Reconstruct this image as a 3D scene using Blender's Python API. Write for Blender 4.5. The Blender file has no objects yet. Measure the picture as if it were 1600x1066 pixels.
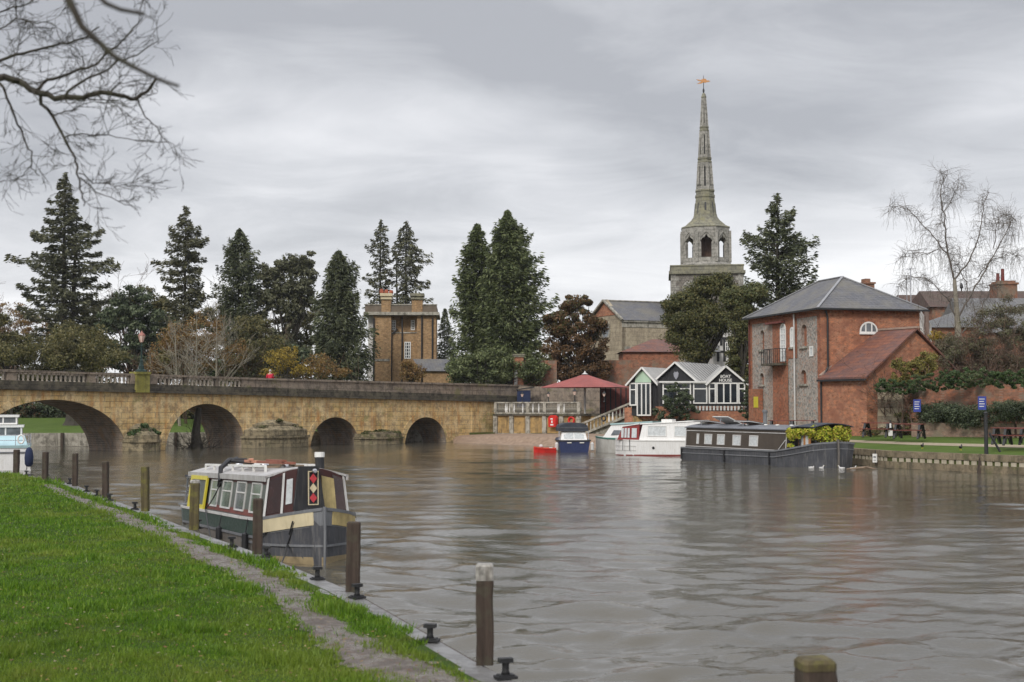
import bpy, bmesh, math, random
import numpy as np
from mathutils import Vector, Matrix
from mathutils.geometry import tessellate_polygon

# ------------------------------------------------------------------ camera, sky, sun, exposure
SC = bpy.context.scene
COL = SC.collection
EYE = 3.1
TILT = math.atan(102 / 2222)
cam_d = bpy.data.cameras.new("camera")
cam_d.sensor_width = 36; cam_d.lens = 50
cam_d.clip_start = 0.1; cam_d.clip_end = 6000
cam_d.dof.use_dof = True; cam_d.dof.focus_distance = 75; cam_d.dof.aperture_fstop = 3.2
cam = bpy.data.objects.new("camera", cam_d); COL.objects.link(cam)
cam.location = (0, 0, EYE); cam.rotation_euler = (math.pi / 2 + TILT, 0, 0)
SC.camera = cam
SC.view_settings.view_transform = 'Standard'; SC.view_settings.look = 'None'
SC.view_settings.exposure = 0.85; SC.view_settings.gamma = 1.0

SUN_EL, SUN_AZ = math.radians(38), math.radians(205)     # azimuth clockwise from +Y
world = bpy.data.worlds.new("World"); SC.world = world; world.use_nodes = True
def build_world():
    nt = world.node_tree; N = nt.nodes; L = nt.links; N.clear()
    out = N.new('ShaderNodeOutputWorld'); bg = N.new('ShaderNodeBackground')
    bg.inputs['Strength'].default_value = 0.1
    sky = N.new('ShaderNodeTexSky'); sky.sky_type = 'NISHITA'; sky.sun_disc = False
    sky.sun_elevation = SUN_EL; sky.sun_rotation = SUN_AZ
    tc = N.new('ShaderNodeTexCoord'); sep = N.new('ShaderNodeSeparateXYZ')
    L.new(tc.outputs['Generated'], sep.inputs[0])
    def m(op, a, b=None, c=None):
        n = N.new('ShaderNodeMath'); n.operation = op
        for i, v in enumerate((a, b, c)):
            if v is None: continue
            if isinstance(v, (int, float)): n.inputs[i].default_value = v
            else: L.new(v, n.inputs[i])
        return n.outputs[0]
    z = m('MAXIMUM', sep.outputs[2], 0.0)
    den = m('ADD', z, 0.16)
    u = m('DIVIDE', sep.outputs[0], den); v = m('DIVIDE', sep.outputs[1], den)
    cmb = N.new('ShaderNodeCombineXYZ'); L.new(u, cmb.inputs[0]); L.new(v, cmb.inputs[1])
    def noise(scale, detail, rough, off, sx=1, sy=1, dist=0.0):
        mp = N.new('ShaderNodeMapping'); mp.inputs['Location'].default_value = off
        mp.inputs['Scale'].default_value = (sx, sy, 1)
        L.new(cmb.outputs[0], mp.inputs[0])
        n = N.new('ShaderNodeTexNoise'); n.inputs['Scale'].default_value = scale
        n.inputs['Detail'].default_value = detail; n.inputs['Roughness'].default_value = rough
        n.inputs['Distortion'].default_value = dist
        L.new(mp.outputs[0], n.inputs['Vector']); return n.outputs[0]
    n1 = noise(0.95, 3, 0.45, (3.1, 7.7, 0), 1.0, 1.0, 0.5)
    n2 = noise(2.6, 6, 0.62, (9.1, 2.2, 0), 0.8, 1.0, 0.6)
    s = m('ADD', m('MULTIPLY', n1, 0.72), m('MULTIPLY', n2, 0.34))
    # the overcast thins toward the horizon and thickens overhead
    el = m('MULTIPLY_ADD', z, -0.95, 0.12)
    s = m('ADD', s, el)
    cr = N.new('ShaderNodeValToRGB'); L.new(s, cr.inputs[0])
    e = cr.color_ramp.elements
    e[0].position = 0.34; e[0].color = (0.262, 0.268, 0.286, 1)
    e[1].position = 0.74; e[1].color = (0.61, 0.61, 0.615, 1)
    k = e.new(0.47); k.color = (0.372, 0.377, 0.395, 1)
    k = e.new(0.60); k.color = (0.495, 0.497, 0.512, 1)
    up = N.new('ShaderNodeMapRange'); up.inputs[1].default_value = 0.28; up.inputs[2].default_value = 0.8; up.inputs[3].default_value = 10; up.inputs[4].default_value = 26
    L.new(z, up.inputs[0])
    mul = N.new('ShaderNodeMix'); mul.data_type = 'RGBA'; mul.blend_type = 'MULTIPLY'
    mul.inputs[0].default_value = 1; L.new(cr.outputs[0], mul.inputs[6]); L.new(up.outputs[0], mul.inputs[7])
    mx = N.new('ShaderNodeMix'); mx.data_type = 'RGBA'; mx.inputs[0].default_value = 0.96
    L.new(sky.outputs[0], mx.inputs[6]); L.new(mul.outputs[2], mx.inputs[7])
    L.new(mx.outputs[2], bg.inputs[0]); L.new(bg.outputs[0], out.inputs[0])
build_world()
sun_d = bpy.data.lights.new("sun", 'SUN'); sun_d.energy = 1.3; sun_d.angle = math.radians(14)
sun_d.color = (1, 0.965, 0.91)
sun = bpy.data.objects.new("sun", sun_d); COL.objects.link(sun)
_sd = Vector((math.sin(SUN_AZ) * math.cos(SUN_EL), math.cos(SUN_AZ) * math.cos(SUN_EL), math.sin(SUN_EL)))
sun.rotation_euler = _sd.to_track_quat('Z', 'Y').to_euler()
try:
    SC.cycles.max_bounces = 6; SC.cycles.transparent_max_bounces = 8
    SC.cycles.caustics_reflective = False; SC.cycles.caustics_refractive = False
except Exception: pass

# ------------------------------------------------------------------ measuring: photo pixel -> place
def ray(px, py):
    u = (px - 800) / 2222; v = (533 - py) / 2222; c, s = math.cos(TILT), math.sin(TILT)
    return Vector((u, c - v * s, s + v * c))
def P(px, py, Y):
    d = ray(px, py); k = Y / d.y; return Vector((d.x * k, Y, EYE + d.z * k))
def G(px, py, z=0.0):
    d = ray(px, py); k = (z - EYE) / d.z; return Vector((d.x * k, d.y * k, z))
def XZ(px, py, Y): p = P(px, py, Y); return p.x, p.z
def ZH(py, Y): return P(800, py, Y).z

# ------------------------------------------------------------------ objects
def link(o, parent=None):
    COL.objects.link(o)
    if parent is not None: o.parent = parent
    return o
def thing(name, label, cat, loc=(0, 0, 0), rz=0.0, group=None, rx=0.0):
    o = bpy.data.objects.new(name, None); o.empty_display_size = 0.2
    link(o); o.location = loc; o.rotation_euler = (rx, 0, rz)
    return tag(o, label, cat, group)
def tag(o, label, cat, group=None):
    o['label'] = label; o['category'] = cat
    if group: o['group'] = group
    return o
def struct(o, kind='structure'):
    o['kind'] = kind; return o
def dup(root, loc, rz, label, group=None):
    r = root.copy(); COL.objects.link(r); r.location = loc; r.rotation_euler = (0, 0, rz); r['label'] = label
    if group: r['group'] = group
    for ch in list(root.children):
        c = ch.copy(); COL.objects.link(c); c.parent = r
        for g in list(ch.children):
            d = g.copy(); COL.objects.link(d); d.parent = c
    return r

class MB:
    """collects faces, links them as ONE mesh object"""
    def __init__(s): s.v = []; s.f = []; s.mi = []; s.cur = 0; s.sm = []; s.smooth = False
    def add(s, vs, fs):
        b = len(s.v); s.v += [tuple(p) for p in vs]
        for f in fs: s.f.append([i + b for i in f]); s.mi.append(s.cur); s.sm.append(s.smooth)
        return s
    def box(s, x0, x1, y0, y1, z0, z1, M=None):
        vs = [Vector(p) for p in ((x0,y0,z0),(x1,y0,z0),(x1,y1,z0),(x0,y1,z0),(x0,y0,z1),(x1,y0,z1),(x1,y1,z1),(x0,y1,z1))]
        if M is not None: vs = [M @ p for p in vs]
        return s.add(vs, [(0,3,2,1),(4,5,6,7),(0,1,5,4),(1,2,6,5),(2,3,7,6),(3,0,4,7)])
    def bar(s, a, b, w, h=None):
        """rectangular bar from a to b"""
        a = Vector(a); b = Vector(b); h = h or w; d = (b - a)
        if d.length < 1e-6: return s
        dn = d.normalized(); up = Vector((0, 0, 1)) if abs(dn.z) < 0.95 else Vector((0, 1, 0))
        x = dn.cross(up).normalized() * w / 2; y = x.cross(dn).normalized() * h / 2
        vs = [a - x - y, a + x - y, a + x + y, a - x + y, b - x - y, b + x - y, b + x + y, b - x + y]
        return s.add(vs, [(0,1,2,3),(4,7,6,5),(0,4,5,1),(1,5,6,2),(2,6,7,3),(3,7,4,0)])
    def tube(s, pts, rad, n=6, cap=True):
        pts = [Vector(p) for p in pts]
        if isinstance(rad, (int, float)): rad = [rad] * len(pts)
        rings = []; prev = None
        for i, p in enumerate(pts):
            d = (pts[min(i + 1, len(pts) - 1)] - pts[max(i - 1, 0)])
            d = d.normalized() if d.length > 1e-9 else Vector((0, 0, 1))
            if prev is None:
                prev = d.cross(Vector((0, 0, 1)) if abs(d.z) < 0.9 else Vector((1, 0, 0))).normalized()
            x = (prev - d * prev.dot(d)); x = x.normalized() if x.length > 1e-6 else d.orthogonal().normalized()
            y = d.cross(x); prev = x
            rings.append([p + (x * math.cos(a) + y * math.sin(a)) * rad[i] for a in [k * 2 * math.pi / n for k in range(n)]])
        vs = [q for r in rings for q in r]; fs = []
        for i in range(len(pts) - 1):
            for k in range(n):
                fs.append((i*n+k, i*n+(k+1)%n, (i+1)*n+(k+1)%n, (i+1)*n+k))
        if cap: fs.append(tuple(range(n))[::-1]); fs.append(tuple((len(pts)-1)*n + k for k in range(n)))
        return s.add(vs, fs)
    def lathe(s, prof, cx=0, cy=0, n=12, ph=0.0, cap=True):
        vs = []; fs = []
        for r, z in prof:
            for k in range(n):
                a = ph + k * 2 * math.pi / n; vs.append((cx + r * math.cos(a), cy + r * math.sin(a), z))
        m = len(prof)
        for i in range(m - 1):
            for k in range(n): fs.append((i*n+k, i*n+(k+1)%n, (i+1)*n+(k+1)%n, (i+1)*n+k))
        if cap: fs.append(tuple(range(n))[::-1]); fs.append(tuple((m-1)*n + k for k in range(n)))
        return s.add(vs, fs)
    def prism(s, poly, z0, z1):
        n = len(poly)
        area = sum(poly[i][0]*poly[(i+1)%n][1]-poly[(i+1)%n][0]*poly[i][1] for i in range(n))
        if area < 0: poly = poly[::-1]
        z0s = z0 if isinstance(z0, (list, tuple)) else [z0]*n; z1s = z1 if isinstance(z1, (list, tuple)) else [z1]*n
        vs = [(p[0], p[1], z0s[i]) for i, p in enumerate(poly)] + [(p[0], p[1], z1s[i]) for i, p in enumerate(poly)]
        fs = [tuple(range(n))[::-1], tuple(range(n, 2*n))] + [(i, (i+1)%n, n+(i+1)%n, n+i) for i in range(n)]
        return s.add(vs, fs)
    def poly(s, pts): return s.add(pts, [tuple(range(len(pts)))])
    def panel(s, O, U, V, outline, holes=(), depth=0.2, back=None, thick=None):
        """flat wall with real openings; U x V points outward; back: MB that gets the recessed panels"""
        O = Vector(O); U = Vector(U); V = Vector(V); Nn = U.cross(V).normalized()
        w = lambda p, d=0: O + U * p[0] + V * p[1] - Nn * d
        loops = [[Vector((p[0], p[1], 0)) for p in outline]] + [[Vector((p[0], p[1], 0)) for p in h] for h in holes]
        flat = [p for l in loops for p in l]
        tris = tessellate_polygon(loops)
        vs = [w(p) for p in flat]; fs = []
        for t in tris:
            a, b, c = [flat[i] for i in t]
            if (b.x-a.x)*(c.y-a.y)-(b.y-a.y)*(c.x-a.x) < 0: t = t[::-1]
            fs.append(tuple(t))
        s.add(vs, fs)
        for h in holes:
            n = len(h)
            s.add([w(p) for p in h] + [w(p, depth) for p in h], [(i, (i+1)%n, n+(i+1)%n, n+i) for i in range(n)])
            if back is not None: back.add([w(p, depth) for p in h], [tuple(range(n))])
        if thick:
            n = len(outline)
            s.add([w(p) for p in outline] + [w(p, thick) for p in outline], [(i, n+i, n+(i+1)%n, (i+1)%n) for i in range(n)])
            s.add([w(p, thick) for p in flat], [tuple(f)[::-1] for f in fs])
        return s
    def obj(s, name, mat, parent=None, smooth=None):
        me = bpy.data.meshes.new(name); me.from_pydata(s.v, [], s.f)
        mats = mat if isinstance(mat, (list, tuple)) else [mat]
        for m in mats: me.materials.append(m)
        if len(mats) > 1: me.polygons.foreach_set('material_index', s.mi)
        if smooth is not None: me.polygons.foreach_set('use_smooth', [smooth] * len(s.f))
        elif any(s.sm): me.polygons.foreach_set('use_smooth', s.sm)
        me.update()
        o = bpy.data.objects.new(name, me); return link(o, parent)

def fast_mesh(name, verts, nper, mat, parent=None):
    """verts: (n*nper,3) array, each nper verts one face"""
    n = len(verts) // nper
    me = bpy.data.meshes.new(name)
    me.vertices.add(n * nper); me.vertices.foreach_set('co', np.asarray(verts, dtype=np.float32).ravel())
    me.loops.add(n * nper); me.loops.foreach_set('vertex_index', np.arange(n * nper, dtype=np.int32))
    me.polygons.add(n); me.polygons.foreach_set('loop_start', np.arange(0, n * nper, nper, dtype=np.int32))
    me.materials.append(mat); me.update(calc_edges=True)
    return link(bpy.data.objects.new(name, me), parent)

def arc_hole(x0, x1, z0, z1, rise=None, n=10):
    """opening with an arched head, counter-clockwise"""
    w = (x1 - x0) / 2; rise = w if rise is None else rise; cx = (x0 + x1) / 2
    pts = [(x0, z0), (x1, z0)]
    for k in range(n + 1):
        a = math.pi * k / n; pts.append((cx + w * math.cos(a), z1 - rise + rise * math.sin(a)))
    return pts
def rect(x0, x1, z0, z1): return [(x0, z0), (x1, z0), (x1, z1), (x0, z1)]

# ------------------------------------------------------------------ materials
class NT:
    def __init__(s, name):
        s.m = bpy.data.materials.new(name); s.m.use_nodes = True; s.t = s.m.node_tree; s.N = s.t.nodes; s.L = s.t.links
        s.N.clear(); s.out = s.N.new('ShaderNodeOutputMaterial'); s.b = s.N.new('ShaderNodeBsdfPrincipled')
        s.L.new(s.b.outputs[0], s.out.inputs[0])
        s.tc = s.N.new('ShaderNodeTexCoord'); s.obj = s.tc.outputs['Object']
    def set(s, n, i, v):
        if v is None: return
        if isinstance(v, (int, float, tuple, list)):
            if isinstance(v, (tuple, list)) and len(v) == 3 and n.inputs[i].type == 'RGBA': v = (*v, 1)
            n.inputs[i].default_value = v
        else: s.L.new(v, n.inputs[i])
    def math(s, op, a, b=None, c=None):
        n = s.N.new('ShaderNodeMath'); n.operation = op
        for i, v in enumerate((a, b, c)): s.set(n, i, v)
        return n.outputs[0]
    def map(s, scale=(1,1,1), loc=(0,0,0), rot=(0,0,0), vec=None):
        n = s.N.new('ShaderNodeMapping'); s.set(n, 'Scale', scale); s.set(n, 'Location', loc); s.set(n, 'Rotation', rot)
        s.L.new(vec or s.obj, n.inputs[0]); return n.outputs[0]
    def noise(s, scale, detail=4, rough=0.55, vec=None, dist=0.0):
        n = s.N.new('ShaderNodeTexNoise'); s.set(n, 'Scale', scale); s.set(n, 'Detail', detail); s.set(n, 'Roughness', rough)
        s.set(n, 'Distortion', dist); s.L.new(vec or s.obj, n.inputs['Vector']); return n.outputs[0]
    def voro(s, scale, vec=None, feature='F1', out=0):
        n = s.N.new('ShaderNodeTexVoronoi'); n.feature = feature; s.set(n, 'Scale', scale); s.L.new(vec or s.obj, n.inputs['Vector']); return n.outputs[out]
    def ramp(s, fac, stops, interp='LINEAR'):
        n = s.N.new('ShaderNodeValToRGB'); n.color_ramp.interpolation = interp; e = n.color_ramp.elements
        while len(e) > 1: e.remove(e[-1])
        for i, (p, c) in enumerate(stops):
            k = e[0] if i == 0 else e.new(p)
            k.position = p; c = (c, c, c) if isinstance(c, (int, float)) else c; k.color = (*c[:3], 1)
        s.set(n, 0, fac); return n.outputs[0]
    def mix(s, fac, a, b, blend='MIX'):
        n = s.N.new('ShaderNodeMix'); n.data_type = 'RGBA'; n.blend_type = blend
        s.set(n, 0, fac); s.set(n, 6, a); s.set(n, 7, b); return n.outputs[2]
    def bump(s, h, strength=0.3, dist=0.05):
        n = s.N.new('ShaderNodeBump'); s.set(n, 'Strength', strength); s.set(n, 'Distance', dist); s.L.new(h, n.inputs['Height'])
        s.L.new(n.outputs[0], s.b.inputs['Normal']); return n
    def col(s, c): s.set(s.b, 'Base Color', c)
    def fin(s, rough=0.8, metal=0.0, spec=0.3):
        s.set(s.b, 'Roughness', rough); s.set(s.b, 'Metallic', metal); s.set(s.b, 'Specular IOR Level', spec); return s.m

def plain(name, c, rough=0.7, var=0.18, scale=3.0, metal=0.0, spec=0.35, dirt=None, bump=0.0):
    """painted or plain surface with uneven wear"""
    t = NT(name); n = t.noise(scale, 5, 0.6); n2 = t.noise(scale * 9, 3, 0.6)
    lo = tuple(x * (1 - var) for x in c); hi = tuple(min(1, x * (1 + var)) for x in c)
    cc = t.ramp(n, [(0.3, lo), (0.7, hi)])
    if dirt:
        st = t.noise(1.0, 4, 0.7, t.map((14, 14, 1.2)))
        cc = t.mix(t.ramp(st, [(0.5, 0.0), (0.72, dirt[3] if len(dirt) > 3 else 0.6)]), cc, dirt[:3])
    t.col(cc)
    if bump: t.bump(n2, bump, 0.02)
    r = t.ramp(n2, [(0.3, max(0, rough - 0.1)), (0.7, min(1, rough + 0.1))]); t.L.new(r, t.b.inputs['Roughness'])
    t.set(t.b, 'Metallic', metal); t.set(t.b, 'Specular IOR Level', spec)
    return t.m

def brick(name, c1, c2, mortar, bw=0.23, bh=0.075, patch=None, msize=0.012, weather=None):
    t = NT(name); sp = t.N.new('ShaderNodeSeparateXYZ'); t.L.new(t.obj, sp.inputs[0])
    u = t.math('ADD', sp.outputs[0], sp.outputs[1]); cm = t.N.new('ShaderNodeCombineXYZ')
    t.L.new(u, cm.inputs[0]); t.L.new(sp.outputs[2], cm.inputs[1])
    b = t.N.new('ShaderNodeTexBrick'); t.L.new(cm.outputs[0], b.inputs['Vector'])
    t.set(b, 'Color1', c1); t.set(b, 'Color2', c2); t.set(b, 'Mortar', mortar); t.set(b, 'Scale', 1.0)
    t.set(b, 'Mortar Size', msize); t.set(b, 'Brick Width', bw); t.set(b, 'Row Height', bh); t.set(b, 'Bias', -0.1)
    c = b.outputs[0]
    n = t.noise(0.55, 5, 0.65); c = t.mix(t.ramp(n, [(0.35, 0.0), (0.66, 0.85)]), c, tuple(x * 0.55 + 0.02 for x in c1)); nw = t.noise(1.6, 5, 0.7, t.map((1, 1, 1), (3, 1, 8))); c = t.mix(t.ramp(nw, [(0.5, 0.0), (0.7, 0.3)]), c, tuple(x * 0.9 + 0.05 for x in mortar)); nv = t.noise(3.2, 3, 0.7, t.map((1, 1, 1.8), (6, 2, 4))); c = t.mix(t.ramp(nv, [(0.52, 0.0), (0.66, 0.7)]), c, tuple(x * 0.5 for x in c2)); c = t.mix(t.ramp(nv, [(0.34, 0.7), (0.46, 0.0)]), c, tuple(min(1, x * 1.45) for x in c1))
    n2 = t.noise(6.0, 4, 0.7); c = t.mix(t.ramp(n2, [(0.45, 0.0), (0.7, 0.45)]), c, tuple(min(1, x * 1.5 + 0.03) for x in c2))
    if patch:
        n3 = t.noise(0.9, 4, 0.6, t.map((1, 1, 1), (7, 3, 2))); c = t.mix(t.ramp(n3, [(0.5, 0.0), (0.62, 0.85)]), c, patch)
    if weather:
        n4 = t.noise(1.0, 5, 0.7, t.map((2.2, 2.2, 0.5), (1, 9, 2))); c = t.mix(t.ramp(n4, [(0.5, 0.0), (0.75, 0.7)]), c, weather)
    t.col(c); t.bump(b.outputs[1], -0.35, 0.01)
    return t.fin(0.85, spec=0.2)

def leafmat(name, cols, trans=0.22, rough=0.6):
    """cols: ramp of natural leaf colours, one per leaf clump"""
    t = NT(name); g = t.N.new('ShaderNodeNewGeometry')
    n = t.noise(0.45, 3, 0.6)
    f = t.math('ADD', t.math('MULTIPLY', g.outputs['Random Per Island'], 0.55), t.math('MULTIPLY', n, 0.62))
    k = len(cols); c = t.ramp(f, [(0.2 + 0.65 * i / max(1, k - 1), cc) for i, cc in enumerate(cols)])
    t.col(c); t.set(t.b, 'Roughness', rough); t.set(t.b, 'Specular IOR Level', 0.25)
    tr = t.N.new('ShaderNodeBsdfTranslucent'); t.L.new(c, tr.inputs[0])
    ms = t.N.new('ShaderNodeMixShader'); ms.inputs[0].default_value = trans
    t.L.new(t.b.outputs[0], ms.inputs[1]); t.L.new(tr.outputs[0], ms.inputs[2]); t.L.new(ms.outputs[0], t.out.inputs[0])
    return t.m

def stone(name, base, dark, light, stain=None, moss=None, block=(0.9, 0.38), scale=1.0, stainmin=0.5):
    t = NT(name); sp = t.N.new('ShaderNodeSeparateXYZ'); t.L.new(t.obj, sp.inputs[0])
    u = t.math('ADD', sp.outputs[0], sp.outputs[1]); cm = t.N.new('ShaderNodeCombineXYZ')
    t.L.new(u, cm.inputs[0]); t.L.new(sp.outputs[2], cm.inputs[1])
    b = t.N.new('ShaderNodeTexBrick'); t.L.new(cm.outputs[0], b.inputs['Vector'])
    t.set(b, 'Color1', base); t.set(b, 'Color2', tuple(x * 0.8 for x in base)); t.set(b, 'Mortar', tuple(x * 0.35 for x in dark))
    t.set(b, 'Scale', 1.0); t.set(b, 'Mortar Size', 0.020); t.set(b, 'Brick Width', block[0]); t.set(b, 'Row Height', block[1])
    c = b.outputs[0]
    n = t.noise(0.8 * scale, 6, 0.65); c = t.mix(t.ramp(n, [(0.38, 0.0), (0.62, 0.8)]), c, light)
    n = t.noise(2.3 * scale, 6, 0.7, t.map((1, 1, 1), (5, 5, 5))); c = t.mix(t.ramp(n, [(0.47, 0.0), (0.62, 0.8)]), c, dark)
    n = t.noise(14 * scale, 4, 0.7); c = t.mix(t.ramp(n, [(0.4, 0.0), (0.8, 0.35)]), c, tuple(x * 0.5 for x in dark))
    if stain:
        n = t.noise(1.0, 5, 0.7, t.map((2.6, 2.6, 0.35))); c = t.mix(t.ramp(n, [(stainmin, 0.0), (stainmin + 0.2, 0.85)]), c, stain)
        n = t.noise(1.0, 5, 0.75, t.map((5.5, 5.5, 0.5), (3, 7, 5))); c = t.mix(t.ramp(n, [(0.60, 0.0), (0.72, 0.7)]), c, tuple(x * 0.45 for x in dark))
    if moss:
        n = t.noise(0.7, 5, 0.7, t.map((1, 1, 1.6), (2, 8, 1))); c = t.mix(t.ramp(n, [(0.57, 0.0), (0.68, 0.75)]), c, moss)
    t.col(c); nb = t.noise(9 * scale, 5, 0.7); t.bump(nb, 0.4, 0.03)
    return t.fin(0.9, spec=0.15)

def glassmat(name, c=(0.02, 0.025, 0.03), rough=0.08):
    t = NT(name); t.col(t.ramp(t.noise(1.3, 3), [(0.35, tuple(x * 0.6 for x in c)), (0.7, tuple(x * 1.6 for x in c))])); return t.fin(rough, spec=0.6)

M = {}
M['redbrick'] = brick('red_brick', (0.41, 0.152, 0.072), (0.28, 0.098, 0.052), (0.36, 0.27, 0.19), patch=(0.25, 0.11, 0.07))
M['oldbrick'] = brick('old_brick', (0.30, 0.11, 0.055), (0.20, 0.085, 0.05), (0.25, 0.2, 0.15), patch=(0.19, 0.16, 0.12), weather=(0.13, 0.11, 0.07))
M['buffbrick'] = brick('buff_brick', (0.36, 0.22, 0.105), (0.28, 0.165, 0.075), (0.32, 0.24, 0.15), weather=(0.22, 0.14, 0.075))
M['bandbrick'] = brick('brick_panel', (0.33, 0.10, 0.045), (0.22, 0.075, 0.035), (0.3, 0.22, 0.16))
M['bridge'] = stone('bridge_stone', (0.68, 0.47, 0.20), (0.26, 0.19, 0.115), (0.76, 0.60, 0.35), stain=(0.46, 0.22, 0.07), moss=(0.28, 0.25, 0.09), stainmin=0.49)
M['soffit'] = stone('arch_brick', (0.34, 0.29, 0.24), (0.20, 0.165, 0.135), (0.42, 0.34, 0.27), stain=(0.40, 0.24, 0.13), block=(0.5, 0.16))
M['parapet'] = stone('parapet_stone', (0.33, 0.26, 0.20), (0.10, 0.085, 0.07), (0.30, 0.25, 0.20), stain=(0.12, 0.10, 0.08), moss=(0.17, 0.16, 0.07), block=(1.6, 0.9))
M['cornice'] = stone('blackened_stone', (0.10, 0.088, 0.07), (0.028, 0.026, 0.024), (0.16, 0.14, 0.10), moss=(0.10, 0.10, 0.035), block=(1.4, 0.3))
M['mossstone'] = stone('mossy_stone', (0.25, 0.23, 0.06), (0.14, 0.13, 0.05), (0.33, 0.30, 0.09), block=(2, 2))
M['pier'] = stone('pier_stone', (0.30, 0.25, 0.155), (0.075, 0.065, 0.045), (0.38, 0.31, 0.20), stain=(0.06, 0.055, 0.04), moss=(0.09, 0.11, 0.025), block=(0.8, 0.3))
M['churchstone'] = stone('church_stone', (0.37, 0.35, 0.31), (0.15, 0.145, 0.13), (0.45, 0.43, 0.385), stain=(0.20, 0.19, 0.17), block=(0.9, 0.4), scale=1.3)
M['lichen'] = stone('lichen_stone', (0.27, 0.26, 0.205), (0.13, 0.125, 0.10), (0.29, 0.27, 0.18), stain=(0.16, 0.15, 0.12), moss=(0.22, 0.205, 0.11), block=(0.9, 0.4), scale=1.3)
M['flint'] = stone('church_flint', (0.21, 0.19, 0.165), (0.09, 0.085, 0.08), (0.28, 0.25, 0.21), block=(0.3, 0.2), scale=3)
M['naverender'] = stone('nave_stone', (0.42, 0.35, 0.25), (0.22, 0.18, 0.13), (0.46, 0.39, 0.28), stain=(0.25, 0.21, 0.16), block=(1.2, 0.5))
M['terrace'] = stone('terrace_stone', (0.44, 0.28, 0.11), (0.20, 0.14, 0.07), (0.50, 0.34, 0.15), stain=(0.13, 0.10, 0.06), block=(3, 3))
M['palestone'] = stone('pale_stone', (0.38, 0.35, 0.29), (0.12, 0.11, 0.09), (0.5, 0.47, 0.4), stain=(0.10, 0.09, 0.07), block=(2, 2))
M['quaystone'] = stone('quay_concrete', (0.23, 0.185, 0.125), (0.085, 0.075, 0.05), (0.30, 0.24, 0.16), stain=(0.09, 0.08, 0.055), moss=(0.09, 0.10, 0.035), block=(2.4, 0.5))
def _flintwall():
    t = NT('flint_wall'); v = t.voro(9.0, out=1); n = t.noise(5, 5, 0.7)
    sp = t.N.new('ShaderNodeSeparateColor'); t.L.new(v, sp.inputs[0])
    c = t.ramp(sp.outputs[0], [(0.0, (0.13, 0.125, 0.12)), (0.45, (0.29, 0.265, 0.235)), (0.8, (0.40, 0.37, 0.33)), (1.0, (0.34, 0.18, 0.12))])
    c = t.mix(t.ramp(n, [(0.4, 0.0), (0.7, 0.6)]), c, (0.34, 0.30, 0.255)); c = t.mix(t.ramp(t.noise(0.6), [(0.45, 0), (0.7, 0.5)]), c, (0.28, 0.17, 0.12))
    t.col(c); t.bump(t.voro(9.0), 0.4, 0.03); return t.fin(0.85, spec=0.3)
M['flintwall'] = _flintwall()
def _slate(name, c, c2, lich, rw=0.3, rh=0.22):
    t = NT(name); sp = t.N.new('ShaderNodeSeparateXYZ'); t.L.new(t.obj, sp.inputs[0])
    cm = t.N.new('ShaderNodeCombineXYZ'); t.L.new(t.math('ADD', sp.outputs[0], t.math('MULTIPLY', sp.outputs[1], 0.9)), cm.inputs[0]); t.L.new(t.math('MULTIPLY', sp.outputs[2], 1.6), cm.inputs[1])
    b = t.N.new('ShaderNodeTexBrick'); t.L.new(cm.outputs[0], b.inputs['Vector']); t.set(b, 'Scale', 1.0)
    t.set(b, 'Color1', c); t.set(b, 'Color2', c2); t.set(b, 'Mortar', tuple(x * 0.4 for x in c)); t.set(b, 'Mortar Size', 0.018); t.set(b, 'Brick Width', rw); t.set(b, 'Row Height', rh)
    k = t.mix(t.ramp(t.noise(0.6, 5, 0.7), [(0.42, 0), (0.68, 0.75)]), b.outputs[0], lich); k = t.mix(t.ramp(t.noise(5, 5, 0.7), [(0.5, 0), (0.75, 0.5)]), k, tuple(min(1, x * 1.7) for x in c))
    t.col(k); t.bump(b.outputs[1], -0.4, 0.02); return t.fin(0.7, spec=0.35)
M['slate'] = _slate('slate_roof', (0.135, 0.135, 0.145), (0.10, 0.10, 0.11), (0.17, 0.155, 0.12))
M['slate2'] = _slate('grey_tile_roof', (0.17, 0.165, 0.17), (0.12, 0.12, 0.125), (0.15, 0.15, 0.13))
M['tile'] = _slate('clay_tile_roof', (0.22, 0.085, 0.05), (0.11, 0.06, 0.055), (0.12, 0.08, 0.075), 0.5, 0.3)
M['darktile'] = _slate('brown_tile_roof', (0.10, 0.055, 0.042), (0.07, 0.045, 0.038), (0.09, 0.075, 0.05))
M['sheet'] = plain('sheet_roof', (0.42, 0.41, 0.39), 0.6, 0.12, 1.5, dirt=(0.2, 0.19, 0.17, 0.5))
M['white'] = plain('white_paint', (0.72, 0.71, 0.68), 0.5, 0.07, 2.0, dirt=(0.42, 0.38, 0.32, 0.35))
M['gelcoat'] = plain('white_gelcoat', (0.74, 0.73, 0.71), 0.3, 0.05, 1.2, spec=0.5, dirt=(0.42, 0.37, 0.3, 0.4))
M['offwhite'] = plain('weathered_white_paint', (0.55, 0.54, 0.52), 0.55, 0.12, 2.5, dirt=(0.25, 0.22, 0.18, 0.6))
M['cream'] = plain('cream_paint', (0.58, 0.50, 0.33), 0.45, 0.1, 2.5, dirt=(0.38, 0.29, 0.15, 0.55))
M['creamdirty'] = plain('stained_cream_paint', (0.46, 0.36, 0.16), 0.5, 0.25, 5, dirt=(0.25, 0.17, 0.07, 0.7))
M['black'] = plain('black_paint', (0.022, 0.022, 0.024), 0.5, 0.3, 3, dirt=(0.07, 0.065, 0.055, 0.5))
M['iron'] = plain('black_iron', (0.016, 0.016, 0.017), 0.55, 0.3, 6, spec=0.5, bump=0.3)
M['greypaint'] = plain('worn_grey_paint', (0.16, 0.165, 0.175), 0.5, 0.2, 2, dirt=(0.30, 0.30, 0.29, 0.5))
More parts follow.
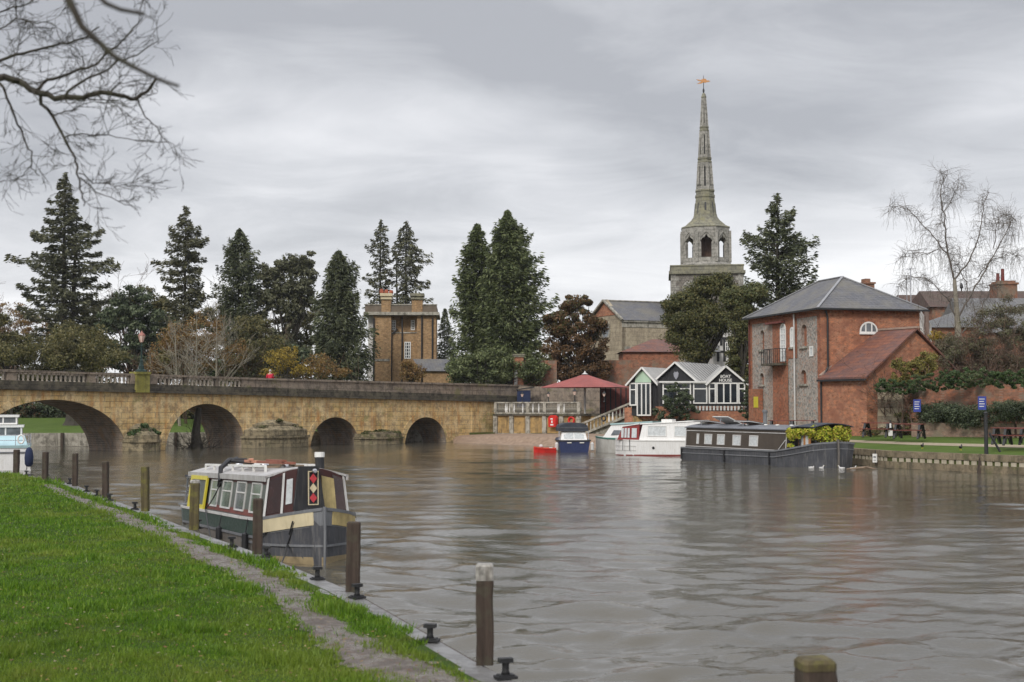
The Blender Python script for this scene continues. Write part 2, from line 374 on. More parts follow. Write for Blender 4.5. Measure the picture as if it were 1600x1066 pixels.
M['hull'] = plain('blacked_hull', (0.062, 0.064, 0.072), 0.5, 0.35, 1.5, dirt=(0.17, 0.16, 0.15, 0.75), bump=0.3)
M['hullpale'] = plain('scraped_hull', (0.15, 0.135, 0.12), 0.6, 0.3, 1.5, dirt=(0.05, 0.045, 0.04, 0.8), bump=0.3)
M['scum'] = plain('waterline_scum', (0.27, 0.21, 0.12), 0.7, 0.3, 4)
M['boatgreen'] = plain('dark_green_paint', (0.036, 0.062, 0.05), 0.4, 0.2, 2, dirt=(0.09, 0.09, 0.075, 0.4))
M['boatolive'] = plain('faded_green_paint', (0.085, 0.10, 0.085), 0.5, 0.2, 2, dirt=(0.10, 0.06, 0.045, 0.6))
M['maroon'] = plain('maroon_paint', (0.05, 0.014, 0.012), 0.4, 0.25, 2.5)
M['red'] = plain('red_paint', (0.55, 0.028, 0.022), 0.4, 0.15, 2)
M['winered'] = plain('wine_red_paint', (0.21, 0.025, 0.022), 0.4, 0.15, 2)
M['yellow'] = plain('yellow_paint', (0.55, 0.47, 0.04), 0.45, 0.12, 3, dirt=(0.3, 0.22, 0.06, 0.4))
M['navy'] = plain('navy_gelcoat', (0.016, 0.026, 0.085), 0.3, 0.2, 2, spec=0.5)
M['teal'] = plain('pale_teal_paint', (0.30, 0.42, 0.42), 0.5, 0.12, 2)
M['blue'] = plain('blue_plastic', (0.025, 0.09, 0.32), 0.5, 0.1, 2)
M['signblue'] = plain('blue_enamel', (0.04, 0.06, 0.27), 0.4, 0.1, 2)
M['canvas'] = plain('dark_canvas', (0.045, 0.05, 0.062), 0.85, 0.2, 4)
M['navycloth'] = plain('navy_cloth', (0.016, 0.025, 0.065), 0.8, 0.2, 4)
M['chrome'] = plain('steel_rail', (0.5, 0.5, 0.52), 0.3, 0.05, 2, metal=0.8)
M['glass'] = glassmat('window_glass')
M['glassgreen'] = glassmat('curtained_glass', (0.13, 0.17, 0.14), 0.12)
M['glassgrey'] = glassmat('grey_glass', (0.12, 0.13, 0.14), 0.1)
M['curtain'] = plain('net_curtain', (0.5, 0.52, 0.52), 0.7, 0.2, 8)
M['brownpaint'] = plain('dark_brown_paint', (0.062, 0.048, 0.036), 0.5, 0.15, 1.2, dirt=(0.09, 0.075, 0.06, 0.4))
M['timberred'] = plain('red_brown_timber', (0.15, 0.042, 0.032), 0.6, 0.25, 4)
M['varnish'] = plain('orange_wood', (0.42, 0.19, 0.07), 0.5, 0.2, 4)
M['wood'] = plain('weathered_timber', (0.22, 0.16, 0.11), 0.8, 0.25, 3, bump=0.4)
M['gold'] = plain('gilded_metal', (0.62, 0.30, 0.12), 0.35, 0.1, 4, metal=0.5)
M['canopyred'] = plain('faded_red_canvas', (0.30, 0.085, 0.075), 0.8, 0.25, 0.5, dirt=(0.24, 0.14, 0.13, 0.8))
M['clay'] = plain('terracotta', (0.30, 0.08, 0.04), 0.7, 0.2, 3)
M['mint'] = plain('mint_panel', (0.42, 0.56, 0.42), 0.6, 0.08, 1)
M['skin'] = plain('skin', (0.5, 0.3, 0.22), 0.6, 0.05, 3)
M['coat'] = plain('red_coat', (0.5, 0.02, 0.045), 0.8, 0.15, 6)
M['hair'] = plain('grey_hair', (0.4, 0.38, 0.36), 0.8, 0.1, 9)
M['trousers'] = plain('dark_trousers', (0.03, 0.03, 0.04), 0.9, 0.1, 6)
M['lampglass'] = plain('pinkish_lamp_glass', (0.70, 0.52, 0.44), 0.3, 0.08, 5)
def _post(name, c, moss):
    t = NT(name); g = t.noise(1.0, 5, 0.7, t.map((16, 16, 1.3))); n = t.noise(5, 5, 0.7)
    k = t.ramp(g, [(0.3, tuple(x * 0.45 for x in c)), (0.55, c), (0.78, tuple(x * 1.5 for x in c))])
    k = t.mix(t.ramp(n, [(0.48, 0), (0.66, 0.8)]), k, moss)
    t.col(k); t.bump(g, 0.6, 0.02); return t.fin(0.85, spec=0.3)
M['post'] = _post('mooring_post_wood', (0.062, 0.044, 0.034), (0.075, 0.070, 0.048))
M['postmoss'] = _post('mossy_post_wood', (0.10, 0.08, 0.04), (0.17, 0.16, 0.035))
M['bark'] = _post('dark_bark', (0.05, 0.042, 0.034), (0.06, 0.06, 0.035))
M['palebark'] = _post('pale_bark', (0.27, 0.24, 0.19), (0.16, 0.15, 0.10))
M['redbark'] = _post('twig_bark', (0.12, 0.075, 0.055), (0.11, 0.08, 0.05))

M['birchbark'] = _post('grey_birch_bark', (0.17, 0.145, 0.125), (0.12, 0.11, 0.09))
# ------------------------------------------------------------------ river, banks, lawn
QUAY = [(8.6,-10),(5.2,0),(3.4,4),(1.75,8.2),(-.25,13.2),(-2.09,18.6),(-4.2,23.5),(-6.17,27.6),(-8.5,32.9),(-10.9,38),(-13.4,43.7),(-15.6,47.6),(-18.3,51.8),(-22,57),(-27,64),(-33,72),(-41,80)]
QZ = 0.70
def water():
    t = NT('river_water')
    big = t.noise(0.055, 3, 0.5, t.map((1, 0.6, 1)))
    st = t.ramp(big, [(0.38, 0.35), (0.62, 1.0)])
    w1 = t.noise(3.4, 3, 0.6, t.map((0.9, 1.1, 1), rot=(0, 0, 0.3)), 0.8)
    w2 = t.noise(10.0, 3, 0.6, t.map((0.9, 1.1, 1), (3, 1, 0), (0, 0, -0.25)), 0.8)
    h = t.math('ADD', t.math('MULTIPLY', w1, 0.40), t.math('MULTIPLY', w2, 0.13)); h = t.math('MULTIPLY', h, st)
    b = t.bump(h, 1.0, 0.05)
    mud = t.ramp(t.noise(0.12, 4, 0.6, t.map((1, 0.5, 1), (4, 4, 0))), [(0.35, (0.074, 0.066, 0.048)), (0.65, (0.104, 0.092, 0.068))])
    t.col(mud); t.set(t.b, 'IOR', 1.48); t.set(t.b, 'Specular IOR Level', 0.5); t.set(t.b, 'Roughness', 0.045)
    # the moving surface itself: waves of many lengths and directions, in calm and ruffled patches
    rng = np.random.default_rng(12)
    Yv = np.concatenate([[-60, -20, 0, 3], np.geomspace(5, 150, 760), [170, 220]]); U = np.linspace(-.62, .62, 460)
    X = np.outer(np.maximum(Yv, 8), U); X = np.concatenate([np.full((len(Yv), 1), -400.), X, np.full((len(Yv), 1), 400.)], 1); Y = np.repeat(Yv[:, None], X.shape[1], 1)
    patch = 0.62 + 0.38*np.sin(X*.11 + 1.3*np.sin(Y*.07) + .6)*np.sin(Y*.083 + .8*np.sin(X*.06)) + 0.25*np.sin(X*.31 + Y*.19)*np.sin(Y*.23 - X*.13); patch = np.clip(patch, .10, 1.35)
    wx = X + 1.2*np.sin(Y*.13 + X*.07) + .5*np.sin(Y*.41 + 2); wy = Y + 1.4*np.sin(X*.11 + 1) + .6*np.sin(X*.37 - Y*.2)
    Z = np.zeros_like(X); sp = np.maximum(Y, 5)*.0056
    for _ in range(96):
        lam = 0.26*(20.0)**(rng.random()**1.7); a = rng.normal()*.75 + math.pi/2; k = 2*math.pi/lam; amp = .040/k*(1.0 if lam < 1.0 else (1.0/lam)**1.05)
        fade = np.clip((lam/sp - 3)/4, 0, 1); Z += amp*fade*np.sin(k*(wx*math.cos(a) + wy*math.sin(a)) + rng.uniform(0, 6.28))*(0.4 + .9*np.abs(np.sin(X*.05*lam + Y*.04 + rng.uniform(0, 6))))
    Z *= patch; Z[:, 0] = 0; Z[:, -1] = 0; Z[:4] = 0; Z[-2:] = 0
    n, m_ = X.shape; V = np.stack([X, Y, Z], -1).reshape(-1, 3).astype(np.float32); ii = (np.arange(n-1)[:, None]*m_ + np.arange(m_-1)[None, :]).ravel()
    F = np.stack([ii, ii+1, ii+m_+1, ii+m_], 1).astype(np.int32)
    me = bpy.data.meshes.new('water'); me.vertices.add(len(V)); me.vertices.foreach_set('co', V.ravel()); me.loops.add(F.size); me.loops.foreach_set('vertex_index', F.ravel())
    me.polygons.add(len(F)); me.polygons.foreach_set('loop_start', np.arange(0, F.size, 4, dtype=np.int32)); me.polygons.foreach_set('use_smooth', np.ones(len(F), dtype=bool)); me.materials.append(t.m); me.update(calc_edges=True)
    return struct(link(bpy.data.objects.new('water', me)))
water()
FARBANK = [(90, 20), (60, 38), (40, 52), (23.2, 64.4), (18.9, 71.75), (18.2, 76), (17.2, 84), (14.4, 93), (12.5, 99), (10.8, 108.5), (6.0, 120.0), (-1.2, 126.0), (-5.0, 124.6), (-9, 125), (-14, 121), (-22, 114.5), (-30, 111.3), (-45, 109), (-80, 104), (-300, 95)]
def grassmat(name, a, b_, c, scale=1.0):
    t = NT(name); n = t.noise(0.35 * scale, 5, 0.65); n2 = t.noise(6 * scale, 5, 0.75)
    k = t.ramp(n, [(0.3, a), (0.6, b_)]); k = t.mix(t.ramp(n2, [(0.42, 0), (0.7, 0.7)]), k, c); t.col(k); t.bump(n2, 0.6, 0.05)
    return t.fin(0.95, spec=0.1)
M['ground'] = grassmat('far_ground', (0.05, 0.075, 0.02), (0.09, 0.10, 0.035), (0.06, 0.045, 0.025))
M['lawnsoil'] = grassmat('lawn_ground', (0.035, 0.07, 0.010), (0.05, 0.09, 0.014), (0.05, 0.045, 0.02), 1.5)
M['banklawn'] = grassmat('bank_lawn', (0.050, 0.098, 0.014), (0.080, 0.130, 0.024), (0.10, 0.095, 0.035), 1.6)
def land():
    mb = MB(); mb.prism(FARBANK + [(-1500, 200), (-1500, 3000), (1500, 3000), (1500, 20)], -0.8, 0.80)
    struct(mb.obj('ground', M['ground']))
    mb = MB(); mb.prism([(x - 0.45, y - 0.2) for x, y in QUAY] + [(-75, 88), (-400, 86), (-400, -60), (9, -60)], -0.8, 0.55)
    struct(mb.obj('ground', M['lawnsoil']))
    mb = MB(); mb.poly([(-5000, -5000, -0.9), (5000, -5000, -0.9), (5000, 5000, -0.9), (-5000, 5000, -0.9)])
    struct(mb.obj('terrain', M['ground']))
land()

Qa = np.array(QUAY)
def qdist(X, Y):
    """signed distance from the quay edge, positive on the lawn side"""
    best = np.full(X.shape, 1e9); sg = np.ones(X.shape)
    for i in range(len(Qa) - 1):
        a = Qa[i]; d = Qa[i+1] - a; L2 = (d**2).sum()
        t = np.clip(((X - a[0]) * d[0] + (Y - a[1]) * d[1]) / L2, 0, 1)
        px = X - a[0] - t * d[0]; py = Y - a[1] - t * d[1]; D = np.hypot(px, py)
        s = np.sign(d[0] * py - d[1] * px); m = D < best
        best = np.where(m, D, best); sg = np.where(m, s, sg)
    return best * sg
def hum(X, Y): return 0.035 * np.sin(X * 1.7 + 0.6 * Y) * np.sin(Y * 0.9 + 1.3) + 0.02 * np.sin(X * 4.1 + 2) * np.sin(Y * 3.3 + X)
def lawn_z(X, Y, D=None):
    D = qdist(X, Y) if D is None else D
    rise = np.clip(D - 2.2, 0, 14)
    return 0.705 + 0.02 * np.clip(D, 0, 2) + 0.022 * rise + hum(X, Y) * np.clip(D / 1.5, 0.15, 1)
PATHPX = [(78,757,9),(100,768,12),(135,782,16),(170,794,19),(205,810,22),(240,824,24),(285,846,27),(330,866,30),(372,882,33),(410,903,42),(445,922,46),(478,950,36),(505,972,40),(545,998,56),(590,1022,72),(640,1048,86),(700,1078,90),(800,1130,95)]
PATH = []
for px_, py_, w_ in PATHPX:
    g = G(px_, py_, 0.76); PATH.append((g.x, g.y, w_ / 2222 * g.y * 0.60))
PATH = np.array(PATH)
def pathd(X, Y):
    """distance beyond the path's ragged edge (negative inside)"""
    best = np.full(X.shape, 1e9)
    for i in range(len(PATH) - 1):
        a = PATH[i]; b = PATH[i+1]; d = b[:2] - a[:2]; L2 = (d**2).sum()
        t = np.clip(((X - a[0]) * d[0] + (Y - a[1]) * d[1]) / L2, 0, 1)
        D = np.hypot(X - a[0] - t * d[0], Y - a[1] - t * d[1]) - (a[2] + t * (b[2] - a[2]))
        best = np.minimum(best, D)
    return best + 0.09 * np.sin(X * 7 + Y * 3) * np.sin(Y * 4.3) + 0.05 * np.sin(X * 19 + 1) * np.sin(Y * 13)
def lawn():
    # rows follow the quay, columns go inland
    ts = []; 
    for i in range(len(Qa) - 1):
        n = max(2, int(np.hypot(*(Qa[i+1] - Qa[i])) / 0.35))
        for k in range(n): ts.append(Qa[i] + (Qa[i+1] - Qa[i]) * k / n)
    ts.append(Qa[-1]); ts = np.array(ts)
    ws = np.concatenate([np.linspace(0.22, 4, 20), np.linspace(4.4, 45, 50)])
    X = ts[:, 0][:, None] - ws[None, :] * 0.93; Y = ts[:, 1][:, None] - ws[None, :] * 0.36
    Z = lawn_z(X, Y, qdist(X, Y)); n, m = X.shape
    V = np.stack([X, Y, Z], -1).reshape(-1, 3); F = []
    for i in range(n - 1):
        for j in range(m - 1): F.append((i*m+j, (i+1)*m+j, (i+1)*m+j+1, i*m+j+1))
    mb = MB(); mb.v = [tuple(p) for p in V]; mb.f = F; mb.mi = [0]*len(F); mb.sm = [True]*len(F)
    struct(mb.obj('lawn', M['lawnsoil']))
    # towpath: a sheet of wet grit just above the lawn
    t = NT('wet_path'); n1 = t.noise(3.5, 6, 0.75); n2 = t.noise(22, 4, 0.8); n3 = t.noise(9, 3, 0.6)
    c = t.ramp(n1, [(0.32, (0.055, 0.040, 0.030)), (0.5, (0.125, 0.100, 0.080)), (0.7, (0.26, 0.235, 0.215))]); c = t.mix(t.ramp(n2, [(0.54, 0), (0.62, 0.9)]), c, (0.06, 0.04, 0.03))
    c = t.mix(t.ramp(n3, [(0.58, 0), (0.7, 0.7)]), c, (0.15, 0.08, 0.04)); t.col(c); t.bump(n2, 0.7, 0.03)
    t.L.new(t.ramp(n1, [(0.45, 0.6), (0.60, 0.18)]), t.b.inputs['Roughness'])
    mb = MB(); rows = []
    for i in range(len(PATH) - 1):
        for k in range(14):
            a = PATH[i] + (PATH[i+1] - PATH[i]) * k / 14; rows.append(a)
    rows = np.array(rows); d = np.gradient(rows[:, :2], axis=0); d /= np.hypot(d[:, 0], d[:, 1])[:, None]; nn = np.stack([-d[:, 1], d[:, 0]], 1)
    K = 9; vs = []
    for i, r in enumerate(rows):
        for k in range(K):
            f = (k / (K - 1) * 2 - 1); hw = r[2] * (1 + 0.35 * math.sin(i * 1.3 + (2 if f > 0 else 0)) * math.sin(i * 0.41)) + 0.10
            p = r[:2] + nn[i] * f * hw; z = float(lawn_z(np.array([p[0]]), np.array([p[1]]))[0]) + 0.012 * (1 - f * f) + 0.001; vs.append((p[0], p[1], z + 0.004))
    fs = [(i*K+k, (i+1)*K+k, (i+1)*K+k+1, i*K+k+1) for i in range(len(rows)-1) for k in range(K-1)]
    fs = [f[::-1] for f in fs]
    mb.add(vs, fs); struct(mb.obj('path', t.m))
    # grass blades
    rng = np.random.default_rng(5)
    t = NT('grass_blades'); g = t.N.new('ShaderNodeNewGeometry')
    n = t.noise(0.5, 4, 0.6); n2 = t.noise(2.8, 3, 0.6)
    f = t.math('ADD', t.math('MULTIPLY', g.outputs['Random Per Island'], 0.42), t.math('MULTIPLY', n2, 0.6))
    c = t.ramp(f, [(0.22, (0.036, 0.085, 0.007)), (0.45, (0.085, 0.180, 0.011)), (0.68, (0.150, 0.265, 0.018)), (0.88, (0.31, 0.32, 0.07))])
    c = t.mix(t.ramp(n, [(0.46, 0), (0.64, 0.6)]), c, (0.21, 0.25, 0.04)); n3 = t.noise(1.3, 5, 0.7, t.map((1, 1, 1), (4, 9, 2))); c = t.mix(t.ramp(n3, [(0.58, 0), (0.70, 0.6)]), c, (0.14, 0.11, 0.03)); t.col(c); t.set(t.b, 'Roughness', 0.5); t.set(t.b, 'Specular IOR Level', 0.3)
    tr = t.N.new('ShaderNodeBsdfTranslucent'); t.L.new(c, tr.inputs[0]); ms = t.N.new('ShaderNodeMixShader'); ms.inputs[0].default_value = 0.3
    t.L.new(t.b.outputs[0], ms.inputs[1]); t.L.new(tr.outputs[0], ms.inputs[2]); t.L.new(ms.outputs[0], t.out.inputs[0])
    N = 420000
    Yr = 9.0 * (62 / 9.0) ** (rng.random(N) ** 1.15); ur = rng.uniform(-0.42, 0.06, N); Xr = ur * Yr
    D = qdist(Xr, Yr); pd = pathd(Xr, Yr)
    ed = 0.27 + 0.12 * np.sin(Xr * 3.1 + Yr * 2.2) + 0.07 * np.sin(Yr * 7.7) + 0.06 * np.sin(Yr * 1.3 + 2)
    patch = np.sin(Xr * 2.7 + 1.1 * np.sin(Yr * 1.9)) * np.sin(Yr * 1.7 + Xr) + 0.6 * np.sin(Xr * 6.1 + Yr * 4.7)
    keep = (D > ed) & ((pd > 0) | (rng.random(N) < np.where(patch > 0.45, 0.6, 0.06))) & (rng.random(N) < np.where((D > 2.2) & (patch > 1.15), 0.55, 1.0))
    Xr, Yr, D, pd = Xr[keep], Yr[keep], D[keep], pd[keep]; n = len(Xr)
    Z = lawn_z(Xr, Yr, D)
    sc = np.clip(Yr / 14, 0.8, 3.2)
    verge = np.clip(1 - np.abs(D - 0.6) / 1.0, 0, 1)
    tall = 1 + 0.6 * verge * (rng.random(n) < 0.5) + 0.9 * (np.sin(Xr * 2.3) * np.sin(Yr * 1.9 + 1) > 0.6)
    tall = tall * np.where((D < 0.75) & (np.sin(Yr * 5.1) > 0.2), 1.35, 1.0) * (1 + 0.5 * np.sin(Xr * 4.3 + 1) * np.sin(Yr * 3.7))
    H = rng.uniform(0.014, 0.048, n) * (0.86 + 0.14 * sc) * tall; W = rng.uniform(0.005, 0.010, n) * sc
    a = rng.uniform(0, 2*np.pi, n); lean = rng.uniform(0.1, 0.8, n) * H; la = rng.uniform(0, 2*np.pi, n)
    V = np.zeros((n, 3, 3)); V[:, 0] = np.stack([Xr - W*np.cos(a), Yr - W*np.sin(a), Z - 0.01], 1); V[:, 1] = np.stack([Xr + W*np.cos(a), Yr + W*np.sin(a), Z - 0.01], 1)
    V[:, 2] = np.stack([Xr + lean*np.cos(la), Yr + lean*np.sin(la), Z + H], 1)
    o = fast_mesh('grass', V.reshape(-1, 3), 3, t.m); tag(o, 'bright green short grass covering the near left bank', 'grass'); o['kind'] = 'stuff'
    # fallen leaves scattered on lawn and path
    N = 2600; Yr = 9.5 * (45 / 9.5) ** rng.random(N); Xr = rng.uniform(-0.40, 0.04, N) * Yr; D = qdist(Xr, Yr); k = D > 0.1; Xr, Yr, D = Xr[k], Yr[k], D[k]
    Z = lawn_z(Xr, Yr, D) + rng.uniform(0.012, 0.035, len(Xr)); s = rng.uniform(0.012, 0.03, len(Xr)); a = rng.uniform(0, 6.28, len(Xr)); V = np.zeros((len(Xr), 4, 3))
    for q in range(4):
        r = s * (1.0 if q % 2 == 0 else 0.55); V[:, q] = np.stack([Xr + r*np.cos(a + q*1.571), Yr + r*np.sin(a + q*1.571), Z + rng.uniform(-0.008, 0.008, len(Xr))], 1)
    o = fast_mesh('fallen_leaves', V.reshape(-1, 3), 4, leafmat('dead_leaf', [(0.07, 0.04, 0.02), (0.16, 0.08, 0.03), (0.30, 0.20, 0.07), (0.32, 0.28, 0.2)], 0.1)); tag(o, 'small brown fallen leaves scattered over the near lawn and muddy path', 'leaves'); o['kind'] = 'stuff'
lawn()
def quay():
    t = NT('wet_coping'); n = t.noise(2.0, 5, 0.7, t.map((1, 1, 1))); n2 = t.noise(18, 4, 0.7)
    c = t.ramp(n, [(0.3, (0.09, 0.085, 0.08)), (0.6, (0.21, 0.205, 0.20))]); c = t.mix(t.ramp(n2, [(0.5, 0), (0.7, 0.5)]), c, (0.09, 0.085, 0.07)); t.col(c); t.bump(n2, 0.3, 0.01)
    t.L.new(t.ramp(n, [(0.4, 0.6), (0.6, 0.28)]), t.b.inputs['Roughness'])
    root = thing('quay_edging', 'wet grey coping with dark timber face edging the near grass bank', 'quay')
    top = MB(); face = MB(); rng = random.Random(4)
    for i in range(len(QUAY) - 1):
        a = Vector((*QUAY[i], 0)); b = Vector((*QUAY[i+1], 0)); d = (b - a).normalized(); nrm = Vector((-d.y, d.x, 0)); L = (b - a).length
        for (w0, w1, h) in ((0.0, 0.14, 0.0), (0.155, 0.29, 0.010), (0.305, 0.44, 0.004)):
            p = a + nrm * w0; q = b + nrm * w0; p2 = b + nrm * w1; q2 = a + nrm * w1
            top.prism([(p.x, p.y), (q.x, q.y), (p2.x, p2.y), (q2.x, q2.y)], 0.52, QZ + h + 0.004 * (i % 2))
        k = 0.0
        while k < L - 0.01:
            e = min(k + 0.28, L); p = a + d * k - nrm * 0.03; q = a + d * (e - 0.012) - nrm * 0.03; o = rng.uniform(0, 0.012)
            p -= nrm * o; q -= nrm * o; face.prism([(p.x, p.y), (q.x, q.y), ((q + nrm * .04).x, (q + nrm * .04).y), ((p + nrm * .04).x, (p + nrm * .04).y)], -0.5, 0.60); k = e
        p = a - nrm * 0.05; q = b - nrm * 0.05; r = b + nrm * .05; s = a + nrm * .05
        face.prism([(p.x, p.y), (q.x, q.y), (r.x, r.y), (s.x, s.y)], 0.55, 0.68)
    top.obj('coping', t.m, root); face.obj('timber_face', M['post'], root)
quay()
def far_bank():
    # sloping lawn on the far right bank, gravel path on it
    low = [(23.2, 64.4), (18.9, 71.75), (18.2, 76), (17.2, 84), (14.4, 93), (12.5, 99)]
    mb = MB(); lo = [(60, 38), (40, 52)] + low
    hi = [(66, 52), (46, 66), (31, 80), (26, 84), (23, 88), (20, 96), (16, 104), (11, 111)]
    K = 8; vs = []
    for (a, b) in zip(lo, hi):
        for k in range(K + 1):
            f = k / K; vs.append((a[0] + (b[0]-a[0])*f, a[1] + (b[1]-a[1])*f, 0.83 + 0.62 * f))
    fs = [(i*(K+1)+k, i*(K+1)+k+1, (i+1)*(K+1)+k+1, (i+1)*(K+1)+k) for i in range(len(lo)-1) for k in range(K)]
    mb.add(vs, [f[::-1] for f in fs]); struct(mb.obj('bank_lawn', M['banklawn']))
    t = NT('gravel_path'); n = t.noise(5, 5, 0.7); t.col(t.ramp(n, [(0.35, (0.26, 0.21, 0.14)), (0.65, (0.36, 0.30, 0.22))])); t.fin(0.9)
    mb = MB(); prev = None
    for (a, b) in zip(lo, hi):
        row = []
        for f in (0.34, 0.47): row.append((a[0] + (b[0]-a[0])*f, a[1] + (b[1]-a[1])*f, 0.83 + 0.62*f + 0.012))
        if prev: mb.poly([prev[0], row[0], row[1], prev[1]][::-1])
        prev = row
    struct(mb.obj('bank_path', t.m))
    mb = MB(); pl = [(31, 80), (26, 84), (23, 88), (20, 96), (16, 104), (11, 111)]
    mb.poly([(x, y, 1.45) for x, y in pl] + [(12, 160, 1.5), (60, 160, 1.5), (66, 52, 1.45), (46, 66, 1.45)]); struct(mb.obj('ground', M['ground']))
    # lawn behind the bridge
    mb = MB(); lo = [(-5, 125.5), (-9, 125.3), (-14, 121.3), (-22, 114.8), (-30, 111.6), (-45, 109.3), (-80, 104.3), (-200, 98)]
    hi = [(0, 150), (-9, 150), (-18, 148), (-28, 142), (-36, 139), (-52, 137), (-90, 132), (-210, 130)]
    vs = []
    for a, b in zip(lo, hi):
        for k in range(5): f = k / 4; vs.append((a[0]+(b[0]-a[0])*f, a[1]+(b[1]-a[1])*f, 0.98 + 1.0*f))
    mb.add(vs, [(i*5+k, i*5+k+1, (i+1)*5+k+1, (i+1)*5+k)[::-1] for i in range(len(lo)-1) for k in range(4)]); struct(mb.obj('far_lawn', M['banklawn']))
    w = thing('river_wall', 'pale stone river wall seen through the arches of the bridge', 'wall')
    mb = MB(); bb = MB()
    for i in range(len(lo) - 2):
        a = Vector((*lo[i], 0)); b = Vector((*lo[i+1], 0)); d = (b - a).normalized(); n = Vector((-d.y, d.x, 0)) * (1 if d.x < 0 else -1)
        n = Vector((d.y, -d.x, 0)) if d.x < 0 else n
        p, q = a - n * 0.7, b - n * 0.7
        mb.prism([(p.x, p.y), (q.x, q.y), ((q + n*0.5).x, (q + n*0.5).y), ((p + n*0.5).x, (p + n*0.5).y)], -0.4, 1.02 + .003*i)
        L = (b - a).length; k = 0.4
        while k < L:
            c = a + d * k; bb.box(c.x - .09, c.x + .09, c.y - 0.95, c.y - .6, -0.4, 1.05); k += 4.4
    mb.obj('wall_face', M['palestone'], w); bb.obj('pile', M['post'], w)
    # right quay wall
    w = thing('bank_wall', 'long low river wall of stained concrete with pale blocks edging the far right bank', 'wall')
    mb = MB(); cap = MB(); blk = MB(); line = [(60, 38), (40, 52)] + low
    for i in range(len(line) - 1):
        a = Vector((*line[i], 0)); b = Vector((*line[i+1], 0)); d = (b - a).normalized(); n = Vector((d.y, -d.x, 0))
        if n.x < 0: n = -n
        L = (b - a).length; s = lambda p, o: (p + n * o)
        def strip(m, o0, o1, z0, z1, k0=0, k1=None):
            k1 = L if k1 is None else k1
            p, q = a + d*k0 + n*o0, a + d*k1 + n*o0; r, t_ = a + d*k1 + n*o1, a + d*k0 + n*o1
            m.prism([(p.x, p.y), (q.x, q.y), (r.x, r.y), (t_.x, t_.y)], z0, z1)
        strip(mb, -0.10, 0.3, -0.4, 0.34); strip(mb, 0.03, 0.3, 0.34, 0.55); strip(cap, -0.06, 0.34, 0.55, 0.86 + 0.002 * i)
        k = 0.05
        while k < L - 0.32: strip(blk, -0.03, 0.1, 0.345, 0.54, k, k + 0.30); k += 0.46
    mb.obj('footing', M['quaystone'], w); cap.obj('coping', M['quaystone'], w); blk.obj('block_course', plain('pale_concrete', (0.42, 0.37, 0.28), 0.8, 0.2, 3, dirt=(0.2, 0.17, 0.11, 0.7)), w)
far_bank()

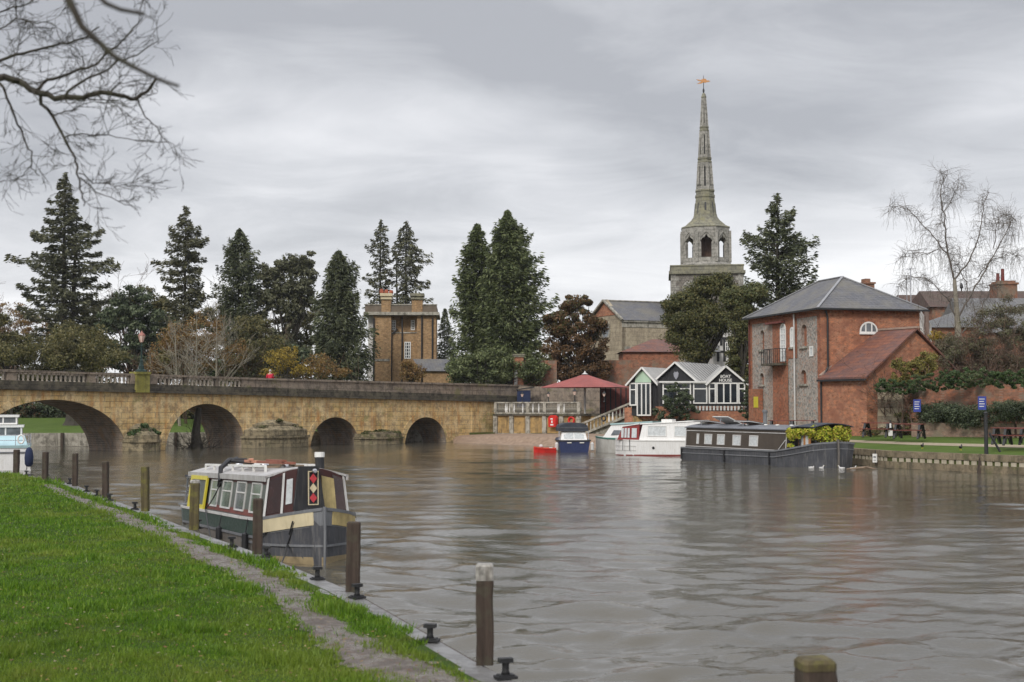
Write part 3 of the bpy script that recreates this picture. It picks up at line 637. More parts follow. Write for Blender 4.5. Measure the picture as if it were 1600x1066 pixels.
# ------------------------------------------------------------------ the bridge
BO = Vector((-26.6, 98.4, 0)); BA = math.atan2(24.6, 21.1); BU = Vector((math.cos(BA), math.sin(BA), 0)); BN = Vector((math.sin(BA), -math.cos(BA), 0))
def bs(px, py=640, off=0.0):
    """distance along the bridge face seen at a photo pixel column; off = proud of the face"""
    d = ray(px, py); o = BO + BN * off; return (d.x * o.y / d.y - o.x) / (BU.x - d.x * BU.y / d.y)
def bz(px, py, off=0.0):
    s = bs(px, py, off); p = BO + BU * s + BN * off; return ZH(py, p.y) if False else P(px, py, p.y).z
def bridge():
    r = thing('stone_bridge', 'long weathered yellow stone bridge with four visible arches and balustrade', 'bridge', BO, BA)
    W = 4.6; s0, s1 = bs(-150), bs(850)
    # height of cornice foot and parapet top along the bridge, read at a few points
    kp = [(-150, 577 - 12, 606), (0, 577, 608.5), (200, 583.5, 613), (430, 591.5, 618.7), (600, 596, 624), (774, 600.4, 628.2), (850, 602.5, 631)]
    ss = [bs(p) for p, _, _ in kp]; zt = [bz(p, t) for p, t, c in kp]; zc = [bz(p, c) for p, t, c in kp]
    ztop = lambda s: float(np.interp(s, ss, zt)); zcor = lambda s: float(np.interp(s, ss, zc))
    arches = []
    for pl, pr, pc, yc in ((None, 199, 84, 624.5), (258, 384.5, 321, 631), (484.5, 561.5, 523, 652), (632, 698, 666, 652)):
        sr = bs(pr, 700); sc = bs(pc, yc); sl = 2 * sc - sr if pl is None else bs(pl, 700); arches.append((sl, sr, bz(pc, yc)))
    def apts(a, n=18):
        l, rr, zc_ = a; c = (l + rr) / 2; w = (rr - l) / 2
        return [(c - w * math.cos(math.pi * k / n), -0.4 + (zc_ + 0.4) * math.sin(math.pi * k / n) ** 0.92) for k in range(n + 1)]
    outl = [(s0, -0.4)]
    for a in arches: outl += apts(a)
    outl += [(s1, -0.4)] + [(s, zcor(s)) for s in np.linspace(s1, s0, 24)]
    mb = MB(); mb.panel((0, 0, 0), (1, 0, 0), (0, 0, 1), outl, thick=None)
    mb.panel((0, W, 0), (-1, 0, 0), (0, 0, 1), [(-p[0], p[1]) for p in outl][::-1])
    # shallow pilasters and arch keystone joints, 5 cm proud
    for px in (204, 244, 392, 411, 476, 584, 606, 739):
        s = bs(px, 640, 0.05); mb.box(s - 0.16, s + 0.16, -0.05, 0.02, 0.3, zcor(s) - 0.003)
    mb.obj('spandrel_wall', M['bridge'], r)
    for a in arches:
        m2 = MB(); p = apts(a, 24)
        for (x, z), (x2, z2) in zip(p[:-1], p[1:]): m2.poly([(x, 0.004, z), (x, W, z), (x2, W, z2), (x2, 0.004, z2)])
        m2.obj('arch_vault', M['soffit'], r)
        m2 = MB(); c = (a[0] + a[1]) / 2     # ring of voussoirs standing a little proud
        q = []
        for (x, z) in p:
            dx, dz = x - c, z + 0.4; L = math.hypot(dx, dz); q.append((x + dx / L * 0.5, z + dz / L * 0.5))
        for i in range(len(p) - 1):
            (x, z), (x2, z2), (X2, Z2), (X1, Z1) = p[i], p[i+1], q[i+1], q[i]
            g = 0.012; f = lambda P_, Q_, t: (P_[0] + (Q_[0] - P_[0]) * t, P_[1] + (Q_[1] - P_[1]) * t)
            A = f(p[i], p[i+1], g*2); B = f(p[i], p[i+1], 1 - g*2); C_ = f(q[i], q[i+1], 1 - g*2); D_ = f(q[i], q[i+1], g*2)
            vs = [(A[0], -0.035, A[1]), (B[0], -0.035, B[1]), (C_[0], -0.035, C_[1]), (D_[0], -0.035, D_[1])]
            m2.add(vs + [(v[0], 0.03, v[2]) for v in vs], [(0,3,2,1), (0,1,5,4), (1,2,6,5), (2,3,7,6), (3,0,4,7)])
        m2.obj('arch_ring', M['bridge'], r)
    # deck, cornice, parapets
    S = list(np.linspace(s0, s1, 40)); deck = MB(); cor = MB(); sol = MB(); rail = MB()
    sb, lampL, lampR = bs(392, 600), bs(206, 600), bs(241, 600)
    def strip(m, a, b, y0, y1, f0, f1, n=10):
        k = np.linspace(a, b, n)
        vs = []; fs = []
        for s in k: vs += [(s, y0, f0(s)), (s, y1, f0(s)), (s, y1, f1(s)), (s, y0, f1(s))]
        for i in range(n - 1):
            o = i * 4
            for q in range(4): fs.append((o+q, o+4+q, o+4+(q+1)%4, o+(q+1)%4)[::-1])
        fs += [(0,1,2,3), tuple((n-1)*4 + q for q in (3,2,1,0))]; m.add(vs, [f[::-1] for f in fs])
    zbt = lambda s: zcor(s) + 0.60   # top of the dark plinth
    strip(deck, s0, s1, 0.3, W - 0.3, lambda s: zcor(s) - 0.3, lambda s: zcor(s) + 0.25, 30); deck.obj('roadway', plain('asphalt', (0.06, 0.06, 0.06), 0.9), r)
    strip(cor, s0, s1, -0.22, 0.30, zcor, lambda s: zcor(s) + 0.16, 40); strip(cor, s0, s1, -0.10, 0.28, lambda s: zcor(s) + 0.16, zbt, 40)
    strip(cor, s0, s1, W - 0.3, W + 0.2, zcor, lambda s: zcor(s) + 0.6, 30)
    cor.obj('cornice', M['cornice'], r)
    strip(sol, sb, s1, -0.03, 0.25, zbt, lambda s: ztop(s) - 0.15, 24); strip(sol, sb - 0.2, s1, -0.12, 0.32, lambda s: ztop(s) - 0.15, ztop, 24)
    strip(sol, sb + 30, s1, W - 0.3, W, lambda s: zcor(s) + 0.6, ztop, 8)
    s = sb + 1.2
    while s < s1: sol.box(s - 0.02, s + 0.02, -0.05, 0, zbt(s), ztop(s) - 0.152); s += 2.6
    strip(sol, sb - 0.9, sb + .01, -0.04, 0.26, lambda s: zbt(s) - .01, lambda s: ztop(s) - 0.15, 3)
    sol.obj('solid_parapet', M['parapet'], r)
    strip(rail, s0, lampL + .2, -0.12, 0.32, lambda s: ztop(s) - 0.15, ztop, 14); strip(rail, lampR - .2, sb - 0.2, -0.12, 0.32, lambda s: ztop(s) - 0.15, ztop, 14)
    strip(rail, s0, lampL, W - 0.3, W, lambda s: ztop(s) - 0.15, ztop, 14); strip(rail, lampL, s1, W - 0.3, W, lambda s: ztop(s) - 0.15, ztop, 14)
    # plain blocks between runs of balusters
    runs = [(-26, 10), (26, 135), (150, 205), (242, 288), (292, 336), (340, 378)]
    for a, b in zip([r_[1] for r_ in runs[:-1]], [r_[0] for r_ in runs[1:]]):
        if a < 210 < b: continue
        a_, b_ = bs(a, 592), bs(b, 592); strip(rail, a_ + 0.02, b_ - 0.02, -0.05, 0.25, zbt, lambda s: ztop(s) - 0.153, 2)
    rail.obj('handrail', M['parapet'], r)
    base = None; z0 = 0
    for a, b in runs:
        a, b = bs(a, 592), bs(b, 592); n = max(2, int((b - a) / 0.33))
        for k in range(n):
            s = a + (b - a) * (k + 0.5) / n; h = ztop(s) - 0.15 - zbt(s)
            if base is None:
                m = MB(); m.lathe([(0.10, 0), (0.10, .06), (.055, .10), (.105, .28), (.09, .42), (.05, .58), (.045, .66), (.075, .70), (.075, .76)], 0, 0, 8)
                base = m.obj('baluster', plain('baluster_stone', (0.36, 0.31, 0.25), 0.85, 0.3, 5, dirt=(0.13, 0.11, 0.09, 0.7)), r, smooth=True); o = base
            else: o = base.copy(); COL.objects.link(o); o.parent = r
            o.location = (s, 0.08, zbt(s) - 0.005); o.scale = (1, 1, (h + 0.012) / 0.76)
    # lamp pedestal
    m = MB(); a, b = bs(212, 590, .2), bs(233, 590, .2); c = (a + b) / 2
    m.box(lampL - .15, lampR + .15, -0.16, 0.34, zcor(c) + 0.60, ztop(c) - 0.05); m.obj('pedestal', M['parapet'], r)
    m = MB(); m.box(a, b, -0.30, 0.45, zcor(c) - 0.003, ztop(c) - .04); m.box(a - .06, b + .06, -0.36, 0.5, ztop(c) - .04, ztop(c) + 0.13); m.obj('lamp_pier', M['mossstone'], r)
    # cutwaters
    for (pl, pr, top, ytop, name) in ((201, 250, 680, 662, 0), (387, 481, 672, 656, 1), (563, 629, 678, 674, 2)):
        off = 1.3; a, b = bs(pl, 700, off * .5), bs(pr, 698, off * .5); z1 = bz((pl + pr) / 2, top, off); z2 = bz((pl + pr) / 2, ytop, 0.4)
        m = MB(); c = (a + b) / 2; w = (b - a) / 2
        lay = lambda k, o: [(c - w*k, 0.1), (c - w*k, -0.55*o), (c - w*k*0.45, -o), (c + w*k*0.45, -o), (c + w*k, -0.55*o), (c + w*k, 0.1)]
        m.prism(lay(1.0, off), -0.5, z1 * 0.55); m.prism(lay(1.04, off + .1), z1 * 0.55, z1 * 0.68); m.prism(lay(0.96, off - 0.05), z1 * 0.68, z1)
        def frus(k0, o0, za, k1, o1, zb_):
            A_, B_ = lay(k0, o0), lay(k1, o1); vs = [(p[0], p[1], za) for p in A_] + [(p[0], p[1], zb_) for p in B_]
            m.add(vs, [(i, (i+1) % 6, 6 + (i+1) % 6, 6 + i)[::-1] for i in range(6)] + [tuple(range(6, 12))[::-1]])
        zm = z1 + (z2 - z1) * .5
        frus(.95, off * .95, z1, .66, off * .72, zm - .06); m.prism(lay(.70, off * .76), zm - .06, zm + .05); frus(.66, off * .7, zm + .05, .2, off * .25, z2)
        m.obj('cutwater', M['pier'], r)
        bridge.cut = getattr(bridge, 'cut', []) + [(c, w, z1, z2)]
    bridge.ztop = ztop; bridge.zcor = zcor
    return r
BR = bridge()
def blocal(s, y, z):  # bridge frame to world
    return BO + BU * s - BN * y + Vector((0, 0, z))
def lamp_post():
    s = bs(222, 560); z0 = bridge.ztop(s) + 0.13; p = blocal(s, 0.07, z0); r = thing('street_lamp', 'green iron lamp post with pinkish glass lantern on the mossy bridge pier', 'street lamp', p)
    H = P(222, 517, p.y).z - z0; m = MB(); m.lathe([(0.42, 0), (0.40, .12), (.22, .2), (.2, .45), (.13, .5), (.11, .75), (.13, .8), (.07, .86), (.055, H * .62), (.09, H * .63), (.05, H * .65), (.04, H * .72)], n=8)
    g = plain('dark_green_iron', (0.012, 0.03, 0.026), 0.5, 0.2, 4); m.obj('post', g, r)
    m = MB(); m.tube([(-.28, 0, H*.56), (.28, 0, H*.56)], 0.02, 5); m.obj('ladder_bar', g, r)
    m = MB(); m.lathe([(.10, H*.72), (.24, H*.88)], n=6); m.obj('lantern', M['lampglass'], r)
    m = MB(); m.lathe([(.27, H*.88), (.2, H*.92), (.08, H*.96), (.03, H)], n=6)
    for k in range(6):
        a = k * math.pi / 3; m.bar((.10*math.cos(a), .10*math.sin(a), H*.72), (.245*math.cos(a), .245*math.sin(a), H*.88), .02)
    m.obj('lantern_cap', plain('copper', (0.30, 0.12, 0.09), 0.5, 0.2, 4), r)
lamp_post()
# ------------------------------------------------------------------ mooring posts and bollards
def quay_pt(Y, inn=0.0):
    q = QUAY
    for a, b in zip(q[:-1], q[1:]):
        if a[1] <= Y <= b[1]:
            f = (Y - a[1]) / (b[1] - a[1]); d = Vector((b[0]-a[0], b[1]-a[1])).normalized(); return Vector((a[0] + (b[0]-a[0])*f - d.y*inn, Y + d.x*inn, 0))
def posts():
    rng = random.Random(2)
    spec = [  # base pixel x, base y, top y, width px at base, material, label
        (1277, None, 1026, 53, 'post', 'nearest mooring post, grey weathered top just showing above the water at the bottom edge', 'grey'),
        (758, 1038, 881, 27, 'post', 'thick brown mooring post with white painted top beside the wet coping', 'white'),
        (551, 924, 817, 21, 'post', 'brown mooring post standing before the bow of the green narrowboat', None),
        (402, 866, 780, 15, 'post', 'brown mooring post in front of the side of the green narrowboat cabin', None),
        (303, 828, 750, 14, 'postmoss', 'mossy yellow mooring post with white top by the yellow framed boat door', 'white'),
        (227, 799, 730, 11, 'postmoss', 'tall brown green mooring post just left of the narrowboat stern, open water behind', None),
        (165, 778, 722, 9, 'post', 'reddish mooring post standing second left of the narrowboat stern', None),
        (117, 760, 709, 7.5, 'post', 'mooring post standing third left of the narrowboat stern', None),
        (70, 753, 707, 8, 'post', 'mooring post standing between the white cruiser and the third post', None),
        (25, 742, 703, 8, 'post', 'dark mooring post standing against the white cruiser hull', None)]
    for px, by, ty, w, mat, lab, top in spec:
        if by is None: Y = 8.25
        else: Y = G(px, by, QZ).y
        x = P(px, by or 1066, Y).x; ww = w / 2222 * Y; h = ZH(ty, Y) - QZ; z0 = QZ
        if by is None: z0 = -0.4; h = ZH(ty, Y) + 0.4
        if px < 100: z0 = 0.2; h = ZH(ty, Y) - 0.2
        r = thing('mooring_post', lab, 'post', (x, Y, z0), rng.uniform(-.15, .15), 'mooring posts along the near bank', rng.uniform(-.02, .02)); r.rotation_euler.y = rng.uniform(-.014, .014)
        m = MB(); c = ww * 0.5; b = c * 0.2
        def ring(k, z, jx=0): return [(jx + (c-b)*k, -c*k, z), (jx + c*k, -(c-b)*k, z), (jx + c*k, (c-b)*k, z), (jx + (c-b)*k, c*k, z), (jx - (c-b)*k, c*k, z), (jx - c*k, (c-b)*k, z), (jx - c*k, -(c-b)*k, z), (jx - (c-b)*k, -c*k, z)]
        ht = h - (0.15 if top == 'white' and px > 700 else 0.06 if top else 0)
        rings = [ring(1 + rng.uniform(-.03, .03), ht * f, rng.uniform(-.004, .004)) for f in (0, .15, .3, .5, .7, .85, 0.97)] + [ring(.97, ht)]
        if not top: rings += [ring(.8, ht + .012)]
        vs = [v for q in rings for v in q]; fs = [(i*8+k, i*8+(k+1)%8, (i+1)*8+(k+1)%8, (i+1)*8+k) for i in range(len(rings)-1) for k in range(8)]
        fs += [tuple(range(8))[::-1], tuple((len(rings)-1)*8+k for k in range(8))]; m.add(vs, fs); m.obj('timber', M[mat], r)
        if top:
            m = MB(); rr = [ring(1.01, ht), ring(1.0, h - .02), ring(.82, h)]
            vs = [v for q in rr for v in q]; m.add(vs, [(i*8+k, i*8+(k+1)%8, (i+1)*8+(k+1)%8, (i+1)*8+k) for i in range(2) for k in range(8)] + [tuple(16+k for k in range(8))])
            m.obj('painted_top', plain('chipped_white', (0.33, 0.31, 0.28), 0.7, 0.5, 14, dirt=(0.08, 0.065, 0.05, 0.9)) if top == 'white' else M['postmoss'], r)
posts()
def bollards():
    proto = None
    labs = [((790, 1062), 'black iron bollard at the bottom edge, right of the white topped post'),
            ((672, 1004), 'black iron bollard on the coping left of the white topped post'),
            ((558, 936), 'black iron bollard at the foot of the post before the narrowboat bow'),
            ((496, 907), 'black iron bollard on the coping below the narrowboat bow, open coping around it'),
            ((416, 872), 'black iron bollard at the foot of the post by the narrowboat cabin'),
            ((362, 856), 'black iron bollard beside the narrowboat hull between the two posts'),
            ((309, 827), 'black iron bollard at the foot of the mossy post by the yellow door'),
            ((229, 797), 'black iron bollard at the foot of the tall post left of the narrowboat'),
            ((203, 783), 'small black bollard between the two posts nearest left of the narrowboat'),
            ((166, 776), 'small black bollard at the foot of the reddish post'),
            ((145, 769), 'small black bollard between the second and third posts left of the narrowboat'),
            ((118, 757), 'small black bollard at the foot of the third post left of the narrowboat'),
            ((98, 750), 'tiny black bollard between the third and fourth posts left of the narrowboat'),
            ((51, 744), 'tiny black bollard below the outboard motor of the white cruiser')]
    for (px, py), lab in labs:
        g = G(px, py, QZ); q = quay_pt(g.y, 0.16)
        if (px, py) == (118, 757): q = quay_pt(g.y, 0.10)
        loc = (g.x if py > 800 else q.x, g.y, QZ + 0.01)
        if proto is None:
            proto = thing('mooring_bollard', lab, 'bollard', loc, 0.3, 'iron bollards along the near quay'); proto.scale = (.72, .72, .85)
            m = MB(); m.box(-.13, .13, -.09, .09, 0, .03); m.box(-.10, .10, -.06, .06, .03, .045); m.obj('base_plate', M['iron'], proto)
            m = MB(); m.lathe([(.06, .04), (.045, .08), (.045, .15), (.06, .17)], n=10); m.obj('stem', M['iron'], proto, smooth=True)
            m = MB(); m.box(-.085, .085, -.055, .055, .165, .21); m.obj('cap', M['iron'], proto)
        else: dup(proto, loc, random.Random(px).uniform(-.2, .6), lab)
bollards()

# ------------------------------------------------------------------ boats
def hull_loft(stations, sides=1.0, flare=0.0):
    """stations: (y, half beam at gunwale, half beam at foot, z top, z foot)"""
    m = MB(); vs = []
    for y, a, b, zt, zb in stations: vs += [(-a, y, zt), (-b, y, zb), (b, y, zb), (a, y, zt)]
    fs = []
    for i in range(len(stations) - 1):
        for k in range(3): fs.append((i*4+k, (i+1)*4+k, (i+1)*4+k+1, i*4+k+1))
        fs.append((i*4+3, (i+1)*4+3, (i+1)*4, i*4))
    fs += [(0,1,2,3), tuple((len(stations)-1)*4+k for k in (3,2,1,0))]; m.add(vs, fs); return m
def band(st, z0f, z1f, off=0.01, sides=(-1, 1)):
    """strake that follows the hull side, proud by off; z0f, z1f in height fraction"""
    m = MB()
    for sgn in sides:
        for p, q in zip(st[:-1], st[1:]):
            def pt(s, f): return (sgn * (s[2] + (s[1]-s[2]) * f + off), s[0], s[4] + (s[3]-s[4]) * f)
            def pi(s, f): return (sgn * (s[2] + (s[1]-s[2]) * f - .004), s[0], s[4] + (s[3]-s[4]) * f)
            f0p, f1p, f0q, f1q = z0f(p), z1f(p), z0f(q), z1f(q)
            m.add([pt(p, f0p), pt(q, f0q), pt(q, f1q), pt(p, f1p), pi(p, f0p), pi(q, f0q), pi(q, f1q), pi(p, f1p)], [(0,1,2,3) if sgn > 0 else (3,2,1,0), (0,4,5,1), (3,2,6,7), (4,7,6,5), (0,3,7,4), (1,5,6,2)])
    return m
def framed(parent, mbf, x, y0, y1, z0, z1, nx, t=0.045, lean=0.0, glass='glass', name='window', fm='offwhite', bar=None, gl=None):
    """window on a boat side lying in plane x; lean: x shift per metre of height; one frame mesh, pane below it"""
    f = MB(); s = 1 if nx > 0 else -1
    X = lambda z: x + lean * z
    def fb(ya, yb, za, zb, o=0.03):
        f.add([(X(za), ya, za), (X(za), yb, za), (X(zb), yb, zb), (X(zb), ya, zb), (X(za) + s*o, ya, za), (X(za) + s*o, yb, za), (X(zb) + s*o, yb, zb), (X(zb) + s*o, ya, zb)], [(4,5,6,7), (0,1,5,4), (1,2,6,5), (2,3,7,6), (3,0,4,7)])
    fb(y0, y1, z0, z0 + t); fb(y0, y1, z1 - t, z1); fb(y0, y0 + t, z0 + t, z1 - t); fb(y1 - t, y1, z0 + t, z1 - t)
    if bar: zb = z0 + (z1 - z0) * bar; fb(y0 + t, y1 - t, zb - t*.4, zb + t*.4, 0.025)
    o = f.obj(name, M[fm], parent); g = MB()
    g.add([(X(z0) + s*.008, y0, z0), (X(z0) + s*.008, y1, z0), (X(z1) + s*.008, y1, z1), (X(z1) + s*.008, y0, z1)], [(0,1,2,3)]); g.obj('pane', M[glass], o)
    return o
def green_boat():
    r = thing('narrowboat', 'green narrowboat with maroon glazed front and cream bow panels, moored at the near bank', 'narrowboat', (-3.73, 28.45, 0.0), -math.radians(158.0), None, math.radians(1.9))
    st = [(0.02, .03, .02, 1.07, -.6), (-.18, .30, .16, 1.03, -.6), (-.5, .62, .45, .97, -.6), (-.95, .88, .78, .90, -.6), (-1.5, 1.03, .98, .84, -.6), (-3, 1.04, 1.02, .82, -.6), (-10.9, 1.04, 1.02, .80, -.6), (-11.6, .98, .9, .80, -.6), (-12.1, .7, .6, .80, -.5), (-12.4, .35, .3, .80, -.2)]
    hull_loft(st).obj('hull', M['hull'], r)
    fr = lambda z: (lambda s: (z - s[4]) / (s[3] - s[4]))
    b = band(st[:5], lambda s: (s[3]-.34-s[4])/(s[3]-s[4]), lambda s: 1.0, 0.006); b.obj('bow_strake', M['greypaint'], r)
    cr = [(-.33, .465, .31, 1.0, -.6)] + st[2:5]; cr = [(-.10, .19, .11, 1.045, -.6), st[1]] + st[2:5]
    for sd, mt in ((1, 'cream'), (-1, 'creamdirty')):
        b = band(cr + [(-1.75, 1.031, .986, .837, -.6)], lambda s: (s[3]-.31-s[4])/(s[3]-s[4]), lambda s: (s[3]-.05-s[4])/(s[3]-s[4]), 0.032, (sd,))
        b.obj('cream_panel', M[mt], r)
    b = band(st[4:8], lambda s: (s[3]-.36-s[4])/(s[3]-s[4]), lambda s: (s[3]-.05-s[4])/(s[3]-s[4]), 0.008); b.obj('green_strake', M['boatgreen'], r)
    b = band(st[4:8], lambda s: (s[3]-.05-s[4])/(s[3]-s[4]), lambda s: (s[3]+.01-s[4])/(s[3]-s[4]), 0.03); b.obj('gunwale', M['offwhite'], r)
    b = band(st[:5], lambda s: (s[3]-.05-s[4])/(s[3]-s[4]), lambda s: (s[3]+.012-s[4])/(s[3]-s[4]), 0.04); b.obj('bow_rail', M['greypaint'], r)
    b = band(st[:5] + [(-3.0, 1.04, 1.02, .82, -.6)], fr(.30), fr(.345), 0.03); b.obj('rubbing_strake', M['greypaint'], r)
    b = band(st[4:7], lambda s: (s[3]-.42-s[4])/(s[3]-s[4]), lambda s: (s[3]-.37-s[4])/(s[3]-s[4]), 0.035); b.obj('rubbing_strake', M['greypaint'], r)
    b = band(st[4:8], fr(-.1), fr(.40), 0.007); b.obj('side_plating', M['hullpale'], r)
    b = band(st[:5], fr(-.1), fr(.10), 0.008); b.obj('waterline_band', M['scum'], r)
    m = MB(); m.tube([(0, .02, -.12), (0, .05, .5), (0, .04, 1.10)], [.026, .026, .036], 8); m.obj('stem_post', M['greypaint'], r)
    # wells: foredeck
    m = MB(); m.prism([(.0, -.05), (.55, -.52), (.95, -1.5), (-.95, -1.5), (-.55, -.52)], .84, .88); m.obj('foredeck', M['greypaint'], r)
    # cabin: sides lean in
    yF, yR = -1.5, -10.9; xb, xt = .93, .81; zb, zt = .81, 1.66
    def roof_z(x): return zt + 0.17 * (1 - (x / xt) ** 2)
    m = MB()
    for s in (1, -1):
        v = [(s*xb, yF, zb), (s*xb, yR, zb), (s*xt, yR, zt), (s*xt, yF, zt)]
        m.add(v, [(0,1,2,3) if s > 0 else (3,2,1,0)])
    m.poly([(xb, yR, zb), (-xb, yR, zb), (-xt, yR, zt), (0, yR, zt + .17), (xt, yR, zt)]); m.obj('cabin_side', M['boatolive'], r)
    lean = (xt - xb) / (zt - zb); xs = lambda z: xb + lean * (z - zb)
    # brown panels round the windows
    m = MB()
    for (z0, z1) in ((zb + .02, zb + .15), (zt - .13, zt - .01)):
        for s in (1, -1):
            a, b_ = s * (xs(z0) + .006), s * (xs(z1) + .006); m.add([(a, yF - .02, z0), (a, yR, z0), (b_, yR, z1), (b_, yF - .02, z1)], [(0,1,2,3) if s > 0 else (3,2,1,0)])
    m.obj('cabin_stripe', M['timberred'], r)
    m = MB(); xe = [(-xt - .07), -.6, -.3, 0, .3, .6, xt + .07]
    vs = []
    for y in (yF + .05, yR - .12):
        vs += [(x, y, roof_z(min(abs(x), xt)) + .0) for x in xe] + [(x, y, roof_z(min(abs(x), xt)) + .045) for x in xe]
    n = 7; fs = [(i + n, i + 1 + n, 2*n + i + 1 + n, 2*n + i + n) for i in range(6)] + [(i, 2*n + i, 2*n + i + 1, i + 1) for i in range(6)]
    fs += [(0, n, 3*n, 2*n), (n-1, 3*n-1, 4*n-1, 2*n-1)]; fs += [(i, i+1, n+i+1, n+i) for i in range(6)] + [(2*n+i, 3*n+i, 3*n+i+1, 2*n+i+1) for i in range(6)]
    m.add(vs, fs); m.box(xt + .04, xt + .09, yR - .12, yF + .05, zt - .07, zt + .05); m.box(-xt - .09, -xt - .04, yR - .12, yF + .05, zt - .07, zt + .05)
    m.obj('roof', plain('grimy_white_roof', (0.42, 0.41, 0.40), 0.5, 0.2, 1.6, dirt=(0.22, 0.17, 0.13, 0.8)), r)
    for s in (1, -1):
        m = MB(); x = s * .62
        m.bar((x, -2.6, zt + .24), (x, -9.9, zt + .24), .05)
        for k in range(7): y = -2.6 - 7.3 * k / 6; m.bar((x, y, zt + .05), (x, y, zt + .24), .05)
        m.obj('handrail', M['white'], r)
    # roof vents, rack, chimney
    for y in (-3.3, -5.6, -8.6):
        m = MB(); m.lathe([(.07, zt + .15), (.07, zt + .22), (.11, zt + .22), (.09, zt + .27)], 0, y, 10); m.obj('roof_vent', M['chrome'], r)
    m = MB(); m.lathe([(.10, zt + .05), (.10, zt + .42)], -.52, yF - .9, 12); c = m.obj('chimney', M['black'], r)
    m = MB(); m.lathe([(.112, zt + .42), (.112, zt + .53), (.09, zt + .53)], -.52, yF - .9, 12); m.obj('chimney_cap', M['white'], c)
    m = MB(); m.lathe([(.15, zt + .02), (.14, zt + .09), (.11, zt + .10)], -.52, yF - .9, 12); m.obj('chimney_collar', M['white'], c)
    # windows
    for i, (a, b_) in enumerate(((.35, 1.35), (1.95, 3.0), (3.55, 4.7), (5.2, 6.2))):
        for s in (1, -1):
            w = framed(r, None, 0, yF - b_, yF - a, zb + .10, zt - .10, s, t=.036, glass='glassgreen' if i != 1 else 'glassgrey', fm='offwhite', bar=.62)
            w.matrix_local = Matrix.Identity(4); 
            for o in [w] + list(w.children):
                for v in o.data.vertices: v.co.x += s * xs(v.co.z)
    # yellow framed hatch doors, standing open against the side
    m = MB(); y0, y1 = yF - 8.9, yF - 6.5; t_ = .10; o = .05
    X = lambda z: xs(z) + o
    def yb(ya, yb_, za, zb_, d=.05):
        m.add([(X(za), ya, za), (X(za), yb_, za), (X(zb_), yb_, zb_), (X(zb_), ya, zb_), (X(za)+d, ya, za), (X(za)+d, yb_, za), (X(zb_)+d, yb_, zb_), (X(zb_)+d, ya, zb_)], [(4,5,6,7), (0,1,5,4), (1,2,6,5), (2,3,7,6), (3,0,4,7), (0,3,2,1)])
    yb(y0, y1, zb - .02, zb + .10); yb(y0, y1, zt - .13, zt - .03); yb(y0, y0 + .20, zb + .10, zt - .13); yb(y1 - .14, y1, zb + .10, zt - .13)
    d = m.obj('side_hatch', M['yellow'], r)
    m = MB(); m.add([(X(zb)+.01, y0, zb), (X(zb)+.01, y1, zb), (X(zt-.05)+.01, y1, zt-.05), (X(zt-.05)+.01, y0, zt-.05)], [(0,1,2,3)]); m.obj('hatch_panel', M['boatolive'], d)
    # glazed front, a shallow V in plan
    yc = yF + .38; zr = zt + .21
    L_ = Vector((xb - .01, yF, zb)); Lt = Vector((xt, yF, zt)); Cb = Vector((0, yc, .99)); Ct = Vector((0, yc - .08, zr))
    m = MB(); fr_ = MB(); wh = MB(); MG = glassmat('maroon_glass', (0.035, 0.012, 0.010), 0.08)
    for s in (1, -1):
        mir = lambda v: Vector((s * v.x, v.y, v.z))
        A, B, Cc, D = mir(L_), mir(Lt), mir(Ct), mir(Cb)
        lo = lambda f: A.lerp(D, f); hi = lambda f: B.lerp(Cc, f) + Vector((0, 0, 0.05 * math.sin(math.pi * f)))
        nrm = (D - A).cross(B - A).normalized() * (1 if ((D - A).cross(B - A)).y > 0 else -1)
        def quad(mb, f0, f1, g0, g1, o):
            q = [lo(f0).lerp(hi(f0), g0), lo(f1).lerp(hi(f1), g0), lo(f1).lerp(hi(f1), g1), lo(f0).lerp(hi(f0), g1)]
            q = [p + nrm * o for p in q]; mb.add([tuple(p) for p in q] + [tuple(p - nrm * .03) for p in q], [(0,1,2,3), (0,4,5,1), (1,5,6,2), (2,6,7,3), (3,7,4,0), (4,7,6,5)])
        for k in range(8): quad(m, k/8, (k+1)/8, 0, 1, 0)
        gl = MB(); quad(gl, .07, .36, .10, .93, .012); gl.obj('front_glass', MG, r)
        if s > 0:
            q = MB(); quad(q, .47, .61, .24, .80, .02); q.obj('white_pane', M['curtain'], r)
        else:
            q = MB(); quad(q, .33, .68, .12, .84, .02); q.obj('cream_curtain', M['creamdirty'], r)
        quad(wh, 0.0, .05, 0, 1.0, .03)
        if s > 0: quad(wh, .37, .42, .02, .97, .03)
        quad(wh, 0.05, 1.0, -.07, 0.0, .02)
    m.obj('front_frame', M['maroon'], r); wh.obj('front_trim', M['offwhite'], r)
    # black centre board with the diamonds panel
    m = MB(); y = yc + .05
    m.add([(.36, y - .13, 1.0), (-.30, y - .13, 1.0), (-.17, y - .16, zr + .03), (.24, y - .16, zr + .03), (.36, y, 1.0), (-.30, y, 1.0), (-.17, y - .03, zr + .03), (.24, y - .03, zr + .03)], [(4,7,6,5), (0,4,5,1), (1,5,6,2), (2,6,7,3), (3,7,4,0)])
    cb = m.obj('centre_board', M['black'], r)
    m = MB(); yy = y + .012; x0, x1, z0, z1 = -.155, .065, 1.10, 1.80
    bars = [(x0, x1, z0, z0+.02), (x0, x1, z1-.02, z1), (x0, x0+.02, z0+.02, z1-.02), (x1-.02, x1, z0+.02, z1-.02)]
    for a, b_, c, d_ in bars: m.box(a, b_, yy - .03, yy, c, d_)
    m.obj('diamond_border', M['cream'], cb)
    cx = (x0 + x1) / 2; hh = (z1 - z0 - .10) / 3
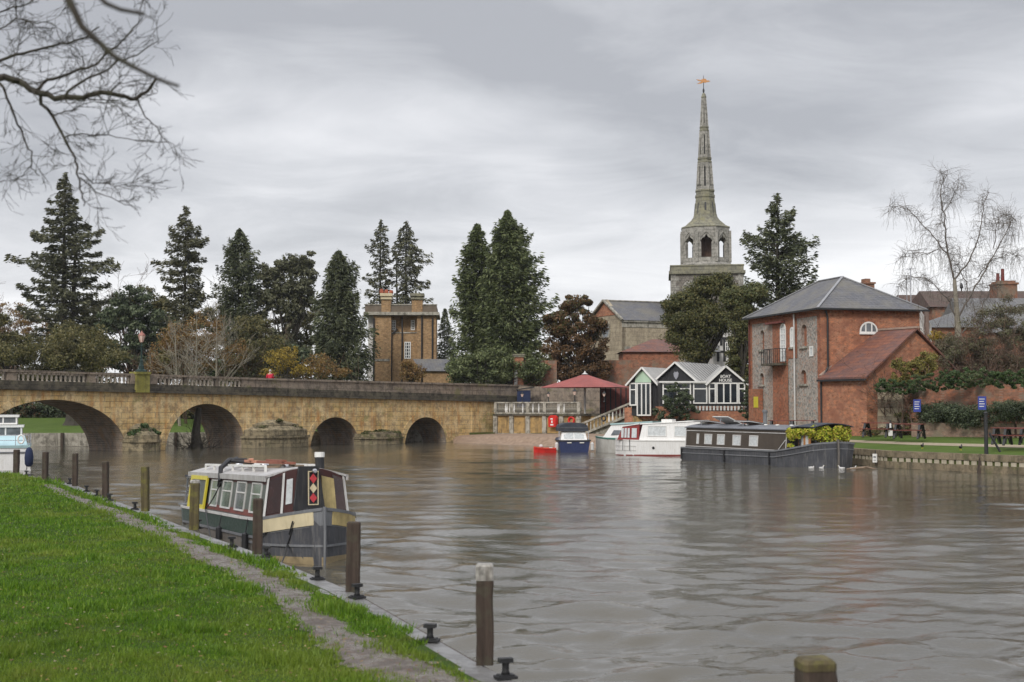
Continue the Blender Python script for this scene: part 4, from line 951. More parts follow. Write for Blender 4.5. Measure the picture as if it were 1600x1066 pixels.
    for k, mm in enumerate(('red', 'cream', 'red')):
        cz = z0 + .045 + hh * (k + .5); d = MB(); w_ = .078; h_ = hh / 2
        P4 = [(cx + w_, cz), (cx, cz + h_), (cx - w_, cz), (cx, cz - h_)]
        d.add([(p[0], yy + .002, p[1]) for p in P4] + [(p[0], yy - .03, p[1]) for p in P4], [(0,1,2,3), (0,4,5,1), (1,5,6,2), (2,6,7,3), (3,7,4,0)]); d.obj('diamond', plain('faded_red_paint', (0.5, 0.05, 0.06), 0.5, 0.15, 9) if mm == 'red' else M['cream'], cb)
    m = MB(); m.lathe([(.045, 0), (.045, .10), (.05, .10), (.03, .12)], n=8); h = m.obj('headlamp', M['chrome'], r); h.location = (-.05, yc + .08, zr - .07); h.rotation_euler = (math.radians(-90), 0, 0)
    # stern: canopy frame, tiller rail
    m = MB()
    for x in (-.8, .8):
        m.bar((x, yR - .2, .8), (x * .95, yR - .1, 1.6), .04); m.bar((x, yR - 1.2, .8), (x * .95, yR - 1.0, 1.55), .04); m.bar((x * .95, yR, 1.58), (x * .95, yR - 1.1, 1.55), .04)
    m.bar((-.76, yR - 1.05, 1.55), (.76, yR - 1.05, 1.55), .04); m.bar((-.8, yR - 1.15, 1.15), (.8, yR - 1.15, 1.15), .03); m.obj('stern_frame', M['chrome'], r)
    m = MB(); m.box(-.82, .82, yR - 1.15, yR - .1, 1.57, 1.61); m.obj('stern_awning', M['canvas'], r)
    m = MB(); m.box(-.98, .98, yR - 1.3, yR - .05, .80, .84); m.obj('stern_deck', M['greypaint'], r)
    m = MB(); m.bar((-.75, yR - .12, .83), (-.6, yR - .12, 1.5), .05); m.box(.35, .80, yR - .15, yR - .10, .84, 1.5); m.obj('stern_door', M['teal'], r)
    return r
GB = green_boat()
def on_boat(r, p): return r.matrix_world @ Vector(p)
bpy.context.view_layer.update()
def green_boat_clutter():
    def put(name, lab, cat, mb, mat, grp=None):
        o = mb.obj(name, mat); o.matrix_world = GB.matrix_world.copy(); tag(o, lab, cat, grp); return o
    z = 1.86
    for k, (x0, y0, x1, y1, zz, w, c, lab) in enumerate(((.15, -2.2, .3, -4.6, z + .10, .2, 'clay', 'red brown board lying along the narrowboat roof near its front'), (-.15, -2.6, -.1, -5.2, z + .03, .16, 'wood', 'weathered plank lying along the middle of the narrowboat roof'), (.32, -4.9, .1, -7.4, z + .12, .22, 'varnish', 'pinkish orange board lying on the narrowboat roof toward its stern'))):
        m = MB(); m.bar((x0, y0, zz), (x1, y1, zz + .02), w, .05); m.bar((x0 + .1, y0 - .2, zz + .05), (x1 - .1, y1 + .3, zz + .06), w * .5, .04); put('roof_plank', lab, 'plank', m, plain('plank_%d' % k, [(0.24, 0.09, 0.06), (0.18, 0.14, 0.10), (0.42, 0.2, 0.13)][k], 0.8, 0.2, 4), 'planks on the narrowboat roof')
    m = MB(); m.bar((-.35, -3.0, z + .05), (-.3, -6.5, z + .05), .07, .05); put('boat_pole', 'long white pole lying on the narrowboat roof', 'pole', m, M['white'])
    m = MB(); m.box(.42, .7, -3.3, -6.0, z - .05, z + .02)
    m = MB()
    for k in range(9): y = -2.9 - .34 * k; m.bar((.25, y, z + .02), (.58, y - .05, z + .02), .04)
    m.bar((.25, -2.8, z + .03), (.25, -5.8, z + .03), .04); m.bar((.58, -2.8, z + .03), (.58, -5.8, z + .03), .04); put('gangway', 'slatted dark gangway ladder lying on the narrowboat roof', 'gangway', m, M['wood'])
    # folded black hose / tarp hanging over the side
    m = MB(); m.tube([(.1, -7.2, z + .16), (.55, -7.0, z + .16), (.84, -6.6, z - .02), (.90, -6.4, z - .32), (.9, -6.5, z - .45)], [.04, .07, .06, .05, .05], 7); m.tube([(.1, -6.4, z + .1), (.5, -6.9, z + .14), (.3, -7.4, z + .2)], .05, 6); put('hose', 'black hose draped over the narrowboat roof edge above its window', 'hose', m, M['black'])
    # ropes
    def rope(pts, lab, rad=.016):
        m = MB(); q = []
        for a, b in zip(pts[:-1], pts[1:]):
            a, b = Vector(a), Vector(b)
            for k in range(8): f = k / 8; q.append(a.lerp(b, f) - Vector((0, 0, (a - b).length * .05 * 4 * f * (1 - f))))
        q.append(Vector(pts[-1])); m.tube(q, rad, 5); o = m.obj('mooring_rope', M['black']); tag(o, lab, 'rope', 'mooring ropes of the narrowboat')
    W = lambda *p: on_boat(GB, p)
    rope([W(.35, -.95, 1.0), W(.80, -.85, .72), W(1.02, -1.3, .5)], 'dark rope looped over the left cream bow panel')
    rope([W(.2, -.55, 1.05), W(.5, -.38, .85), W(.62, -.55, .35), G(420, 862, .85)], 'dark rope running from the narrowboat bow down to the bollard by the cabin')
    rope([W(.25, -.6, 1.03), W(.55, -.40, .80), W(.60, -.5, .55)], 'short dark rope hanging over the bow beside the longer one')
    rope([W(.95, -6.0, .9 + .6), W(1.1, -7.2, .85), G(362, 850, .85)], 'dark rope from the narrowboat roof down its side by the yellow hatch')
    for y, lab in ((-5.3, 'black fender hanging on the narrowboat side below the second window'), (-2.3, 'black fender hanging on the narrowboat side near the cabin post')):
        m = MB(); m.tube([(1.11, y, .52), (1.12, y, .48), (1.13, y, -.02)], [.02, .07, .07], 8); m.bar((1.06, y, .8), (1.11, y, .5), .02); put('fender', lab, 'fender', m, M['black'], 'black fenders of the green narrowboat')
green_boat_clutter()

def leaf_cloud(rng, centers, radii, n, size, flat=0.0):
    """leaf cards scattered on the shells of clumps; returns (m*4,3)"""
    out = []
    centers = np.asarray(centers, float); radii = np.asarray(radii, float); k = len(centers)
    idx = rng.integers(0, k, n); d = rng.normal(size=(n, 3)); d /= np.linalg.norm(d, axis=1)[:, None]
    r = rng.random(n) ** 0.45; p = centers[idx] + d * radii[idx] * r[:, None]
    nrm = d + rng.normal(size=(n, 3)) * 0.7; nrm /= np.linalg.norm(nrm, axis=1)[:, None]
    a = np.cross(nrm, rng.normal(size=(n, 3))); a /= np.linalg.norm(a, axis=1)[:, None] + 1e-9; b = np.cross(nrm, a)
    s = size * rng.uniform(0.5, 1.25, n)[:, None]; V = np.zeros((n, 4, 3))
    V[:, 0] = p - a*s; V[:, 1] = p - b*s*.5 + a*s*.1; V[:, 2] = p + a*s; V[:, 3] = p + b*s*.55
    return V.reshape(-1, 3)
M['lime'] = leafmat('lime_leaf', [(0.10, 0.16, 0.015), (0.30, 0.38, 0.03), (0.52, 0.52, 0.06), (0.38, 0.28, 0.05)])
M['ivy'] = leafmat('ivy_leaf', [(0.018, 0.035, 0.012), (0.035, 0.065, 0.022), (0.075, 0.12, 0.04), (0.11, 0.15, 0.06)])

def wide_boat():
    # heading: local +y toward the bow (right, toward us)
    d = Vector((.40, -.916)).normalized(); rz = math.atan2(-d.x, d.y); n = Vector((d.y, -d.x))   # n: local +x
    n = Vector((math.cos(rz), math.sin(rz))); hb = 1.65
    stem = G(1309, 731, 0); side = -1 if (n.y > 0) else 1     # our side is local x = side*hb
    o = Vector((stem.x, stem.y, 0))
    r = thing('wide_narrowboat', 'dark wide barge with brown cabin and leafy green bow canopy at the far bank', 'barge', o, rz)
    st = [(0.0, .05, .05, 1.30, -.5), (-.10, .75, .50, 1.27, -.5), (-.34, 1.28, 1.05, 1.21, -.5), (-.85, 1.56, 1.42, 1.10, -.5), (-1.8, 1.64, 1.56, .96, -.5), (-3.2, 1.66, 1.62, .80, -.5), (-12.7, 1.66, 1.62, .74, -.5), (-13.0, 1.5, 1.4, .74, -.3)]
    hull_loft(st).obj('hull', M['hull'], r)
    band(st[:7], lambda s: (s[3]-.07-s[4])/(s[3]-s[4]), lambda s: 1.01, .05).obj('gunwale', M['greypaint'], r)
    band(st[:7], lambda s: (s[3]-.36-s[4])/(s[3]-s[4]), lambda s: (s[3]-.31-s[4])/(s[3]-s[4]), .04).obj('rubbing_strake', M['greypaint'], r)
    for y in (-3.6, -8.0, -12.6):
        for s in (-1, 1):
            m = MB(); m.box(s*1.70 - .04, s*1.70 + .04, y - .05, y + .05, .05, .68); m.obj('fender_bar', M['black'], r)
    m = MB(); m.tube([(0, .05, -.2), (0, .1, .7), (0, .06, 1.42)], .06, 8); m.obj('stem_post', M['hullpale'], r)
    m = MB(); m.prism([(0, -.1), (1.0, -.45), (1.55, -1.9), (1.58, -3.2), (-1.58, -3.2), (-1.55, -1.9), (-1.0, -.45)], .70, .76); m.obj('foredeck', M['greypaint'], r)
    yF, yR = -2.3, -12.5; xb, xt = 1.5, 1.42; zb, zt = .76, 1.86
    m = MB()
    for s in (1, -1): m.add([(s*xb, yF, zb), (s*xb, yR, zb), (s*xt, yR, zt), (s*xt, yF, zt)], [(0,1,2,3) if s > 0 else (3,2,1,0)])
    m.poly([(xb, yR, zb), (-xb, yR, zb), (-xt, yR, zt), (xt, yR, zt)]); m.poly([(-xb, yF, zb), (xb, yF, zb), (xt, yF, zt), (-xt, yF, zt)]); m.obj('cabin_side', M['brownpaint'], r)
    xs = lambda z: xb + (xt - xb) * (z - zb) / (zt - zb)
    m = MB(); N_ = 8; xe = [(-xt - .08) + (2 * xt + .16) * k / N_ for k in range(N_ + 1)]; rz_ = lambda x: zt + .20 * (1 - (x / (xt + .08)) ** 2)
    vs = [(x, y, rz_(x) + h) for y in (yF + .05, yR - .05) for h in (0, .05) for x in xe]; n1 = N_ + 1
    fs = [(n1 + i, n1 + i + 1, 3*n1 + i + 1, 3*n1 + i) for i in range(N_)] + [(i, 2*n1+i, 2*n1+i+1, i+1) for i in range(N_)] + [(i, i+1, n1+i+1, n1+i) for i in range(N_)] + [(2*n1+i, 3*n1+i, 3*n1+i+1, 2*n1+i+1) for i in range(N_)]
    fs += [(0, n1, 3*n1, 2*n1), (n1-1, 3*n1-1, 4*n1-1, 2*n1-1)]; m.add(vs, fs); m.obj('roof', plain('grey_roof_paint', (0.15, 0.155, 0.17), 0.4, 0.2, 1.2), r)
    # pale coachline round the cabin side and diagonal at its front
    m = MB()
    for s in (1, -1):
        X = lambda z, o=.015: s * (xs(z) + o)
        for (a, b_) in (((yF - .05, zt - .16), (yR + .05, zt - .16)), ((yF - .05, zb + .05), (yR + .05, zb + .05)), ((yF - .05, zt - .16), (yF - .05, zb + .05)), ((yR + .05, zt - .16), (yR + .05, zb + .05)), ((yF - .12, zt - .5), (yF - .75, zb + .05))):
            m.bar((X(a[1]), a[0], a[1]), (X(b_[1]), b_[0], b_[1]), .035, .035)
    m.obj('coachline', M['offwhite'], r)
    for (a, b_) in ((2.66, 3.5), (4.34, 5.15), (5.97, 6.75), (7.3, 8.1), (8.7, 8.95)):
        for s in (1, -1):
            w = framed(r, None, 0, yF - b_, yF - a, zb + .2, zt - .32, s, t=.05, glass='curtain', fm='offwhite')
            for o_ in [w] + list(w.children):
                for v in o_.data.vertices: v.co.x += s * xs(v.co.z)
    # bow canopy: arched dark roof on posts
    m = MB(); y0, y1 = yF - .05, -.25; seg = 8
    def arc(w, zc, y): return [(-w + 2*w*k/seg, y, zc + .30 * (1 - (2*k/seg - 1) ** 2) * .6) for k in range(seg + 1)]
    A = arc(1.45, zt + .06, y0); B = arc(1.45, zt + .18, -1.4); C = arc(1.2, zt + .16, y1)
    vs = A + B + C; q = seg + 1; vs += [(x, y, z + .04) for x, y, z in vs]; o3 = 3 * q
    fs = []
    for rr in (0, 1):
        for k in range(seg): i = rr*q + k; fs += [(i, i+q, i+q+1, i+1), (o3+i, o3+i+1, o3+i+q+1, o3+i+q)]
    for rr in (0, 2):
        for k in range(seg): i = rr*q + k; fs.append((i, i+1, o3+i+1, o3+i))
    for rr in (0, 1): fs += [(rr*q, o3+rr*q, o3+rr*q+q, rr*q+q), (rr*q+seg, rr*q+seg+q, o3+rr*q+seg+q, o3+rr*q+seg)]
    m.add(vs, fs); m.obj('canopy', M['canvas'], r)
    m = MB()
    for x, y in ((1.42, -2.2), (-1.42, -2.2), (1.38, -1.3), (-1.38, -1.3), (1.0, -.45), (-1.0, -.45)):
        m = MB(); m.bar((x, y, .8), (x, y, zt + .15), .06); m.obj('canopy_post', M['iron'], r)
    for s in (-1, 1):
        m = MB()
        for z in (1.15, 1.4, 1.65): m.bar((s*1.44, -2.2, z), (s*1.42, -1.6, z), .025)
        for y in (-2.05, -1.85, -1.7): m.bar((s*1.42, y, .9), (s*1.42, y, 1.85), .025)
        m.obj('plant_trellis', M['iron'], r)
    m = MB()
    for y in (-1.50, -1.08, -.66): m.box(side*1.22 - .04, side*1.22 + .04, y - .06, y + .06, .9, 1.85)
    m.box(side*1.22 - .04, side*1.22 + .04, -1.46, -.70, .9, 1.05)
    dd = m.obj('bow_door', M['varnish'], r)
    m = MB(); m.box(side*1.20 - .02, side*1.20 + .02, -1.46, -.70, 1.05, 1.85); m.obj('door_glass', M['curtain'], dd)
    m = MB(); m.lathe([(.10, 0), (.10, .75), (.14, .75), (.14, .88), (.05, .90)], n=10); c = m.obj('chimney', M['greypaint'], r); c.location = (.2 * side, yF - 3.9, zt + .15)
    m = MB(); m.lathe([(.22, 0), (.13, .12)], n=10); c2 = m.obj('chimney_base', M['black'], r); c2.location = (.2 * side, yF - 3.9, zt + .17)
    for k, y in enumerate((-.8, -2.1, -3.2, -5.0)):
        m = MB(); m.lathe([(.06, 0), (.06, .08), (.11, .08), (.09, .13)], n=10); v = m.obj('roof_vent', M['white'], r); v.location = (.75 * side, yF + .2 + y, zt + .15)
    for (y, tl, c_) in ((-7.9, .35, 'sheet'), (-5.6, .12, 'glassgrey'), (-10.0, .1, 'slate')):
        m = MB(); m.box(-.5, .5, -.8, .8, 0, .04); s_ = m.obj('solar_panel', M[c_], r); s_.location = (.45 * side, yF + y + .6, zt + .30 + tl * .4); s_.rotation_euler = (0, side * tl * -1.2, 0)
        m = MB(); m.box(-.53, .53, -.83, .83, -.02, .0); m.obj('panel_frame', M['white'], s_); 
        m = MB(); m.bar((side*.4, 0, -.02), (side*.4, 0, -.3), .04); m.obj('prop', M['chrome'], s_)
    # trailing plants round the bow canopy
    rng = np.random.default_rng(11); M4 = r.matrix_basis
    cs = []; rs = []
    for k in range(46):
        f = rng.random(); y = -2.2 + 1.8 * f; x = side * (1.47 - .25 * max(0, f - .45) * 2); cs.append((x, y, zt - .02 - rng.random() ** 2 * .38)); rs.append((.12, .22, .14))
    for k in range(60):
        f = rng.random(); a = (f - .5) * 2; cs.append((a * 1.15, -.22 + .1 * rng.random() - abs(a) * .35, 1.35 + rng.random() * .68)); rs.append((.22, .16, .2))
    for k in range(7): cs.append((side * 1.45, -2.2 + .5 * rng.random(), 1.05 + .05 * rng.random())); rs.append((.1, .14, .1))
    v = leaf_cloud(rng, cs, rs, 3600, .085); o_ = fast_mesh('trailing_vine', v, 4, M['lime']); o_.location = r.location; o_.rotation_euler = r.rotation_euler
    tag(o_, 'yellow green leafy vine trailing round the bow canopy of the dark barge', 'vine')
wide_boat()

def simple_hull(L, hb, zs, zbow, foot=-.35, bow=1.6):
    return [(0, .04, .02, zbow, foot), (-bow*.2, hb*.38, hb*.2, zbow - (zbow-zs)*.2, foot), (-bow*.5, hb*.7, hb*.5, zbow - (zbow-zs)*.45, foot), (-bow, hb*.95, hb*.82, zbow - (zbow-zs)*.8, foot), (-bow*1.6, hb, hb*.92, zs, foot), (-L + .2, hb, hb*.92, zs, foot), (-L, hb*.9, hb*.8, zs, foot)]
def white_cruiser():
    # bow at left, nearly side on
    a = G(957.5, 711, 0); b = G(1060, 712.5, 0); d = Vector((a.x - b.x, a.y - b.y)).normalized(); rz = math.atan2(-d.x, d.y)
    r = thing('white_cabin_boat', 'white cabin boat with wine red framed front windows moored between dark barge and green cruiser', 'cabin boat', a, rz)
    n = Vector((math.cos(rz), math.sin(rz))); side = -1 if n.y > 0 else 1
    a0 = a
    L = 6.6; st = simple_hull(L, 1.15, .98, 1.02, bow=1.1)
    r.location = Vector((a.x, a.y, 0)) + Vector((n.x, n.y, 0)) * (-side) * 0.55
    hull_loft(st).obj('hull', M['gelcoat'], r)
    fr = lambda z: (lambda s: (z - s[4]) / (s[3] - s[4]))
    band(st, fr(-.05), lambda s: ((.03 + .09 * min(1, -s[0] / 4)) - s[4]) / (s[3]-s[4]), .01).obj('red_boot_stripe', plain('dull_red_antifoul', (0.20, 0.04, 0.035), .6, .2, 3), r)
    band(st, lambda s: (s[3]-.06-s[4])/(s[3]-s[4]), lambda s: 1.01, .035).obj('gunwale', M['white'], r)
    band(st[:5], fr(.30), fr(.34), .03).obj('rubbing_strake', M['offwhite'], r); band(st[:5], fr(.58), fr(.62), .03).obj('rubbing_strake', M['offwhite'], r)
    m = MB(); m.prism([(0, -.1), (1.0, -1.1), (1.1, -1.8), (1.1, -6.4), (-1.1, -6.4), (-1.1, -1.8), (-1.0, -1.1)], .9, .99); m.obj('deck', M['gelcoat'], r)
    def cab(y0, y1, z1a, z1b, mat, name, slant=.0, sl2=0.0):
        m = MB(); w0, w1 = .98, .86
        v = [(-w0, y0, .98), (w0, y0, .98), (w0, y1, .98), (-w0, y1, .98), (-w1, y0 - slant, z1a), (w1, y0 - slant, z1a), (w1, y1 - sl2, z1b), (-w1, y1 - sl2, z1b)]
        m.add(v, [(4,5,6,7)[::-1], (0,1,5,4), (1,2,6,5), (2,3,7,6), (3,0,4,7)]); return m.obj(name, mat, r)
    cab(-.30 - .15, -1.9, 1.80, 1.97, M['winered'], 'front_cabin', .32)
    cab(-1.91, -5.9, 1.95, 2.18, M['gelcoat'], 'rear_cabin', .20, -.05)
    m = MB(); m.add([(-.9, -.72, 1.80), (.9, -.72, 1.80), (.92, -1.9, 1.97), (-.92, -1.9, 1.97), (-.9, -.72, 1.86), (.9, -.72, 1.86), (.92, -1.9, 2.03), (-.92, -1.9, 2.03)], [(4,7,6,5)[::-1], (0,1,5,4), (1,2,6,5), (2,3,7,6), (3,0,4,7)]); m.obj('front_roof', M['white'], r)
    m = MB(); m.add([(-.92, -1.95, 1.96), (.92, -1.95, 1.96), (.92, -5.95, 2.19), (-.92, -5.95, 2.19), (-.9, -1.95, 2.01), (.9, -1.95, 2.01), (.9, -5.95, 2.25), (-.9, -5.95, 2.25)], [(4,7,6,5)[::-1], (0,1,5,4), (1,2,6,5), (2,3,7,6), (3,0,4,7)]); m.obj('rear_roof', M['white'], r)
    m = MB(); m.box(-.4, .4, -3.2, -3.9, 2.1, 2.28); m.obj('roof_hatch', M['white'], r)
    xs = lambda z: .98 - .12 * (z - .98) / 1.0
    for (y0, y1) in ((-.88, -.72), (-1.08, -.94), (-1.28, -1.14), (-1.75, -1.42)):
        for s in (1, -1):
            m = MB(); z0, z1 = 1.12, 1.72; X = lambda z: s * (xs(z) + .035); m.add([(X(z0), y0, z0), (X(z0), y1, z0), (X(z1), y1, z1), (X(z1), y0, z1)], [(0,1,2,3)]); m.obj('front_window', M['curtain'], r)
    for (y0, y1) in ((-3.7, -2.45), (-5.5, -4.2)):
        for s in (1, -1):
            w = framed(r, None, 0, y0, y1, 1.22, 1.88, s, t=.04, glass='curtain', fm='white', name='side_window')
            for o_ in [w] + list(w.children):
                for v in o_.data.vertices: v.co.x += s * (xs(v.co.z) + .015)
    m = MB(); m.lathe([(.09, 0), (.07, .03)], n=10); p = m.obj('porthole', M['black'], r); p.location = (side * 1.14, -2.9, .50); p.rotation_euler = (0, side * math.pi / 2, 0)
    m = MB(); m.bar((side*1.18, -.9, 1.0), (side*1.2, -.9, .3), .03); m.bar((side*1.18, -1.35, 1.0), (side*1.2, -1.35, .3), .03); m.obj('fender_line', M['black'], r)
white_cruiser()
def green_cruiser():
    a = G(931, 706, 0); r = thing('small_cruiser', 'small white and pale green cruiser half hidden behind the bow of the white cabin boat', 'cruiser', Vector((a.x, a.y, 0)), math.radians(62))
    st = simple_hull(5.5, 1.0, .95, 1.08, bow=1.3); hull_loft(st).obj('hull', plain('grey_white_hull', (0.42, 0.41, 0.38), .4, .1, 2, dirt=(.25, .2, .14, .6)), r)
    band(st, lambda s: (s[3]-.09-s[4])/(s[3]-s[4]), lambda s: 1.01, .03).obj('green_gunwale', plain('sea_green_paint', (0.06, 0.16, 0.13), .5, .15, 3), r)
    m = MB(); m.prism([(0, -.1), (.85, -1.1), (.95, -5.3), (-.95, -5.3), (-.85, -1.1)], .9, 1.0); m.obj('deck', M['teal'], r)
    m = MB(); w = .85; m.add([(-w, -.9, 1.0), (w, -.9, 1.0), (w, -4.6, 1.0), (-w, -4.6, 1.0), (-w*.85, -1.5, 1.85), (w*.85, -1.5, 1.85), (w*.9, -4.4, 2.0), (-w*.9, -4.4, 2.0)], [(0,1,5,4), (1,2,6,5), (2,3,7,6), (3,0,4,7)]); m.obj('cabin', M['gelcoat'], r)
    m = MB(); m.add([(-.8, -1.42, 1.85), (.8, -1.42, 1.85), (.82, -4.5, 2.0), (-.82, -4.5, 2.0), (-.78, -1.42, 1.95), (.78, -1.42, 1.95), (.8, -4.5, 2.12), (-.8, -4.5, 2.12)], [(4,5,6,7), (0,1,5,4), (1,2,6,5), (2,3,7,6), (3,0,4,7)]); m.obj('cabin_roof', M['teal'], r)
    for s in (-1, 1):
        for y0, y1, z0, z1, mm in ((-2.5, -1.5, 1.15, 1.5, 'glassgrey'), (-3.9, -2.9, 1.1, 1.75, 'glassgrey')):
            m = MB(); X = s * .87; m.add([(X, y0, z0 + .08), (X, y1, z0), (X - s*.07, y1 - .2, z1), (X - s*.06, y0, z1)], [(0,1,2,3)]); m.obj('cabin_window', M[mm], r)
green_cruiser()
def blue_cruiser():
    a = G(897.5, 707, 0); r = thing('blue_cruiser', 'small navy hulled motor cruiser with white windscreen and dark canvas canopy', 'cruiser', Vector((a.x, a.y, 0)), math.radians(4))
    # stern toward us: local -y faces camera
    m = MB(); hb = 1.08; st = [(0, hb, hb*.82, .80, -.25), (1.5, hb*1.03, hb*.85, .82, -.3), (3.4, hb*.8, hb*.5, .9, -.3), (4.6, hb*.1, .05, 1.0, -.3)]
    hull_loft([(y, a_, b_, c, d_) for y, a_, b_, c, d_ in st][::-1]).obj('hull', M['navy'], r)
    band(st, lambda s: (s[3]-.05-s[4])/(s[3]-s[4]), lambda s: 1.02, .05).obj('gunwale', M['black'], r)
    m = MB(); m.box(-hb - .04, hb + .04, -.06, .02, .74, .83); m.obj('transom_rail', M['black'], r)
    m = MB(); m.add([(-.90, .15, .80), (.90, .15, .80), (.78, .55, 1.42), (-.78, .55, 1.42), (-.92, .8, .80), (.92, .8, .80), (.8, .9, 1.42), (-.8, .9, 1.42)], [(0,1,2,3), (1,5,6,2), (4,0,3,7), (3,2,6,7), (5,4,7,6)]); m.obj('windscreen_frame', M['gelcoat'], r)
    for x0, x1 in ((-.68, -.04), (.04, .68)):
        g = MB(); n = 8; pts = []
        y = lambda z: .15 + .4 * (z - .8) / .62 - .02
        zt = lambda x: 1.34 - .18 * (abs(x) / .7) ** 2.2
        pts = [(x0, y(.92), .92), (x1, y(.92), .92)] + [(x1 + (x0 - x1) * k / n, y(zt(x1 + (x0 - x1) * k / n)), zt(x1 + (x0 - x1) * k / n)) for k in range(n + 1)]
        g.poly(pts); g.obj('windscreen_pane', M['curtain'], r)
    m = MB(); N_ = 10; w = 1.0
    for (y0, y1, zl, zc) in ((.35, 2.6, 1.45, 1.98),):
        pr = [(-w, 1.42), (-w, 1.62), (-w*.92, 1.82), (-w*.6, 1.95), (0, 2.0), (w*.6, 1.95), (w*.92, 1.82), (w, 1.62), (w, 1.42)]
        vs = [(x, y, z) for y in (y0, y1) for x, z in pr]; k = len(pr); m.add(vs, [(i, i+1, k+i+1, k+i) for i in range(k-1)] + [tuple(range(k))])
    m.obj('canopy', M['canvas'], r)
    m = MB(); m.bar((-.98, .32, 1.64), (.98, .32, 1.64), .03); m.obj('canopy_seam', M['greypaint'], r)
    m = MB(); m.bar((-1.0, .35, .82), (-1.0, .4, 1.45), .04); m.obj('canopy_post', M['chrome'], r); m = MB(); m.bar((1.0, .35, .82), (1.0, .4, 1.45), .04); m.obj('canopy_post', M['chrome'], r)
    for s, lab in ((-1, 'left'), (1, 'right')):
        m = MB(); m.tube([(s*1.22, -.05, .10), (s*1.22, -.05, .16), (s*1.2, -.05, .60), (s*1.19, -.05, .68)], [.05, .12, .12, .04], 9); m.obj('fender', M['offwhite'], r)
    for x in (-.5, .35): m = MB(); m.box(x, x + .3, -.075, -.05, .62, .68); m.obj('name_plate', M['white'], r)
blue_cruiser()
def dinghy():
    a = G(854, 708, 0); r = thing('red_dinghy', 'small bright red dinghy beside the navy cruiser, low in the water', 'dinghy', Vector((a.x - .1, a.y + .5, 0)), math.radians(90))
    st = [(.75, .08, .04, .40, -.1), (.45, .38, .25, .34, -.1), (0, .5, .38, .30, -.1), (-.75, .48, .36, .30, -.1)]
    hull_loft(st).obj('hull', M['red'], r); band(st, lambda s: .9, lambda s: 1.06, .03).obj('rim', plain('orange_red_rim', (0.6, 0.06, 0.03)), r)
    m = MB(); m.box(-.38, .38, -.5, -.3, .31, .36); m.obj('seat', M['offwhite'], r)
    m = MB(); m.lathe([(.02, 0), (.1, .04), (.14, .12), (.1, .2), (.02, .24)], n=10); o = m.obj('mooring_buoy', M['offwhite'], None, smooth=True); o.location = (r.location.x - .25, r.location.y + .1, .32); tag(o, 'white round buoy lying in the red dinghy', 'buoy')
dinghy()
